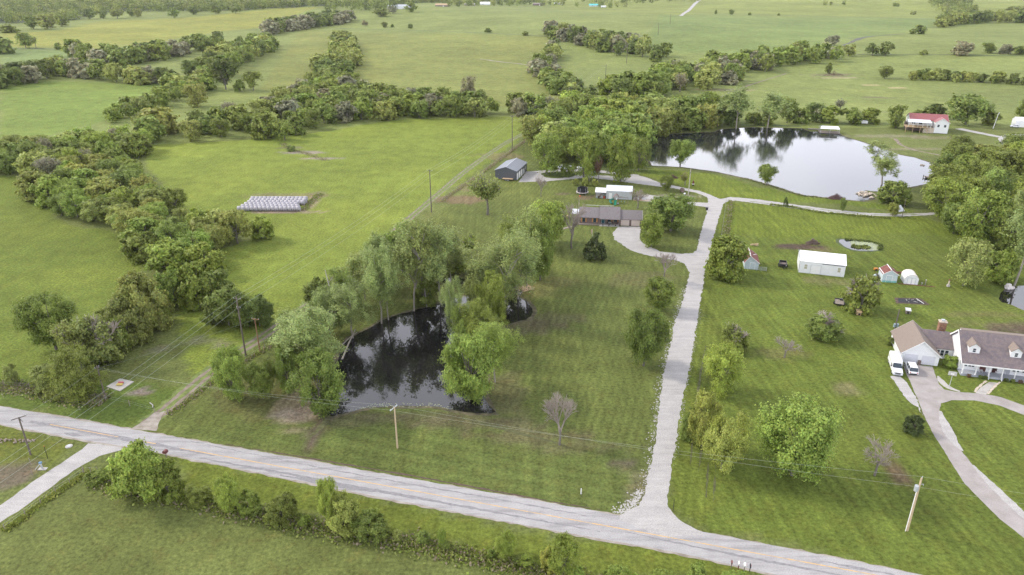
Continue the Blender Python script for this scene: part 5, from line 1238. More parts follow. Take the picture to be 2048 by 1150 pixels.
for k, (x, y) in enumerate(((10.1, .2), (12.2, .3))):
    c = empty('patio_chair', at_local(A, rz, x, y, .16), 0, ['dark patio chair left of the ranch porch table', 'dark patio chair right of the ranch porch table'][k], 'chair')
    MB().box(-.28, .28, -.28, .28, .4, .45).build('seat', M_BLACK, c); MB().box(-.28, .28, .24, .28, .45, .95).build('backrest', M_BLACK, c)
    for sx in (-.25, .25):
        for sy in (-.25, .25): MB().box(sx-.02, sx+.02, sy-.02, sy+.02, 0, .4).build('leg', M_BLACK, c)

# charcoal garage: front gable faces the camera left, doors on the right side
A = P(1033, 360.6); e = empty('charcoal_garage', A, math.radians(73.5), 'charcoal metal garage with blue grey roof and three white doors by the gravel loop', 'garage')
gable(e, 0, 15.5, 0, 8.9, 3.55, 5.0, 'x', M_DMETAL, M_DROOF, .25, .1)
rc = MB(); rc.box(-.25, 15.75, 4.35, 4.55, 5.13, 5.19); rc.build('ridge_cap', M_GALV, e)
for x in (1.4, 4.4, 7.4): door(e, x, 2.3, 2.7, y=0, name='garage_door', panels=4, frame=M_BLACK)
door(e, 10.8, .9, 2.1, y=0); window(e, 13.2, 1.9, .8, .8, y=0)
cn_ = MB()
for y in (-.03, 8.9): cn_.box(-.03, .12, y, y+.03, 0, 3.5)
cn_.build('corner_trim', M_BLACK, e)

# white barn
A, rz, L = base_frame((1596.4, 544.5), (1687.6, 554.5))
e = empty('white_barn', A, rz, 'white metal barn with bright white roof in the middle of the right yard', 'barn')
gable(e, 0, L, 0, 8.8, 3.4, 4.95, 'x', M_WMETAL, M_WROOF, .15, .08, trim=mat('grey_trim', (.22, .25, .3), .5, .05))
mk = M_WMETAL
for x in (1.7, L-1.5): window(e, x, 1.9, .7, 1.3, y=0, frame=M_WTRIM, glass=mat('yellowed_pane', (.42, .41, .3), .5, .1))
door(e, 4.3, 2.5, 2.5, y=0, name='roll_door', panels=5, frame=mat('pale_grey_trim', (.5, .52, .56), .6, .05))  # pale grey door frame, same colour on the domed shed doors
sd = MB(); sd.box(6.0, 8.6, -.12, -.05, .05, 3.1); s_ = sd.build('sliding_door', M_WMETAL, e)
sd = MB(); sd.box(5.8, 11.5, -.16, -.01, 3.12, 3.24); sd.build('door_track', mat('dark_grey_steel', (.1, .11, .13), .5), s_)
cn_ = MB(); cn_.box(-.03, .06, -.04, 0, 0, 3.35); cn_.box(-.05, -.0, 0, 8.8, 3.2, 3.32); cn_.build('corner_trim', mat('dark_grey_steel', (.1, .11, .13), .5), e)

# grey shed with lean-to
A, rz, L = base_frame((1212, 397.4), (1263.4, 399.8))
e = empty('grey_metal_shed', A, rz, 'grey metal shed with pale roof and open lean-to behind the ranch house', 'shed')
gable(e, 0, L, 0, 5.6, 3.0, 4.35, 'x', M_GMETAL, M_GROOF, .12, .08)
door(e, 1.5, .95, 2.1, y=0)
door(e, 2.8, 2.4, 2.4, xx=L, side=1, name='side_door', panels=4)
rb = MB(); rb.slab((-4.1, -.1, 2.35), (-.05, -.1, 2.35), (-.05, 3.9, 3.0), (-4.1, 3.9, 3.0), .07); rb.build('lean_to_roof', M_WROOF, e)
for x in (-4.0, -2.0):
    for y in (.05, 3.6): MB().box(x-.06, x+.06, y-.06, y+.06, 0, 2.3).build('lean_to_post', M_WOOD, e)
MB().box(-4.0, -.05, 3.66, 3.72, 0, 2.5).build('lean_to_back_wall', M_GMETAL, e)
A_SHED, RZ_SHED = A, rz

# red roofed small barn on the left of the right yard
A, rz, L = base_frame((1501, 538.5), ang=-12)
e = empty('red_roofed_shed', A, rz, 'old shed with rust red roof and pale blue front half hidden by the wide tree', 'shed')
gable(e, -1.7, 2.0, 0, 6.4, 2.1, 3.9, 'y', M_LABLUE, M_RUST, .25, .08, ridge_at=.34, trim=M_WTRIM)
rb = MB(); rb.box(-.55, -.35, -.2, 6.6, 4.0, 4.06); rb.build('ridge_board', M_WTRIM, e)
MB().tube((.5, 2.2, 3.62), (1.6, 4.6, 2.92), .06, .06, 5).build('roof_pole', M_WTRIM, e)
door(e, .4, 1.2, 1.9, y=0, material=M_LABLUE)
A2 = P(1513, 541); g = empty('metal_gate', A2, math.radians(-14), 'grey pipe gate standing right of the red roofed shed', 'gate')
for z in (.25, .55, .85, 1.15): MB().tube((0, 0, z), (2.6, 0, z), .035, .035, 5).build('rail', M_GALV, g)
for x in (0, 1.3, 2.6): MB().tube((x, 0, 0), (x, 0, 1.25), .04, .04, 5).build('post', M_GALV, g)
A2 = P(1509, 492); wb = MB(); r = random.Random(3)
for k in range(26): wb.tube((r.uniform(-1.3, 1.3), r.uniform(-.5, .5), r.uniform(.1, .8)), (r.uniform(-1.3, 1.3), r.uniform(-.5, .5), r.uniform(.1, .8)), .07, .05, 5)
o = wb.build('scrap_lumber_heap', M_WOODCUT); o.location = A2; tag(o, 'pale heap of scrap lumber behind the red roofed shed', 'lumber')

# two small sheds
A, rz, L = base_frame((1763.3, 563.7), (1792.7, 565.7))
e = empty('small_workshop', A, rz, 'small pale blue shed with patchy rust red roof, left of the white domed shed', 'shed')
gable(e, 0, L, 0, 3.9, 2.35, 3.5, 'y', M_LABLUE, M_RUST, .22, .07, trim=M_WTRIM)
for x in (.02, 1.75): MB().box(x-.1+.02, x+.1, -.24, 4.14, 3.62 if x > 1 else 2.4, 3.7 if x > 1 else 2.52).build('roof_batten', M_WTRIM, e)
door(e, 1.7, 1.4, 1.9, y=0, material=M_LABLUE, frame=M_WTRIM)
MB().box(.1, L-.1, -.06, -.01, .0, .5).build('tarp_skirt', mat('teal_tarp', (.2, .45, .42), .6), e) 
A, rz, L = base_frame((1807.6, 567.6), (1835, 570.0))
e = empty('domed_shed', A, rz, 'white shed with rounded roof and double doors, right of the small workshop', 'shed')
arc = [(0, -.03), (L, -.03), (L, 1.7), (L*.88, 2.3), (L*.7, 2.62), (L*.5, 2.7), (L*.3, 2.62), (L*.12, 2.3), (0, 1.7)]
MB().prism(arc, 'y', 0, 4.0).build('wall', M_WMETAL, e)
rb = MB()
for k in range(2, 8):
    a, b = arc[k], arc[k+1]; rb.slab((b[0], 4.1, b[1]+.06), (b[0], -.1, b[1]+.06), (a[0], -.1, a[1]+.06), (a[0], 4.1, a[1]+.06), .05)
rb.build('roof', mat('beige_white_roof', (.68, .62, .58), .6, .05), e)
for x in (L*.36, L*.64): door(e, x, L*.27, 1.75, y=0, frame=mat('pale_grey_trim', (.5, .52, .56), .6, .05))

# house with the red roof and deck over the far pond
A = P(1850, 266.5); e = empty('red_roofed_house', A, math.radians(-18), 'white house with red roof and raised deck above the far pond', 'house')
MB().box(-7.5, 9.5, 6, 17, 0, 3.0).build('basement_wall', M_BRICK, e)
ROOFR = MB()
gable(e, -7.0, 10.5, 5.5, 17, 5.6, 8.0, 'x', M_WHITE, M_REDROOF, .4, .14, base=2.9, trim=M_WTRIM)
gable(e, 4.0, 10.3, 1.0, 5.4, 5.6, 7.6, 'y', M_WHITE, M_REDROOF, .35, .12, ('wing_wall', 'wing_roof'), M_WTRIM, base=.2)
MB().box(-9.5, 1.0, 0, 5.9, 2.6, 2.85).build('deck', M_TANWOOD, e)
rb = MB(); rb.slab((-8.6, .0, 5.3), (2.2, .0, 5.3), (2.2, 5.4, 5.95), (-8.6, 5.4, 5.95), .1); rb.build('porch_roof', M_GROOF, e)
for x in (-9.3, -6.0, -2.6, .8):
    MB().box(x-.12, x+.12, .05, .29, 0, 2.6).build('deck_post', M_TANWOOD, e)
for x in (-8.4, -6.2, -4.0, -1.8, .4, 2.0): MB().box(x-.09, x+.09, .1, .28, 2.85, 5.25).build('porch_post', M_WTRIM, e)
q = MB(); q.box(-9.4, 1.0, .0, .06, 3.75, 3.85)
for k in range(22): q.box(-9.4+k*.48, -9.34+k*.48, .01, .05, 2.85, 3.75)
q.build('deck_railing', M_TANWOOD, e)
for x in (-5.2, -2.0): window(e, x, 4.3, 1.6, 1.4, y=5.5)
for x in (5.6, 8.6): window(e, x, 3.9, 1.0, 1.2, y=1.0)
for y in (3.0, 9.0, 13.0): window(e, y, 4.2, 1.1, 1.3, xx=10.5, side=1)
MB().box(-1.0, 4.0, 1.2, 5.4, 0, 2.5).build('stone_base', M_ROCK, e)
A = P(2030, 254); e = empty('white_outbuilding', A, math.radians(-14), 'small white metal building cut by the right picture edge', 'shed')
gable(e, 0, 9, 0, 6, 3.2, 4.8, 'x', M_WMETAL, M_WROOF, .15, .08); door(e, 3.2, 2.0, 2.3, y=0, panels=3); window(e, 6.4, 1.8, .9, .9, y=0)

# far farm buildings
for k, (px, py, w, d, h, rm, wm, lab) in enumerate([(797, 18, 44, 16, 8, M_GALV, M_WMETAL, 'distant farmhouse with long grey roof'), (884, 13, 30, 14, 6, M_TANWOOD, M_WOOD, 'distant low building with beige roof'),
    (939, 11, 26, 10, 5, M_CONC, M_WOOD, 'distant tan shed right of the beige roofed one'), (970, 10, 24, 12, 7, M_WROOF, M_WMETAL, 'distant white roofed barn in the far tree line'), (1077, 11, 28, 12, 6, M_WOOD, M_BRICK, 'distant grey brown shed in the far tree line'),
    (1117, 9, 22, 12, 6, M_WROOF, M_WMETAL, 'distant white shed above the central pasture'), (1189, 13, 26, 9, 6, M_CYAN, M_LABLUE, 'distant building with turquoise roof'), (1207, 15, 12, 7, 4, M_WROOF, M_WMETAL, 'small distant white building beside the turquoise one')]):
    A = P(px, py); e = empty('distant_building', A-Vector((w/2, 0, .3)), math.radians(-4), lab, 'building')
    gable(e, 0, w, 0, d, h*.55, h, 'x', wm, rm, .4, .3)
    window(e, w*.3, h*.3, 1.6, 1.2, y=0); door(e, w*.6, 2.2, 2.2, y=0)

# docks and pond things
A = P(1658, 265); e = empty('canopy_dock', A, math.radians(-15), 'small floating dock under a white canopy on the far pond', 'dock')
MB().box(-5, 5, -3, 3, .15, .4).build('deck', M_WOOD, e)
rb = MB(); rb.slab((-5, -3, 2.4), (4.6, -3, 2.4), (4, 0, 3.3), (-4, 0, 3.3), .1); rb.slab((5, 3, 2.4), (-5, 3, 2.4), (-4, 0, 3.3), (4, 0, 3.3), .1); rb.build('canopy', M_WROOF, e)
for x in (-4.5, 0, 4.5):
    for y in (-2.6, 2.6): MB().box(x-.08, x+.08, y-.08, y+.08, -.1, 2.5).build('post', M_GALV, e)
A = P(1628, 259); e = empty('low_dock', A, math.radians(-10), 'low wooden dock left of the canopy dock', 'dock')
MB().box(-3, 3, -1, 1, .2, .35).build('deck', M_WOOD, e)
for x in (-2.8, 2.8): MB().box(x-.1, x+.1, -.9, -.7, -.1, .6).build('post', M_WOOD, e)
A = P(1848, 356); B = P(1908, 357.5); e = empty('long_dock', A, math.atan2(B.y-A.y, B.x-A.x), 'long dark wooden dock at the east end of the far pond', 'dock')
Ld = (B-A).length; MB().box(0, Ld, -1.1, 1.1, .45, .6).build('deck', M_WOOD, e); MB().box(0, Ld, -1.2, -1.12, .1, .5).build('fascia', M_BLACK, e)
for k in range(6):
    for y in (-1.0, 1.0): MB().box(k*Ld/5.2, k*Ld/5.2+.2, y-.1, y+.1, -.2, 1.1).build('post', M_BLACK, e)
A = P(1727, 248); e = empty('white_tank', A, math.radians(-10), 'white box shaped tank on the far shore under the bush', 'tank')
MB().prism([(-1.8, .5), (1.8, .5), (1.8, 1.6), (1.5, 1.9), (-1.5, 1.9), (-1.8, 1.6)], 'y', -1, 1).build('tank_body', M_WTRIM, e)
for x in (-1.2, 1.2): MB().box(x-.15, x+.15, -.8, .8, 0, .5).build('stand', M_WOOD, e)

# ------------------------------------------------------------------ vehicles and trailers
def wheel(e, x, y, r, w, rim=M_GALV):
    t = MB().tube((x, y-w/2, r), (x, y+w/2, r), r, r, 14).build('wheel', M_RUBBER, e)
    MB().tube((x, y-w/2-.01, r), (x, y+w/2+.01, r), r*.55, r*.55, 10).build('rim', rim, t)
def loft(secs):
    """secs: list of (x, [(y, z)...]) same count; closed cross sections"""
    mb = MB(); n = len(secs[0][1]); vs = [(x, y, z) for x, c in secs for y, z in c]; fs = []
    for i in range(len(secs)-1):
        for j in range(n): fs.append((i*n+j, i*n+(j+1) % n, (i+1)*n+(j+1) % n, (i+1)*n+j))
    fs.append(tuple(range(n-1, -1, -1))); fs.append(tuple((len(secs)-1)*n+j for j in range(n)))
    mb.add(vs, fs); return mb
def sec(w, z0, z1, top=1.0, r=.12):
    h = w/2; t = h*top; return [(-h*.94, z0), (h*.94, z0), (h, z0+r), (h, z1-r*1.5), (t, z1), (-t, z1), (-h, z1-r*1.5), (-h, z0+r)]
def car(name, A, rz, label, Lc=4.6, Wd=1.85, H=1.65, paint=M_CAR, cat='car', boxy=False):
    e = empty(name, A, rz, label, cat); b = .95 if not boxy else 1.05; g0 = .24
    secs = [(0, sec(Wd*.86, g0+.1, b*.72)), (.12, sec(Wd*.97, g0, b*.84)), (Lc*.24, sec(Wd, g0, b)), (Lc*.75, sec(Wd, g0, b+.04)), (Lc-.12, sec(Wd*.97, g0, b)), (Lc, sec(Wd*.88, g0+.1, b*.86))]
    loft(secs).build('body', paint, e, True)
    c0, c1 = Lc*.24, Lc*.985 if boxy or H > 1.55 else Lc*.88; z = b-.02
    def cs(x, w, z1): h = w/2; return (x, [(-h, z), (h, z), (h, z+.01), (h*.86, z1), (-h*.86, z1), (-h, z+.01)])
    gl = loft([cs(c0, Wd*.92, z+.03), cs(c0+.75, Wd*.92, H-.04), cs(c1-.45, Wd*.92, H-.04), cs(c1, Wd*.92, z+.04)]).build('windows', M_GLASS, e)
    rf = MB(); h = Wd*.4; rf.add([(c0+.72, -h, H-.03), (c1-.42, -h, H-.03), (c1-.42, h, H-.03), (c0+.72, h, H-.03), (c0+.85, -h*.9, H+.03), (c1-.5, -h*.9, H+.03), (c1-.5, h*.9, H+.03), (c0+.85, h*.9, H+.03)],
        [(0, 3, 2, 1), (4, 5, 6, 7), (0, 1, 5, 4), (1, 2, 6, 5), (2, 3, 7, 6), (3, 0, 4, 7)]); rf.build('roof', paint, e)
    pl = MB()
    for x in (c0+.78, (c0+c1)/2, c1-.5):
        for s in (-1, 1): pl.prism([(s*Wd*.455, z), (s*Wd*.47, z), (s*Wd*.41, H), (s*Wd*.395, H)], 'x', x-.05, x+.05)
    pl.build('pillars', paint, e)
    for x in (Lc*.18, Lc*.8):
        for s in (-1, 1): wheel(e, x, s*(Wd/2-.1), .34, .22)
    for s in (-1, 1):
        MB().box(-.02, .1, s*Wd*.3-.16, s*Wd*.3+.16, b*.6, b*.74).build('headlight', M_GALV, e)
        MB().box(Lc-.1, Lc+.02, s*Wd*.36-.1, s*Wd*.36+.1, b*.62, b*.85).build('tail_light', M_RED, e)
    MB().box(Lc-.02, Lc+.03, -.7, .7, .3, .5).build('bumper', M_BLACK, e)
    return e
# direction x=0 is the nose; SUV nose to the garage
n0, n1 = P(1816.5, 729), P(1826.5, 751.5); car('white_suv', n0, math.atan2(n1.y-n0.y, n1.x-n0.x), 'white car with dark windows parked at the white house garage', Lc=(n1-n0).length)
n0, n1 = P(1794.5, 753), P(1784.5, 722); Lv = (n1-n0).length
e = empty('white_van', n0, math.atan2(n1.y-n0.y, n1.x-n0.x), 'long white high roofed van parked left of the white house garage', 'van')
def vs(w, z0, z1): return sec(w, z0, z1, .86, .16)
loft([(0, vs(1.8, .45, .95)), (.15, vs(1.95, .35, 1.1)), (1.3, vs(2.0, .35, 1.28)), (1.32, vs(2.0, .35, 1.3)), (Lv, vs(2.0, .4, 1.3))]).build('body', M_CAR, e, False)
loft([(2.15, vs(1.95, 1.29, 2.1)), (2.7, vs(2.05, 1.29, 2.55)), (Lv-.5, vs(2.1, 1.29, 2.65)), (Lv, vs(1.95, 1.29, 2.45))]).build('high_roof', M_CAR, e, True)
mb = MB(); mb.add([(1.3, -.86, 1.3), (1.3, .86, 1.3), (2.14, .74, 2.0), (2.14, -.74, 2.0), (2.3, -.8, 1.3), (2.3, .8, 1.3)], [(0, 3, 2, 1), (0, 4, 3), (1, 2, 5), (3, 4, 5, 2), (0, 1, 5, 4)]); mb.build('windshield', M_GLASS, e)
for s in (-1, 1):
    MB().box(2.3, 3.0, s*1.0-.02, s*1.0+.02, 1.32, 1.85).build('side_window', M_GLASS, e)
    MB().box(-.03, .06, s*.65-.16, s*.65+.16, .75, .92).build('headlight', M_GALV, e)
    MB().box(1.7, 1.9, s*1.15-.1, s*1.15+.1, 1.3, 1.6).build('mirror', M_BLACK, e)
    for x in (.95, Lv-1.3): wheel(e, x, s*.88, .38, .24)
MB().box(-.05, .03, -.5, .5, .55, .88).build('grille', mat('dark_grille', (.1, .1, .11), .5), e); MB().box(-.12, .0, -.9, .9, .36, .5).build('bumper', M_GALV, e)
# black dump trailer
A, rz, L = base_frame((1557, 536), (1574, 537.5)); A = at_local(A, rz, .25, 0)
e = empty('dump_trailer', A, rz, 'black high sided dump trailer left of the white barn', 'trailer')
q = MB(); w_, d_ = 2.0, 3.3
q.box(0, w_, 0, .08, .6, 1.25); q.box(0, w_, d_-.08, d_, .6, 1.25); q.box(0, .08, .08, d_-.08, .6, 1.25); q.box(w_-.08, w_, .08, d_-.08, .6, 1.25)
q.build('trailer_side', M_BLACK, e); MB().box(.08, w_-.08, .08, d_-.08, .6, .68).build('bed', mat('worn_bed', (.2, .16, .15), .8, .2), e)
for y in (1.2, 2.1):
    for x in (-.13, w_+.13): t = MB().tube((x-.1, y, .34), (x+.1, y, .34), .34, .34, 12).build('wheel', M_RUBBER, e)
q = MB(); q.tube((.3, 0, .5), (1.0, -1.1, .45), .05, .05, 5); q.tube((1.7, 0, .5), (1.0, -1.1, .45), .05, .05, 5); q.tube((1.0, -1.0, .0), (1.0, -1.0, .6), .04, .04, 5); q.build('tow_bar', M_BLACK, e)
MB().tube((1.7, -.02, .9), (1.7, -.06, .9), .12, .12, 10).build('round_badge', M_WTRIM, e)
# flatbed trailer
A, rz, L = base_frame((1669, 611), (1686, 613.5))
e = empty('flatbed_trailer', A, rz, 'grey plank flatbed trailer left of the half bare tree', 'trailer')
MB().box(0, 2.1, 0, 3.1, .5, .58).build('bed', M_WOOD, e)
q = MB(); q.box(-.05, 2.15, -.05, 0, .42, .58); q.box(-.05, 2.15, 3.1, 3.15, .42, .8); q.box(-.05, 0, 0, 3.1, .42, .66); q.box(2.1, 2.15, 0, 3.1, .42, .66); q.build('trailer_frame', M_BLACK, e)
for x in (-.18, 2.28): MB().tube((x-.1, 1.2, .33), (x+.1, 1.2, .33), .33, .33, 12).build('wheel', M_RUBBER, e)
MB().box(1.1, 1.9, 2.5, 3.0, .58, .95).build('tool_box', M_BLACK, e)
q = MB(); q.tube((.3, 3.1, .45), (1.05, 4.2, .4), .05, .05, 5); q.tube((1.8, 3.1, .45), (1.05, 4.2, .4), .05, .05, 5); q.build('tow_bar', M_BLACK, e)
# trailer by the charcoal garage
A, rz, L = base_frame((1004, 361.5), (1021, 362.5))
e = empty('utility_trailer', A, rz, 'low trailer with tan deck parked at the charcoal garage front', 'trailer')
MB().box(0, 4.2, 0, 1.9, .6, .78).build('bed', M_TANWOOD, e); MB().box(0, 4.2, -.06, 0, .45, .75).build('trailer_frame', M_BLACK, e)
for x in (1.6, 2.5): wheel(e, x, -.1, .36, .2)
# cars half hidden under the loop trees
for k, (px, py, lab, c_) in enumerate([(1112, 338, 'white car under the left loop tree', M_CAR), (1128, 340, 'pale car between the left and middle loop trees', M_GALV), (1155, 338, 'white pickup seen through the middle loop tree', M_CAR), (1180, 347, 'light blue car right of the middle loop tree', M_LABLUE)]):
    car('parked_car', P(px, py), math.radians(12+k*5), lab, Lc=4.4, H=1.5, paint=c_)
car('pickup_truck', P(1978, 386), math.radians(-12), 'black and white pickup parked inside the right wood', Lc=5.4, H=1.8, paint=M_CAR, boxy=True, cat='truck')
car('parked_car', P(2020, 254), math.radians(-20), 'white car beside the small white building at the right edge', Lc=4.4, H=1.5)

# ------------------------------------------------------------------ poles and wires
def pole(px, py, top, label, material=M_POLE, arm=None, r=.15, name='utility_pole', extras=None, lean=0):
    B = P(px, py); h = h_at(B, top); e = empty(name, B, 0, label, 'pole')
    MB().tube((0, 0, -.2), (0, 0, h), r*1.1, r*.75, 8).build('shaft', material, e)
    for (dz, half, ang) in (arm or []):
        a = math.radians(ang); d = Vector((math.cos(a), math.sin(a), 0)); p = Vector((0, 0, h-dz)); nn = Vector((-d.y, d.x, 0))*.17
        q = MB(); 
        vs_ = []
        for s in (-1, 1):
            c = p+d*half*s
            for u, v in ((-.06, -.06), (.06, -.06), (.06, .06), (-.06, .06)): vs_.append(c+nn.normalized()*u+nn+Vector((0, 0, v)))
        q.add(vs_, [(3, 2, 1, 0), (4, 5, 6, 7), (0, 1, 5, 4), (1, 2, 6, 5), (2, 3, 7, 6), (3, 0, 4, 7)])
        ca = q.build('crossarm', M_GALV if material is M_POLET else material, e)
        for s in (-.92, 0, .92): c = p+nn+d*half*s+Vector((0, 0, .06)); MB().tube(c, c+Vector((0, 0, .2)), .05, .06, 6).build('insulator', M_GALV, ca)
    return e, B, h
def wire(name, pts, label, sag=1.0, r=.016, group=None, material=None):
    q = MB()
    for a, b in zip(pts[:-1], pts[1:]):
        a, b = Vector(a), Vector(b); n = 14; prev = a
        for i in range(1, n+1):
            t = i/n; c = a.lerp(b, t)-Vector((0, 0, sag*4*t*(1-t)*min(1, (b-a).length/60))); q.tube(prev, c, r, r, 4, cap=False); prev = c
    o = q.build(name, material or mat('aluminium_wire', (.36, .4, .33), .5, .05)); tag(o, label, 'wire', group); return o
EW = -15.0
p1 = pole(491.7, 710.7, 594, 'tall grey line pole beside the field lane', arm=[(.5, .9, EW), (2.6, .5, EW)], r=.18)
p2 = pole(519.9, 703.8, 637, 'short brown pole right of the tall one beside the lane', M_POLEB, arm=[(.25, .9, EW)], r=.14)
p3 = pole(863, 424.5, 339, 'line pole rising behind the pond grove', arm=[(.5, .9, EW)], r=.18)
p4 = pole(1024.4, 301.6, 231, 'line pole beside the charcoal garage fence', arm=[(.4, .8, EW)], r=.18)
p5 = pole(1137, 224, 176, 'line pole in front of the middle belt end', r=.2)
p6 = pole(1210.5, 168, 128.5, 'line pole in the pasture left of the creek wood', r=.22)
p7 = pole(1253, 127, 87, 'line pole at the foot of the wedge thicket', r=.24)
p8 = pole(1316, 70, 45, 'far line pole at the field corner, lower one', r=.26)
p9 = pole(1340, 48, 27, 'far line pole at the field corner, upper one', r=.28)
q1 = pole(61.5, 909.6, 834.5, 'dark pole with double crossarm at the left end of the road', arm=[(.2, 1.1, 40), (.55, .8, -40)], r=.15)
q2 = pole(211.6, 799, 731, 'weathered pole with insulators near the red and yellow valve pad', arm=[(.5, .45, 60)], r=.14)
q3 = pole(795, 896, 815, 'tan pole with a white crossarm on the front lawn', M_POLET, arm=[(.15, 1.0, 62)], r=.15)
q4 = pole(1814, 1061, 956, 'new tan pole with a grey transformer by the main road', M_POLET, r=.17)
e, B, h = q4
MB().tube((-.42, -.1, h-2.2), (-.42, -.1, h-1.3), .3, .3, 12).build('transformer', M_GALV, e); MB().tube((-.42, -.1, h-1.3), (-.42, -.1, h-1.1), .07, .05, 6).build('bushing', M_GALV, e)
MB().tube((-.3, -.12, 0), (-.3, -.12, h-2.4), .06, .06, 6).build('conduit', M_WTRIM, e); MB().tube((0, 0, h), (.1, 0, h+.3), .05, .05, 6).build('insulator', M_GALV, e)
MB().path([(.15, 0, h-1.1), (.5, 0, h-1.1), (.55, 0, h-1.4)], .04, .04, 5).build('bracket', M_GALV, e); MB().tube((-.3, -.1, h-3.0), (-.75, -.1, h-3.0), .06, .06, 5).build('cutout_switch', M_BLACK, e)
q5 = pole(1376.5, 390, 337, 'whitish pole beside the upper gravel drive', mat('silvered_wood', (.42, .38, .34), .8, .1), r=.16)
MB().box(-.25, -.1, -.15, .1, q5[2]-1.9, q5[2]-1.2).build('meter_box', M_BLACK, q5[0])
e6, B6, h6 = pole(1986, 257, 226, 'leaning white yard light pole near the red roofed house', M_WTRIM, r=.16); e6.rotation_euler = (0, math.radians(6), 0)
MB().ball((.3, 0, h6), .5, .4, .3, random.Random(1)).build('lamp_head', M_GALV, e6)
q7 = pole(1789, 661, 619, 'grey pole behind the white house garage with blue grey transformers', r=.16)
for dx in (-.35, .35): MB().tube((dx, -.15, q7[2]-4.4), (dx, -.15, q7[2]-3.6), .26, .26, 10).build('transformer', mat('blue_grey_tank', (.28, .35, .4), .5), q7[0])
q8 = pole(1803.5, 436, 397, 'thin pole at the lane in front of the right wood', r=.1)
top = lambda q, dx=0, dz=0, a=EW: q[1]+Vector((math.cos(math.radians(a))*dx, math.sin(math.radians(a))*dx, q[2]-dz))
dirS = (p1[1]-p4[1]); off = p1[1]+dirS.normalized()*95
offm = lambda dx, z: off+Vector((math.cos(math.radians(EW))*dx, math.sin(math.radians(EW))*dx, z))
NS = [p1, p3, p4, p5, p6, p7, p8, p9]
wire('line_wire', [offm(-.8, 11.5)]+[top(q, -.8, .25) for q in NS], 'upper wire of the close pair along the field lane', 1.2, .02, 'wires of the lane power line')
wire('line_wire', [offm(.8, 11.5)]+[top(q, .8, .25) for q in NS], 'lower wire of the close pair along the field lane', 1.2, .02, 'wires of the lane power line')
wire('line_wire', [offm(0, 9.3)]+[top(q, 0, 2.5) for q in NS[:4]], 'single lower wire of the lane power line', 1.3, .02, 'wires of the lane power line')
wire('road_wire', [top(q1, 0, .2), top(q2, 0, .4), top(q3, -.8, .1, 62), top(q4, .1, -.25), top(q4, 0, 0)+Vector((42, -9, -.3))], 'upper wire of the road power line across the lawns', .9, .012)
wire('road_wire', [top(q2, 0, .8), top(q3, .8, .1, 62), top(q4, -.1, 1.6), top(q4, 0, 0)+Vector((42, -9, -1.8))], 'lower wire of the road power line across the lawns', .9, .012)
wire('service_wire', [top(q2, 0, .6), top(p2, 0, .2)], 'thin wire from the weathered pole to the short brown pole', .8, .01)
wire('service_wire', [top(q5, 0, .4), P(1036, 343)+Vector((0, 0, 3.6))], 'thin service wire from the whitish drive pole to the charcoal garage', 1.0, .01)

# ------------------------------------------------------------------ fences and dry grass
def fence(name, pts, step, label, material=M_WOOD, hpost=1.25, wires=2, r=.06, big_first=False):
    w = [P(*q) for q in pts]; e = empty(name, w[0], 0, label, 'fence'); o = w[0]; rr = random.Random(len(pts)); posts = []
    for a, b in zip(w[:-1], w[1:]):
        L = (b-a).length; n = max(1, int(round(L/step)))
        for i in range(n): posts.append(a.lerp(b, i/n))
    posts.append(w[-1]); posts = posts[:100]
    for i, p in enumerate(posts):
        p = p-o; rad = r*(1.8 if (big_first and i == 0) else rr.uniform(.8, 1.2)); MB().tube((p.x, p.y, -.1), (p.x+rr.uniform(-.05, .05), p.y, hpost*rr.uniform(.9, 1.1)), rad, rad*.9, 5).build('post', material, e)
    q = MB()
    for k in range(wires):
        z = hpost*(.9-.35*k)
        for a, b in zip(posts[:-1], posts[1:]): a2, b2 = a-o, b-o; q.tube((a2.x, a2.y, z), (b2.x, b2.y, z), .009, .009, 3, cap=False)
    q.build('fence_wire', M_GALV, e); return e
FL = [(336, 829), (353, 818), (370, 806), (398, 784), (450, 746), (531, 699), (620, 636), (720, 560)]
fence('wire_fence', FL, 5, 'wire fence with grey posts along the right side of the field lane', big_first=True)
FU = [(884, 403), (899, 391), (930, 370), (968, 343), (1000, 320), (1023, 302), (1062, 273)]
fence('wire_fence', FU, 4, 'overgrown fence between the hay field and the charcoal garage')
fence('wire_fence', [(168, 947), (140.5, 968), (112, 986), (82, 1009), (51, 1031), (10, 1060)], 6, 'wire fence with a thick corner post along the side road', big_first=True)
fence('wire_fence', [(168, 947), (182, 946), (196, 945)], 2.5, 'short braced fence end beside the corner post', wires=1)
fence('wire_fence', [(-40, 770), (60, 778), (140, 790), (212, 801), (260, 812), (310, 826)], 6, 'sagging fence along the scrub above the main road')
fence('wire_fence', [(1452, 402), (1449, 430), (1443, 470), (1438, 505)], 4, 'old fence line right of the gravel drive in the upper yard')
fence('wire_fence', [(1372, 17), (1346, 41), (1320, 65), (1292, 92)], 22, 'far fence beside the distant line poles', hpost=1.8, r=.12)
M_DRY = TINT.update({'dry': (.34, .28, .2)}) or None
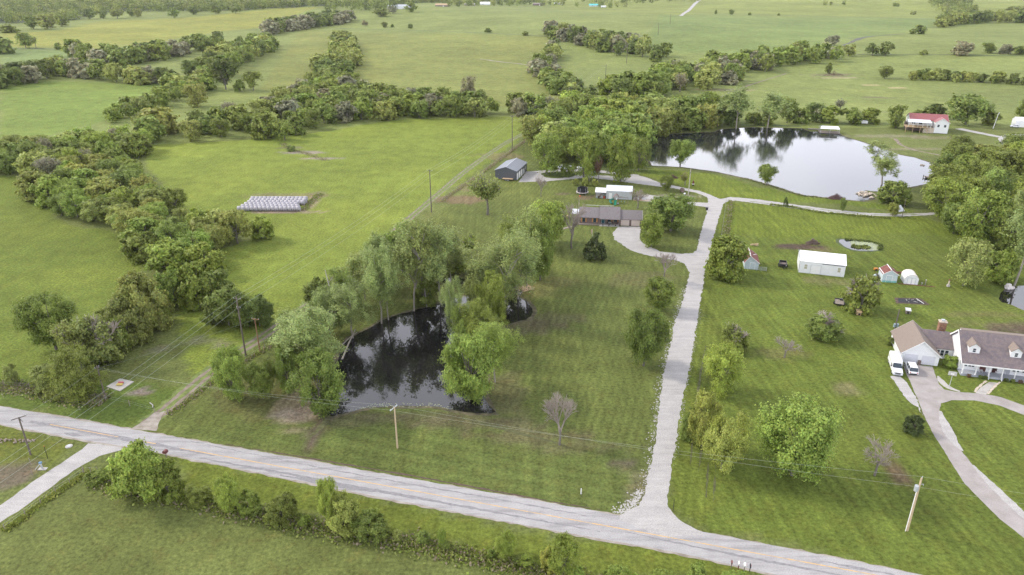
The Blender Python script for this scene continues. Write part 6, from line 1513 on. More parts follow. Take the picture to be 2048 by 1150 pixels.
def tufts(name, pts, width, n, hr, tints, seed, label, cat='grass'):
    rng = np.random.default_rng(seed); w = [P(*q) for q in pts]; seg = [(b-a).length for a, b in zip(w[:-1], w[1:])]; tot = sum(seg); C = []; T5 = []
    for _ in range(n):
        t = rng.uniform(0, tot); i = 0
        while t > seg[i] and i < len(seg)-1: t -= seg[i]; i += 1
        p = w[i].lerp(w[i+1], min(1, t/seg[i])); d = (w[i+1]-w[i]).normalized(); o = rng.normal()*width*.4
        h = rng.uniform(*hr); C.append((p.x-d.y*o, p.y+d.x*o, p.z+h*.45*rng.uniform(.4, 1.2))); T5.append(np.array(TINT[tints[rng.integers(len(tints))]])*rng.uniform(.7, 1.25))
    C = np.array(C); V, L = leaf_quads(C, rng.normal(size=(n, 3))*np.array([1, 1, .3]), .22, rng, np.ones(n)); 
    o = link(name, quads(name, V, np.array(T5), M_LEAF)); o.color = (1, 1, 1, 1); tag(o, label, cat, kind='stuff')
tufts('dry_grass', FU, 1.2, 2600, (.3, .9), ['dry', 'dry', 'olive'], 1, 'dead tan grass under the overgrown fence')
tufts('rough_grass', FL, 1.0, 2200, (.2, .6), ['olive', 'dry', 'green'], 2, 'rough grass along the lane fence')
tufts('rough_grass', [(196, 962), (240, 975), (400, 1006), (640, 1058), (870, 1098), (1130, 1160), (1300, 1190)], 2.4, 9000, (.2, .8), ['olive', 'green', 'dry', 'mid'], 3, 'rough growth under the south hedge')
tufts('dry_scrub', [(-20, 772), (60, 780), (140, 795), (212, 802)], 3.0, 3500, (.2, .9), ['dry', 'olive', 'mid', 'mauve'], 4, 'brown scrub beside the left road bend')
tufts('rough_grass', [(10, 1062), (51, 1031), (112, 987), (168, 948), (196, 950)], 1.0, 1600, (.2, .5), ['olive', 'green', 'yellow'], 5, 'tall grass along the side road fence')
tufts('weed_strip', [(1462, 402), (1458, 430), (1454, 470), (1448, 500)], 1.4, 1400, (.2, .9), ['mid', 'dry', 'green'], 6, 'weeds on the old fence line right of the drive')
tufts('rushes', [(1690, 479), (1715, 481), (1745, 484), (1762, 491), (1759, 501)], .8, 900, (.3, .8), ['deep', 'mid'], 7, 'dark rushes round the small pond')
tufts('rushes', [(1703, 492), (1722, 495), (1738, 494)], 1.5, 900, (.2, .7), ['olive', 'mid', 'deep'], 8, 'grass islet in the small pond')
tufts('shore_weeds', [(1485, 356), (1540, 371), (1600, 391), (1656, 397)], 1.0, 900, (.2, .6), ['mid', 'deep', 'dry'], 9, 'weeds on the near shore of the far pond')
tufts('lane_weeds', [(1540, 409), (1580, 414), (1640, 425), (1720, 432), (1780, 437)], 1.2, 1500, (.2, .8), ['mid', 'dark', 'olive'], 10, 'weeds on the lower verge of the narrow lane')
tufts('wash_weeds', [(565, 287), (585, 300), (610, 306), (655, 322)], 2.5, 900, (.2, .6), ['dry', 'olive', 'mauve'], 11, 'dry weeds along the bare wash in the hay field')
tufts('bale_weeds', [(608, 421), (616, 410), (628, 400), (640, 388)], 2.0, 900, (.2, .7), ['dry', 'mid', 'green'], 12, 'weeds at the right end of the bale rows')
for k, (pts, w, t) in enumerate([([(0, 97), (100, 98), (215, 99)], 6, 'e'), ([(680, 57), (850, 61), (980, 67), (1110, 74)], 4, 'e'), ([(1372, 25), (1600, 32), (1880, 38)], 6, 'e'), ([(1050, 13), (1250, 19), (1362, 25)], 8, 'e'),
        ([(960, 118), (1010, 125), (1060, 130)], 2.5, 'd'), ([(1600, 110), (1800, 108), (2048, 112)], 4, 'e'), ([(1480, 250), (1600, 252)], 3, 'e'), ([(1560, 45), (1700, 62), (1880, 55)], 3, 'e')]):
    ribbon('field_edge', pts, w, .12 if k != 6 else .005, mat('rank_grass', (.09, .12, .045), .95, .3, .5) if t == 'e' else M_SHOULDER, 1.0, 70+k, step=6)

# ------------------------------------------------------------------ hay bales
A = P(476, 421.5); bw = 1.46; n0 = 15
bm_ = MB(); bm_.tube((0, 0, .86), (bw-.08, 0, .86), .86, .86, 14); me = bm_.mesh('bale', [M_BALE, M_STRAW])
for f in me.polygons:
    if abs(f.normal.x) > .9: f.material_index = 0
    f.use_smooth = abs(f.normal.x) < .9
rowlab = ['front', 'second', 'third', 'fourth', 'fifth', 'back']
for r_ in range(6):
    x0 = [0, .5, .9, 1.2, 1.2, .9][r_]; n = [15, 15, 14, 14, 14, 14][r_]; y = r_*2.35
    for c in range(n):
        if r_ in (1, 2) and c >= n-1: continue
        o = bpy.data.objects.new('hay_bale', me); COL.objects.link(o)
        o.location = (A.x+x0+c*bw+TR.uniform(-.02, .02), A.y+y+TR.uniform(-.06, .06), TR.uniform(-.05, 0)); o.rotation_euler = (TR.uniform(0, 6), 0, TR.uniform(-.03, .03)); o.rotation_euler.x = 0; s = TR.uniform(.97, 1.03); o.scale = (1, s, s)
        lab = 'white wrapped round bale in the %s row of the bale stack' % rowlab[r_]
        nth = ['first', 'second', 'third', 'fourth', 'fifth', 'sixth', 'seventh']; last_ = n-1 if r_ not in (1, 2) else n-2
        if c == 0: lab = 'left end bale of the %s row of white wrapped bales' % rowlab[r_]
        elif c == last_: lab = 'right end bale of the %s row of white wrapped bales' % rowlab[r_]
        elif c <= 7: lab = 'white wrapped bale in the %s row, %s from its left end bale' % (rowlab[r_], nth[c-1])
        else: lab = 'white wrapped bale in the %s row, %s from its right end bale' % (rowlab[r_], nth[last_-c-1])
        tag(o, lab, 'hay bale', 'white bales in the %s row' % rowlab[r_])

# ------------------------------------------------------------------ yard things
def rockpile(name, B, rx, ry, rz_, n, size, material, seed, label, cat):
    r = random.Random(seed); q = MB()
    for k in range(n):
        a = r.uniform(0, 6.28); t = r.random()**.6; s = size*r.uniform(.5, 1.2); q.ball((rx*t*math.cos(a), ry*t*math.sin(a), rz_*(1-t)*r.uniform(.4, 1)+s*.3), s, s*r.uniform(.6, 1), s*.6, r, 6, 4)
    o = q.build(name, material); o.location = B; tag(o, label, cat, kind='stuff' if n > 30 else None); return o
def brush(name, B, rx, ry, h, n, material, seed, label):
    r = random.Random(seed); q = MB()
    for k in range(n):
        a = r.uniform(0, 6.28); t = r.random(); p = Vector((rx*t*math.cos(a), ry*t*math.sin(a), h*(1-t)*r.uniform(.1, 1))); d = Vector((r.gauss(0, 1), r.gauss(0, 1), r.gauss(.2, .5))).normalized()*r.uniform(.5, 1.3)
        q.tube(p-d*.5, p+d*.5, r.uniform(.02, .06), .015, 4, cap=False)
    o = q.build(name, material); o.location = B; tag(o, label, 'brush pile'); return o
M_BRUSH = mat('cut_brush', (.2, .145, .13), .9, .3, 3); M_BRUSHP = mat('purple_brush', (.15, .085, .085), .9, .3, 3)
fw = MB(); r = random.Random(2)
for k in range(170):
    a = r.uniform(0, 6.28); t = r.random()**.6; h = .9*(1-t); p = Vector((2.6*t*math.cos(a), 2.0*t*math.sin(a), r.uniform(.05, .12)+h*r.random())); d = Vector((r.gauss(0, 1), r.gauss(0, 1), r.gauss(0, .3))).normalized()*.22; fw.tube(p-d, p+d, .1, .1, 5)
o = fw.build('firewood_heap', M_WOODCUT); o.location = P(1049, 577); tag(o, 'heap of pale split firewood at the pond head', 'firewood')
brush('brush_pile', P(1625, 487), 2.2, 1.4, 1.7, 380, M_BRUSH, 1, 'brown brush pile above the white barn')
brush('brush_pile', P(1672, 397), 3.4, 1.8, 1.9, 520, M_BRUSHP, 2, 'purplish brush pile on the south shore of the far pond')
brush('brush_pile', P(1344, 356), 2.6, 1.6, 1.6, 380, M_BRUSHP, 3, 'dark brush pile beside the upper gravel drive')
brush('brush_pile', P(1667, 151), 9, 4, 4, 500, M_BRUSHP, 4, 'large dead brush heap on the far right pasture')
rockpile('shore_rocks', P(1733, 390), 3.4, 4.6, .5, 60, .5, M_ROCK, 3, 'pale rocks on the spit of the far pond', 'rocks')
rockpile('shore_rocks', P(1877, 331), 9, 1.6, .3, 40, .45, M_ROCK, 4, 'stones at the east end of the far pond', 'rocks')
rockpile('rock_heap', P(22, 882), 4.5, .7, .3, 60, .22, mat('dull_rock', (.27, .22, .18), .9, .4, 3), 5, 'row of rocks and rubble above the left road corner', 'rocks')
rockpile('brook_rock', P(2018, 576), .9, .9, .7, 8, .8, mat('white_rock', (.6, .56, .54), .9, .15), 6, 'big white rock at the brook pool', 'rock')
# valve pad
A = P(241, 770); c = [P(213, 774), P(240, 758), P(268, 764), P(240, 783)]
q = MB(); q.add([(p.x-A.x, p.y-A.y, .0) for p in c]+[(p.x-A.x, p.y-A.y, .14) for p in c], [(3, 2, 1, 0), (4, 5, 6, 7), (0, 1, 5, 4), (1, 2, 6, 5), (2, 3, 7, 6), (3, 0, 4, 7)])
e = empty('valve_pad', A, 0, 'pale concrete pad with red and yellow valve cover above the road', 'concrete pad'); q.build('slab', M_CONC, e)
MB().box(-.55, .55, -.5, .1, .14, .4).build('yellow_box', mat('faded_yellow', (.55, .42, .12), .6), e); MB().box(-.5, .45, .1, .55, .14, .5).build('red_box', mat('faded_red', (.42, .1, .12), .6), e)
# meter post with blue cap
A = P(85.5, 938); e = empty('meter_post', A, 0, 'small post with blue cap on a pale slab by the side road', 'meter')
MB().box(-.7, .7, -.35, .35, 0, .08).build('slab', M_CONC, e); MB().tube((0, 0, .08), (-.1, 0, 1.2), .14, .14, 8).build('post', M_GALV, e); MB().box(-.3, .15, -.16, .16, 1.2, 1.42).build('cap', mat('dull_blue_paint', (.12, .24, .38), .5), e); MB().tube((-.2, 0, 1.1), (-1.1, -.3, .05), .05, .05, 5).build('brace', M_GALV, e)
for k, (px, py, tp, lab, m_) in enumerate([(96, 918, 893, 'thin steel post with red tip left of the side road', M_BLACK), (62, 930, 917, 'short wooden stub post below the dark pole', M_WOOD), (65, 950, 941, 'short leaning stub post by the side road fence', M_WOOD),
        (1346, 1022, 1000, 'thin dark steel marker post right of the drive mouth', M_BLACK), (1404, 880, 866, 'dark marker post between the gravel drive and the olive pair', M_BLACK), (530, 698, 680, 'pale fence brace post beside the short brown pole', M_WOOD)]):
    B = P(px, py); h = h_at(B, tp); e = empty('marker_post', B, 0, lab, 'post'); MB().tube((0, 0, -.1), (0, 0, h), .05, .05, 5).build('shaft', m_, e); MB().tube((0, 0, h), (0, 0, h+.12), .07, .05, 5).build('tip', M_RED if k == 0 else m_, e)
B = P(1162, 988); e = empty('survey_marker', B, 0, 'white marker post on the lawn above the main road', 'marker'); MB().box(-.09, .09, -.04, .04, 0, 1.0).build('shaft', M_WTRIM, e); MB().prism([(-.09, 1.0), (.09, 1.0), (0, 1.15)], 'y', -.04, .04).build('tip', M_WTRIM, e)
# mailboxes
for k, (px, py, tp, lab, mb_, mp_) in enumerate([(1462, 1136, 1123, 'leftmost rusty mailbox of the four at the road edge', M_RUST, M_WOOD), (1476, 1140, 1125, 'narrow white mailbox second from the left at the road edge', M_WTRIM, M_RUST),
        (1488, 1142, 1128, 'wide white mailbox third from the left at the road edge', M_WTRIM, M_WOOD), (1499, 1143, 1130, 'dark mailbox rightmost of the four at the road edge', M_BLACK, M_BLACK)]):
    B = P(px, py); h = h_at(B, tp); e = empty('mailbox', B, math.radians(-15), lab, 'mailbox'); w_ = .32 if k == 2 else .18
    MB().box(-.05, .05, -.05, .05, -.1, h-.25).build('post', mp_, e); arc = [(-w_/2, h-.25), (w_/2, h-.25), (w_/2, h-.08), (w_*.3, h+.02), (-w_*.3, h+.02), (-w_/2, h-.08)]
    MB().prism(arc, 'y', -.3, .3).build('box', mb_, e); MB().box(w_/2, w_/2+.02, -.1, .02, h-.15, h+.08).build('flag', M_RED, e)
B = P(333, 914); e = empty('mailbox', B, math.radians(-15), 'dark red rounded mailbox beside the big bright bush at the junction', 'mailbox')
MB().box(-.06, .06, -.06, .06, -.1, .9).build('post', M_WOOD, e); MB().prism([(-.32, .9), (.32, .9), (.36, 1.2), (.2, 1.42), (-.2, 1.42), (-.36, 1.2)], 'y', -.35, .35).build('box', mat('maroon_paint', (.16, .05, .05), .5), e)
# basketball hoop by the drive
A = P(1898, 775); e = empty('basketball_hoop', A, math.radians(-20), 'basketball hoop with grey backboard beside the white house driveway', 'hoop')
MB().tube((0, 0, 0), (0, 0, 3.0), .06, .05, 6).build('post', M_GALV, e); MB().box(-.75, .75, .12, .17, 2.7, 3.6).build('backboard', mat('grey_board', (.5, .5, .47), .5), e)
MB().box(-.3, .3, .06, .118, 2.85, 3.2).build('target_square', M_WTRIM, e)
q = MB(); pts = [(.23*math.cos(a*math.pi/5), -.13+.23*math.sin(a*math.pi/5), 2.9) for a in range(11)]; q.path(pts, .015, .015, 4); q.build('rim', M_ORANGE, e)
# flagpole
B = P(1184, 479); h = h_at(B, 458); e = empty('flagpole', B, 0, 'white flagpole with hanging red and white flag behind the cedar', 'flagpole')
MB().tube((0, 0, 0), (0, 0, h), .05, .03, 6).build('shaft', M_WTRIM, e)
q = MB(); q.prism([(-.4, h-.2), (0, h-.2), (-.05, h-1.5), (-.3, h-1.6)], 'y', -.03, .03); fl = q.build('flag', mat('flag_cloth', (.62, .4, .36), .8, .3, 6), e)
# trampoline
A = P(1164.5, 388); e = empty('trampoline', A, 0, 'round trampoline with dark safety net and pale rim left of the grey shed', 'trampoline')
def ring(R0, R1, z, t, n=24):
    q = MB(); vs_ = []
    for i in range(n):
        a = 2*math.pi*i/n
        for R, zz in ((R0, z), (R1, z), (R1, z+t), (R0, z+t)): vs_.append((R*math.cos(a), R*math.sin(a), zz))
    q.add(vs_, [(4*i+j, 4*i+(j+1) % 4, 4*((i+1) % n)+(j+1) % 4, 4*((i+1) % n)+j) for i in range(n) for j in range(4)]); return q
ring(1.85, 2.35, .86, .07).build('rim_pad', mat('pink_white_pad', (.62, .55, .54), .6), e)
q = MB(); q.tube((0, 0, .87), (0, 0, .9), 1.86, 1.86, 24); q.build('mat', M_NET, e)
q = ring(1.83, 1.86, .95, 1.55); q.build('safety_net', M_NET, e)
for k in range(6):
    a = k*math.pi/3; MB().path([(2.2*math.cos(a), 2.2*math.sin(a), 0), (2.1*math.cos(a), 2.1*math.sin(a), .9), (1.9*math.cos(a), 1.9*math.sin(a), 2.6)], .045, .045, 5).build('leg', M_GALV, e)
o = MB().ball((0, 0, .28), .3, .3, .28, random.Random(1), 10, 6, j=0).build('play_ball', mat('orange_rubber', (.6, .13, .05), .5)); o.location = P(1160, 393.5); tag(o, 'orange red ball on the grass in front of the trampoline', 'ball')
# playset
A = P(1232, 405.5); e = empty('playset', A, RZ_SHED, 'wooden playset with two green slides in front of the grey shed', 'playset')
q = MB()
for x in (-.8, .8):
    for y in (-.7, .7): q.box(x-.06, x+.06, y-.06, y+.06, 0, 2.4)
q.build('frame', M_BRUSH, e); MB().box(-.86, .86, -.76, .76, 1.25, 1.33).build('platform', M_BRUSH, e)
rb = MB(); rb.slab((-1, -.9, 2.3), (-1, .9, 2.3), (0, .9, 3.3), (0, -.9, 3.3), -.06); rb.slab((1, .9, 2.3), (1, -.9, 2.3), (0, -.9, 3.3), (0, .9, 3.3), -.06); rb.build('roof', M_BRUSH, e)
MB().box(-.1, .3, -.82, -.78, 1.45, 2.1).build('window_panel', M_WTRIM, e)
q = MB()
def slide(mb, p0, p1, w):
    p0, p1 = Vector(p0), Vector(p1); d = (p1-p0); s = Vector((-d.y, d.x, 0)).normalized()*w/2
    a = p0.lerp(p1, .35)+Vector((0, 0, -.1)); pts = [p0, a, p0.lerp(p1, .8)+Vector((0, 0, -.12)), p1]
    for u, v in zip(pts[:-1], pts[1:]):
        mb.add([u-s, u+s, v+s, v-s, u-s-Vector((0, 0, .06)), u+s-Vector((0, 0, .06)), v+s-Vector((0, 0, .06)), v-s-Vector((0, 0, .06))], [(0, 1, 2, 3), (7, 6, 5, 4), (0, 4, 5, 1), (2, 6, 7, 3)])
        for sg in (-1, 1): mb.tube(u+s*sg+Vector((0, 0, .08)), v+s*sg+Vector((0, 0, .08)), .08, .08, 5)
slide(q, (-.2, -.75, 1.3), (-.3, -3.4, .15), .7); q.build('slide', M_GREENP, e)
q = MB(); q.path([(-.85, -.2, 1.4), (-1.6, -.3, 1.3), (-2.2, -1.0, 1.0), (-1.9, -1.8, .7), (-1.4, -2.4, .4)], .36, .36, 8); q.build('slide', mat('dark_green_plastic', (.01, .15, .11), .4), e)
MB().box(.5, .95, -2.2, -.8, .2, .3).build('ramp', M_DECK, e)
q = MB(); q.tube((.9, 0, 2.1), (4.2, 0, 2.1), .07, .07, 6); q.tube((4.2, 0, 2.1), (4.2, -1.1, 0), .06, .06, 5); q.tube((4.2, 0, 2.1), (4.2, 1.1, 0), .06, .06, 5); q.build('swing_beam', M_BRUSH, e)
for x in (1.8, 3.0):
    s_ = MB().box(x-.22, x+.22, -.12, .12, .5, .55).build('swing_seat', M_BLUEP, e); MB().tube((x-.2, 0, .55), (x-.2, 0, 2.1), .015, .015, 4).tube((x+.2, 0, .55), (x+.2, 0, 2.1), .015, .015, 4).build('swing_chain', M_GALV, s_)
# stored things at the grey shed
r = random.Random(11)
junk = [('bicycle', 'bicycles'), ('crate', ''), ('barrel', '')]
def crate(name, B, w, d, h, material, lab, cat, rz=0):
    e = empty(name, B, rz, lab, cat); MB().box(-w/2, w/2, -d/2, d/2, 0, h).build('body', material, e)
    q = MB(); q.box(-w/2-.03, w/2+.03, -d/2-.03, d/2+.03, h, h+.06); q.build('lid', M_WOOD if material is not M_WOOD else M_GALV, e); return e
spots = [(-3.4, .6, .7, .5, .9, M_GALV, 'grey bin at the left end of the lean-to'), (-2.7, .8, .5, .5, .7, M_RUST, 'rusty box inside the lean-to'), (-1.5, .5, .8, .6, 1.1, M_GALV, 'pale cabinet in the middle of the lean-to'), (-.7, .6, .5, .6, .8, M_RED, 'dark red box at the right end of the lean-to'),
         (-2.1, 1.6, .8, .6, 1.4, M_WOOD, 'wooden cupboard at the back of the lean-to')]
for x, y, w, d, h, m_, lab in spots: crate('storage_box', at_local(A_SHED, RZ_SHED, x, y), w, d, h, m_, lab, 'box', RZ_SHED)
def bicycle(B, rz, lab, col):
    e = empty('bicycle', B, rz, lab, 'bicycle')
    for x in (0, 1.05):
        q = MB(); pts = [(x+.33*math.cos(a*math.pi/6), 0, .34+.33*math.sin(a*math.pi/6)) for a in range(13)]; q.path(pts, .03, .03, 4); q.build('wheel', M_RUBBER, e)
    q = MB(); q.tube((0, 0, .34), (.35, 0, .8), .025, .025, 4); q.tube((.35, 0, .8), (.9, 0, .85), .025, .025, 4); q.tube((.45, 0, .32), (.9, 0, .8), .025, .025, 4); q.tube((.45, 0, .32), (.35, 0, .85), .025, .025, 4); q.tube((.9, 0, .85), (1.05, 0, .34), .025, .025, 4); q.tube((0, 0, .34), (.45, 0, .32), .02, .02, 4); q.build('frame', col, e)
    MB().box(.24, .46, -.06, .06, .86, .92).build('saddle', M_BLACK, e); MB().tube((.92, -.25, 1.0), (.92, .25, 1.0), .02, .02, 4).build('handlebar', M_BLACK, e)
bicycle(at_local(A_SHED, RZ_SHED, -2.4, -.5), RZ_SHED+.3, 'silver bicycle leaning in front of the lean-to', M_GALV); bicycle(at_local(A_SHED, RZ_SHED, -3.2, .0), RZ_SHED-.2, 'dark bicycle at the left post of the lean-to', M_BLACK)
spots = [(L_+0, y, w, d, h, m_, lab, cat) for L_, y, w, d, h, m_, lab, cat in [(10.4, 1.0, .8, .6, .6, M_GALV, 'grey crate at the right wall of the grey shed', 'crate'), (11.4, 2.2, 1.2, .8, .5, M_WTRIM, 'white chest in the junk right of the grey shed', 'chest'), (10.9, 3.4, .6, .6, .9, M_BLACK, 'black drum shaped box behind the white chest', 'box'),
         (12.6, .6, .7, .5, .4, M_TANWOOD, 'tan box in the junk right of the grey shed', 'box'), (12.9, 3.8, 1.8, .7, .4, M_GALV, 'long pale trough behind the junk by the shed', 'trough'), (14.6, .1, .8, .5, .45, M_WTRIM, 'white box on the gravel right of the junk', 'box'), (15.6, .3, .7, .5, .35, M_WTRIM, 'low white tub on the gravel right of the junk', 'tub'), (16.6, .4, .6, .4, .4, M_BLACK, 'dark bin at the right end of the junk row', 'bin')]]
for x, y, w, d, h, m_, lab, cat in spots: crate('yard_box', at_local(A_SHED, RZ_SHED, x, y), w, d, h, m_, lab, cat, RZ_SHED+.2)
bd = MB(); bd.box(0, 7.0, -.1, .1, 0, .22); o = bd.build('timber_edging', M_TANWOOD); o.location = at_local(A_SHED, RZ_SHED, 9.8, -.5); o.rotation_euler.z = RZ_SHED; tag(o, 'long tan timber along the junk row at the grey shed', 'timber')
rockpile('scrap_heap', at_local(A_SHED, RZ_SHED, 10.6, 1.9), 1.2, 1.4, .7, 26, .25, mat('mixed_scrap', (.22, .17, .15), .8, .5, 3), 8, 'heap of brown scrap against the grey shed corner', 'scrap')
# dog houses
def dog_house(B, rz, lab, wall, roof):
    e = empty('dog_house', B, rz, lab, 'dog house'); q = MB(); q.box(-.5, .5, -.6, .6, .05, .8); q.build('wall', wall, e); q = MB(); q.slab((-.62, -.75, .95), (.62, -.75, .95), (.62, .75, 1.1), (-.62, .75, 1.1), .08); q.build('roof', roof, e); MB().box(-.2, .25, -.62, -.59, .1, .6).build('doorway', M_BLACK, e)
dog_house(P(1716.5, 629), math.radians(-10), 'tan dog house under the half bare tree', M_TANWOOD, M_TANWOOD); dog_house(P(1815, 626), math.radians(-20), 'white roofed dog house below the garden bed', M_WOOD, M_WTRIM)
# garden bed
c = [P(1796, 596.5), P(1838, 598.5), P(1852, 608), P(1797, 605)]; c0 = P(1822, 602)
sheet('garden_soil', [(1790, 595), (1842, 597), (1860, 610), (1792, 607)], .006, M_SOIL, .3, 0, .6, 60, kind='structure')
q = MB(); q.add([(p.x-c0.x, p.y-c0.y, z) for z in (.0, .05) for p in c], [(0, 1, 2, 3), (7, 6, 5, 4), (0, 4, 5, 1), (1, 5, 6, 2), (2, 6, 7, 3), (3, 7, 4, 0)]); e = empty('garden_bed', c0, 0, 'garden bed covered with black cloth and white weights', 'garden bed'); q.build('weed_cloth', M_FABRIC, e)
r = random.Random(5)
for k in range(13):
    p = c[0].lerp(c[1], r.uniform(.06, .9)).lerp(c[3].lerp(c[2], r.uniform(.06, .9)), r.uniform(.15, .85))-c0; MB().box(p.x-.1, p.x+.1, p.y-.06, p.y+.06, .05, .14).build('weight', M_CONC, e)
pa, pb = c[1].lerp(c[0], .12)-c0, c[2].lerp(c[3], .08)-c0; MB().tube((pa.x, pa.y, .1), (pb.x, pb.y, .1), .06, .06, 5).build('white_pipe', M_WTRIM, e)
# tractor-orange implement, planks, posts near the workshop
e = empty('garden_tiller', P(1751, 541), 0, 'small orange tiller left of the small workshop', 'tiller'); MB().box(-.5, .5, -.3, .3, .3, .75).build('engine', mat('orange_paint', (.6, .22, .03), .5), e); MB().tube((-.5, 0, .6), (-1.2, 0, 1.0), .04, .04, 5).build('handlebar', M_BLACK, e)
for s in (-.35, .35): MB().tube((0, s-.08, .28), (0, s+.08, .28), .28, .28, 10).build('wheel', M_RUBBER, e)
e = empty('plank_stack', P(1800, 546), math.radians(-5), 'rust brown plank stack between the two small sheds', 'planks')
for k in range(4): MB().box(-1.7, 1.7, -.3+k*.16, -.18+k*.16, 0, .15+.05*k).build('plank', M_RUST, e)
brush('scrap_tangle', P(1753, 555), .9, 1.2, 1.3, 160, mat('rusty_wire', (.16, .13, .12), .8), 9, 'tangle of old wire and sticks at the left wall of the small workshop')
e = empty('propane_tank', P(1747, 565), math.radians(80), 'upright pale tank beside the wire tangle', 'tank'); MB().tube((0, 0, .1), (0, 0, 2.2), .35, .35, 10).build('tank_body', M_LABLUE, e); MB().tube((0, 0, 2.2), (0, 0, 2.45), .33, .1, 10).build('dome', M_LABLUE, e)
for k, (px, py, tp, lab) in enumerate([(1850, 570, 560, 'grey stub post right of the domed shed'), (1843, 571, 566, 'low broken post right of the domed shed')]):
    B = P(px, py); e = empty('stub_post', B, 0, lab, 'post'); MB().tube((0, 0, -.1), (0, 0, h_at(B, tp)), .12, .1, 6).build('shaft', M_WOOD, e); MB().box(-.14, .14, -.14, .14, h_at(B, tp), h_at(B, tp)+.05).build('cap', M_GALV, e)
q = MB(); q.box(0, 9, -.1, .1, 0, .12); o = q.build('ground_timber', M_RUST); o.location = P(1796, 567.5); o.rotation_euler.z = math.radians(-14); tag(o, 'dark timber lying along the fronts of the small sheds', 'timber')
# statue-like post near upper drive, reel, pipe, bin
e = empty('garden_ornament', P(1386, 371), 0, 'dark red and white yard ornament beside the upper drive', 'ornament'); MB().box(-.4, .4, -.25, .25, 0, .5).build('base', M_BLACK, e); MB().box(-.45, .45, -.3, .3, .5, .75).build('white_band', M_WTRIM, e); MB().prism([(-.4, .75), (.4, .75), (.15, 1.9), (-.1, 2.1)], 'y', -.2, .2).build('figure', mat('maroon_paint', (.16, .05, .05), .5), e)
e = empty('cable_reel', P(1364, 384.5), math.radians(30), 'brown cable reel on the grass below the upper drive', 'reel')
for y in (-.4, .4): MB().tube((0, y-.04, .85), (0, y+.04, .85), .85, .85, 14).build('flange', M_BRUSH, e)
MB().tube((0, -.36, .85), (0, .36, .85), .4, .4, 10).build('core', M_WOOD, e)
e = empty('white_barrel', P(1368.5, 389.5), 0, 'white barrel lying left of the whitish drive pole', 'barrel'); MB().tube((-.4, -.7, .3), (.4, .7, .3), .3, .3, 10).build('body', M_WTRIM, e); MB().tube((.4, .7, .3), (.43, .76, .3), .22, .22, 8).build('cap', M_GALV, e)
e = empty('trash_bin', P(1413.5, 420), 0, 'dark trash bin at the drive fork', 'trash bin'); MB().add([(-.3, -.3, 0), (.3, -.3, 0), (.3, .3, 0), (-.3, .3, 0), (-.4, -.4, 1.05), (.4, -.4, 1.05), (.4, .4, 1.05), (-.4, .4, 1.05)], [(0, 3, 2, 1), (4, 5, 6, 7), (0, 1, 5, 4), (1, 2, 6, 5), (2, 3, 7, 6), (3, 0, 4, 7)]).build('body', M_BLACK, e); MB().box(-.43, .43, -.43, .43, 1.05, 1.13).build('lid', mat('grey_lid', (.25, .24, .26), .5), e)
e = empty('tin_shelter', P(1799, 423), math.radians(20), 'tilted sheet of pale tin by the narrow lane', 'shelter'); MB().slab((-1.3, -1, .3), (1.3, -1, .3), (1.1, 1, 2.0), (-1.1, 1, 2.0), .05).build('sheet', M_GROOF, e)
for x in (-1, 1): MB().tube((x, .9, 0), (x, .9, 1.9), .05, .05, 5).build('leg', M_WOOD, e)
e = empty('garden_statue', P(1896, 573), 0, 'small pale statue on a stand beside the pale round tree', 'statue'); MB().box(-.3, .3, -.3, .3, 0, .6).build('base', M_CONC, e); MB().tube((0, 0, .6), (0, 0, 1.7), .22, .12, 8).build('figure', M_ROCK, e); MB().ball((0, 0, 1.9), .2, .2, .22, random.Random(2), 8, 5, j=.05).build('head', M_RUST, e)
e = empty('culvert_pipe', P(306, 811), math.radians(-30), 'short pale pipe lying in the grass left of the lane mouth', 'pipe'); MB().path([(-1.2, .2, .12), (0, 0, .12), (.6, -.5, .12)], .1, .1, 6).build('pipe_body', M_CONC, e)
e = empty('concrete_cover', P(138, 893), 0, 'small round concrete cover in the grass by the side road', 'cover'); MB().tube((0, 0, 0), (0, 0, .12), .6, .6, 12).build('ring', M_CONC, e); MB().tube((0, 0, .12), (0, 0, .18), .35, .35, 10).build('lid', M_GALV, e)
e = empty('picnic_table', P(1176, 361.5), 0, 'picnic table on the grass island of the loop', 'table'); MB().box(-.9, .9, -.35, .35, .7, .76).build('table_top', M_WOOD, e)
for y in (-.7, .7): MB().box(-.9, .9, y-.14, y+.14, .42, .47).build('bench_seat', M_WOOD, e)
for x in (-.6, .6): MB().box(x-.05, x+.05, -.6, .6, 0, .7).build('leg', M_WOOD, e)
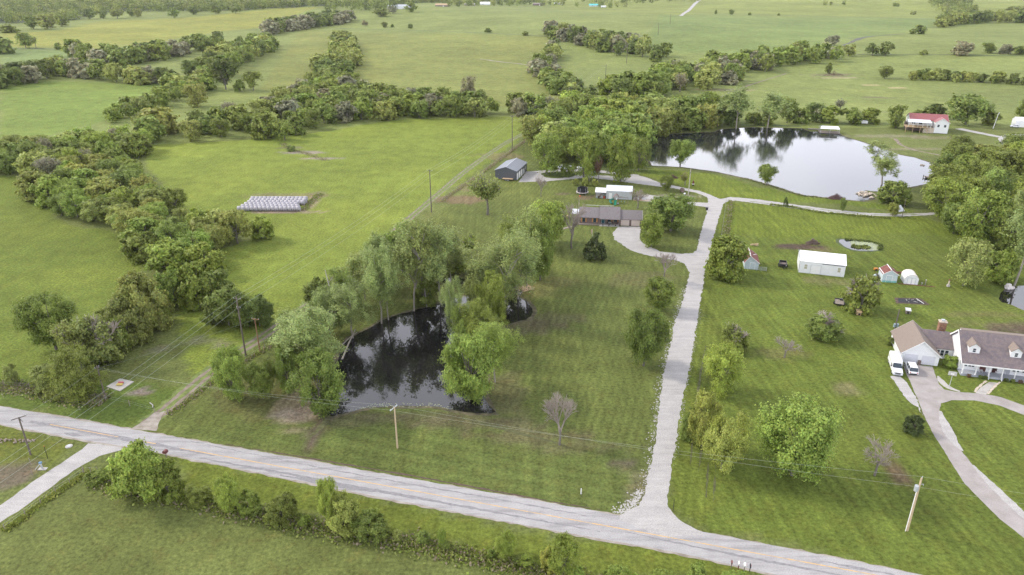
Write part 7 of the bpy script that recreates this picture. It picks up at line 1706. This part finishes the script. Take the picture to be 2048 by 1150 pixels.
# stepping planks at the left end of the ranch house
q = MB(); q.box(-2.2, 2.2, -.5, .5, 0, .12); o = q.build('wooden_walk', M_WOOD); o.location = P(1133, 456); o.rotation_euler.z = math.radians(38); tag(o, 'short wooden walk at the left end of the ranch house', 'walkway')
e = empty('garden_table', P(1131, 436), 0, 'tan topped table left of the ranch house', 'table'); MB().box(-.9, .9, -.5, .5, .85, .93).build('table_top', M_TANWOOD, e)
for x in (-.8, .8):
    for y in (-.4, .4): MB().box(x-.05, x+.05, y-.05, y+.05, 0, .85).build('leg', M_WOOD, e)
# fallen trunks at the near pond
for k, (a, b, r0, lab) in enumerate([((684, 719), (722, 655), .22, 'pale leaning dead trunk at the west bank of the near pond'), ((684, 690), (726, 664), .16, 'broken trunk lying toward the near pond')]):
    A1, B1 = P(*a), P(*b); A1.z = .0; B1.z = 2.4 if k == 0 else 1.2; B1 = A1.lerp(B1, .72); q = MB(); q.path([A1, A1.lerp(B1, .5)+Vector((0, 0, .2)), B1], r0, r0*.5, 7); tag(q.build('fallen_tree', M_BARKP), lab, 'dead trunk')
B = P(670, 640); h = h_at(B, 541); q = MB(); q.path([B, B+Vector((-.3, 0, h*.6)), B+Vector((-1.2, .5, h))], .22, .08, 6); q.tube(B+Vector((-.6, .1, h*.75)), B+Vector((.6, .2, h*.88)), .08, .03, 5); tag(q.build('dead_tree', mat('bleached_wood', (.42, .37, .34), .9)), 'bleached dead snag rising above the west grove', 'dead tree')

# ------------------------------------------------------------------ air
hb = MB(); hb.box(-4300, 4300, -700, 6600, -8, 96)
hm = bpy.data.materials.new('haze'); hm.use_nodes = True; n = hm.node_tree; n.nodes.clear(); o_ = n.nodes.new('ShaderNodeOutputMaterial'); pv = n.nodes.new('ShaderNodeVolumePrincipled')
pv.inputs['Color'].default_value = (.86, .9, 1.0, 1); pv.inputs['Density'].default_value = .000035; pv.inputs['Anisotropy'].default_value = .2
n.links.new(pv.outputs['Volume'], o_.inputs['Volume'])
hz_ = hb.build('haze', hm); tag(hz_, kind='stuff'); hz_['label'] = 'pale air over the far fields'; hz_.display_type = 'WIRE'
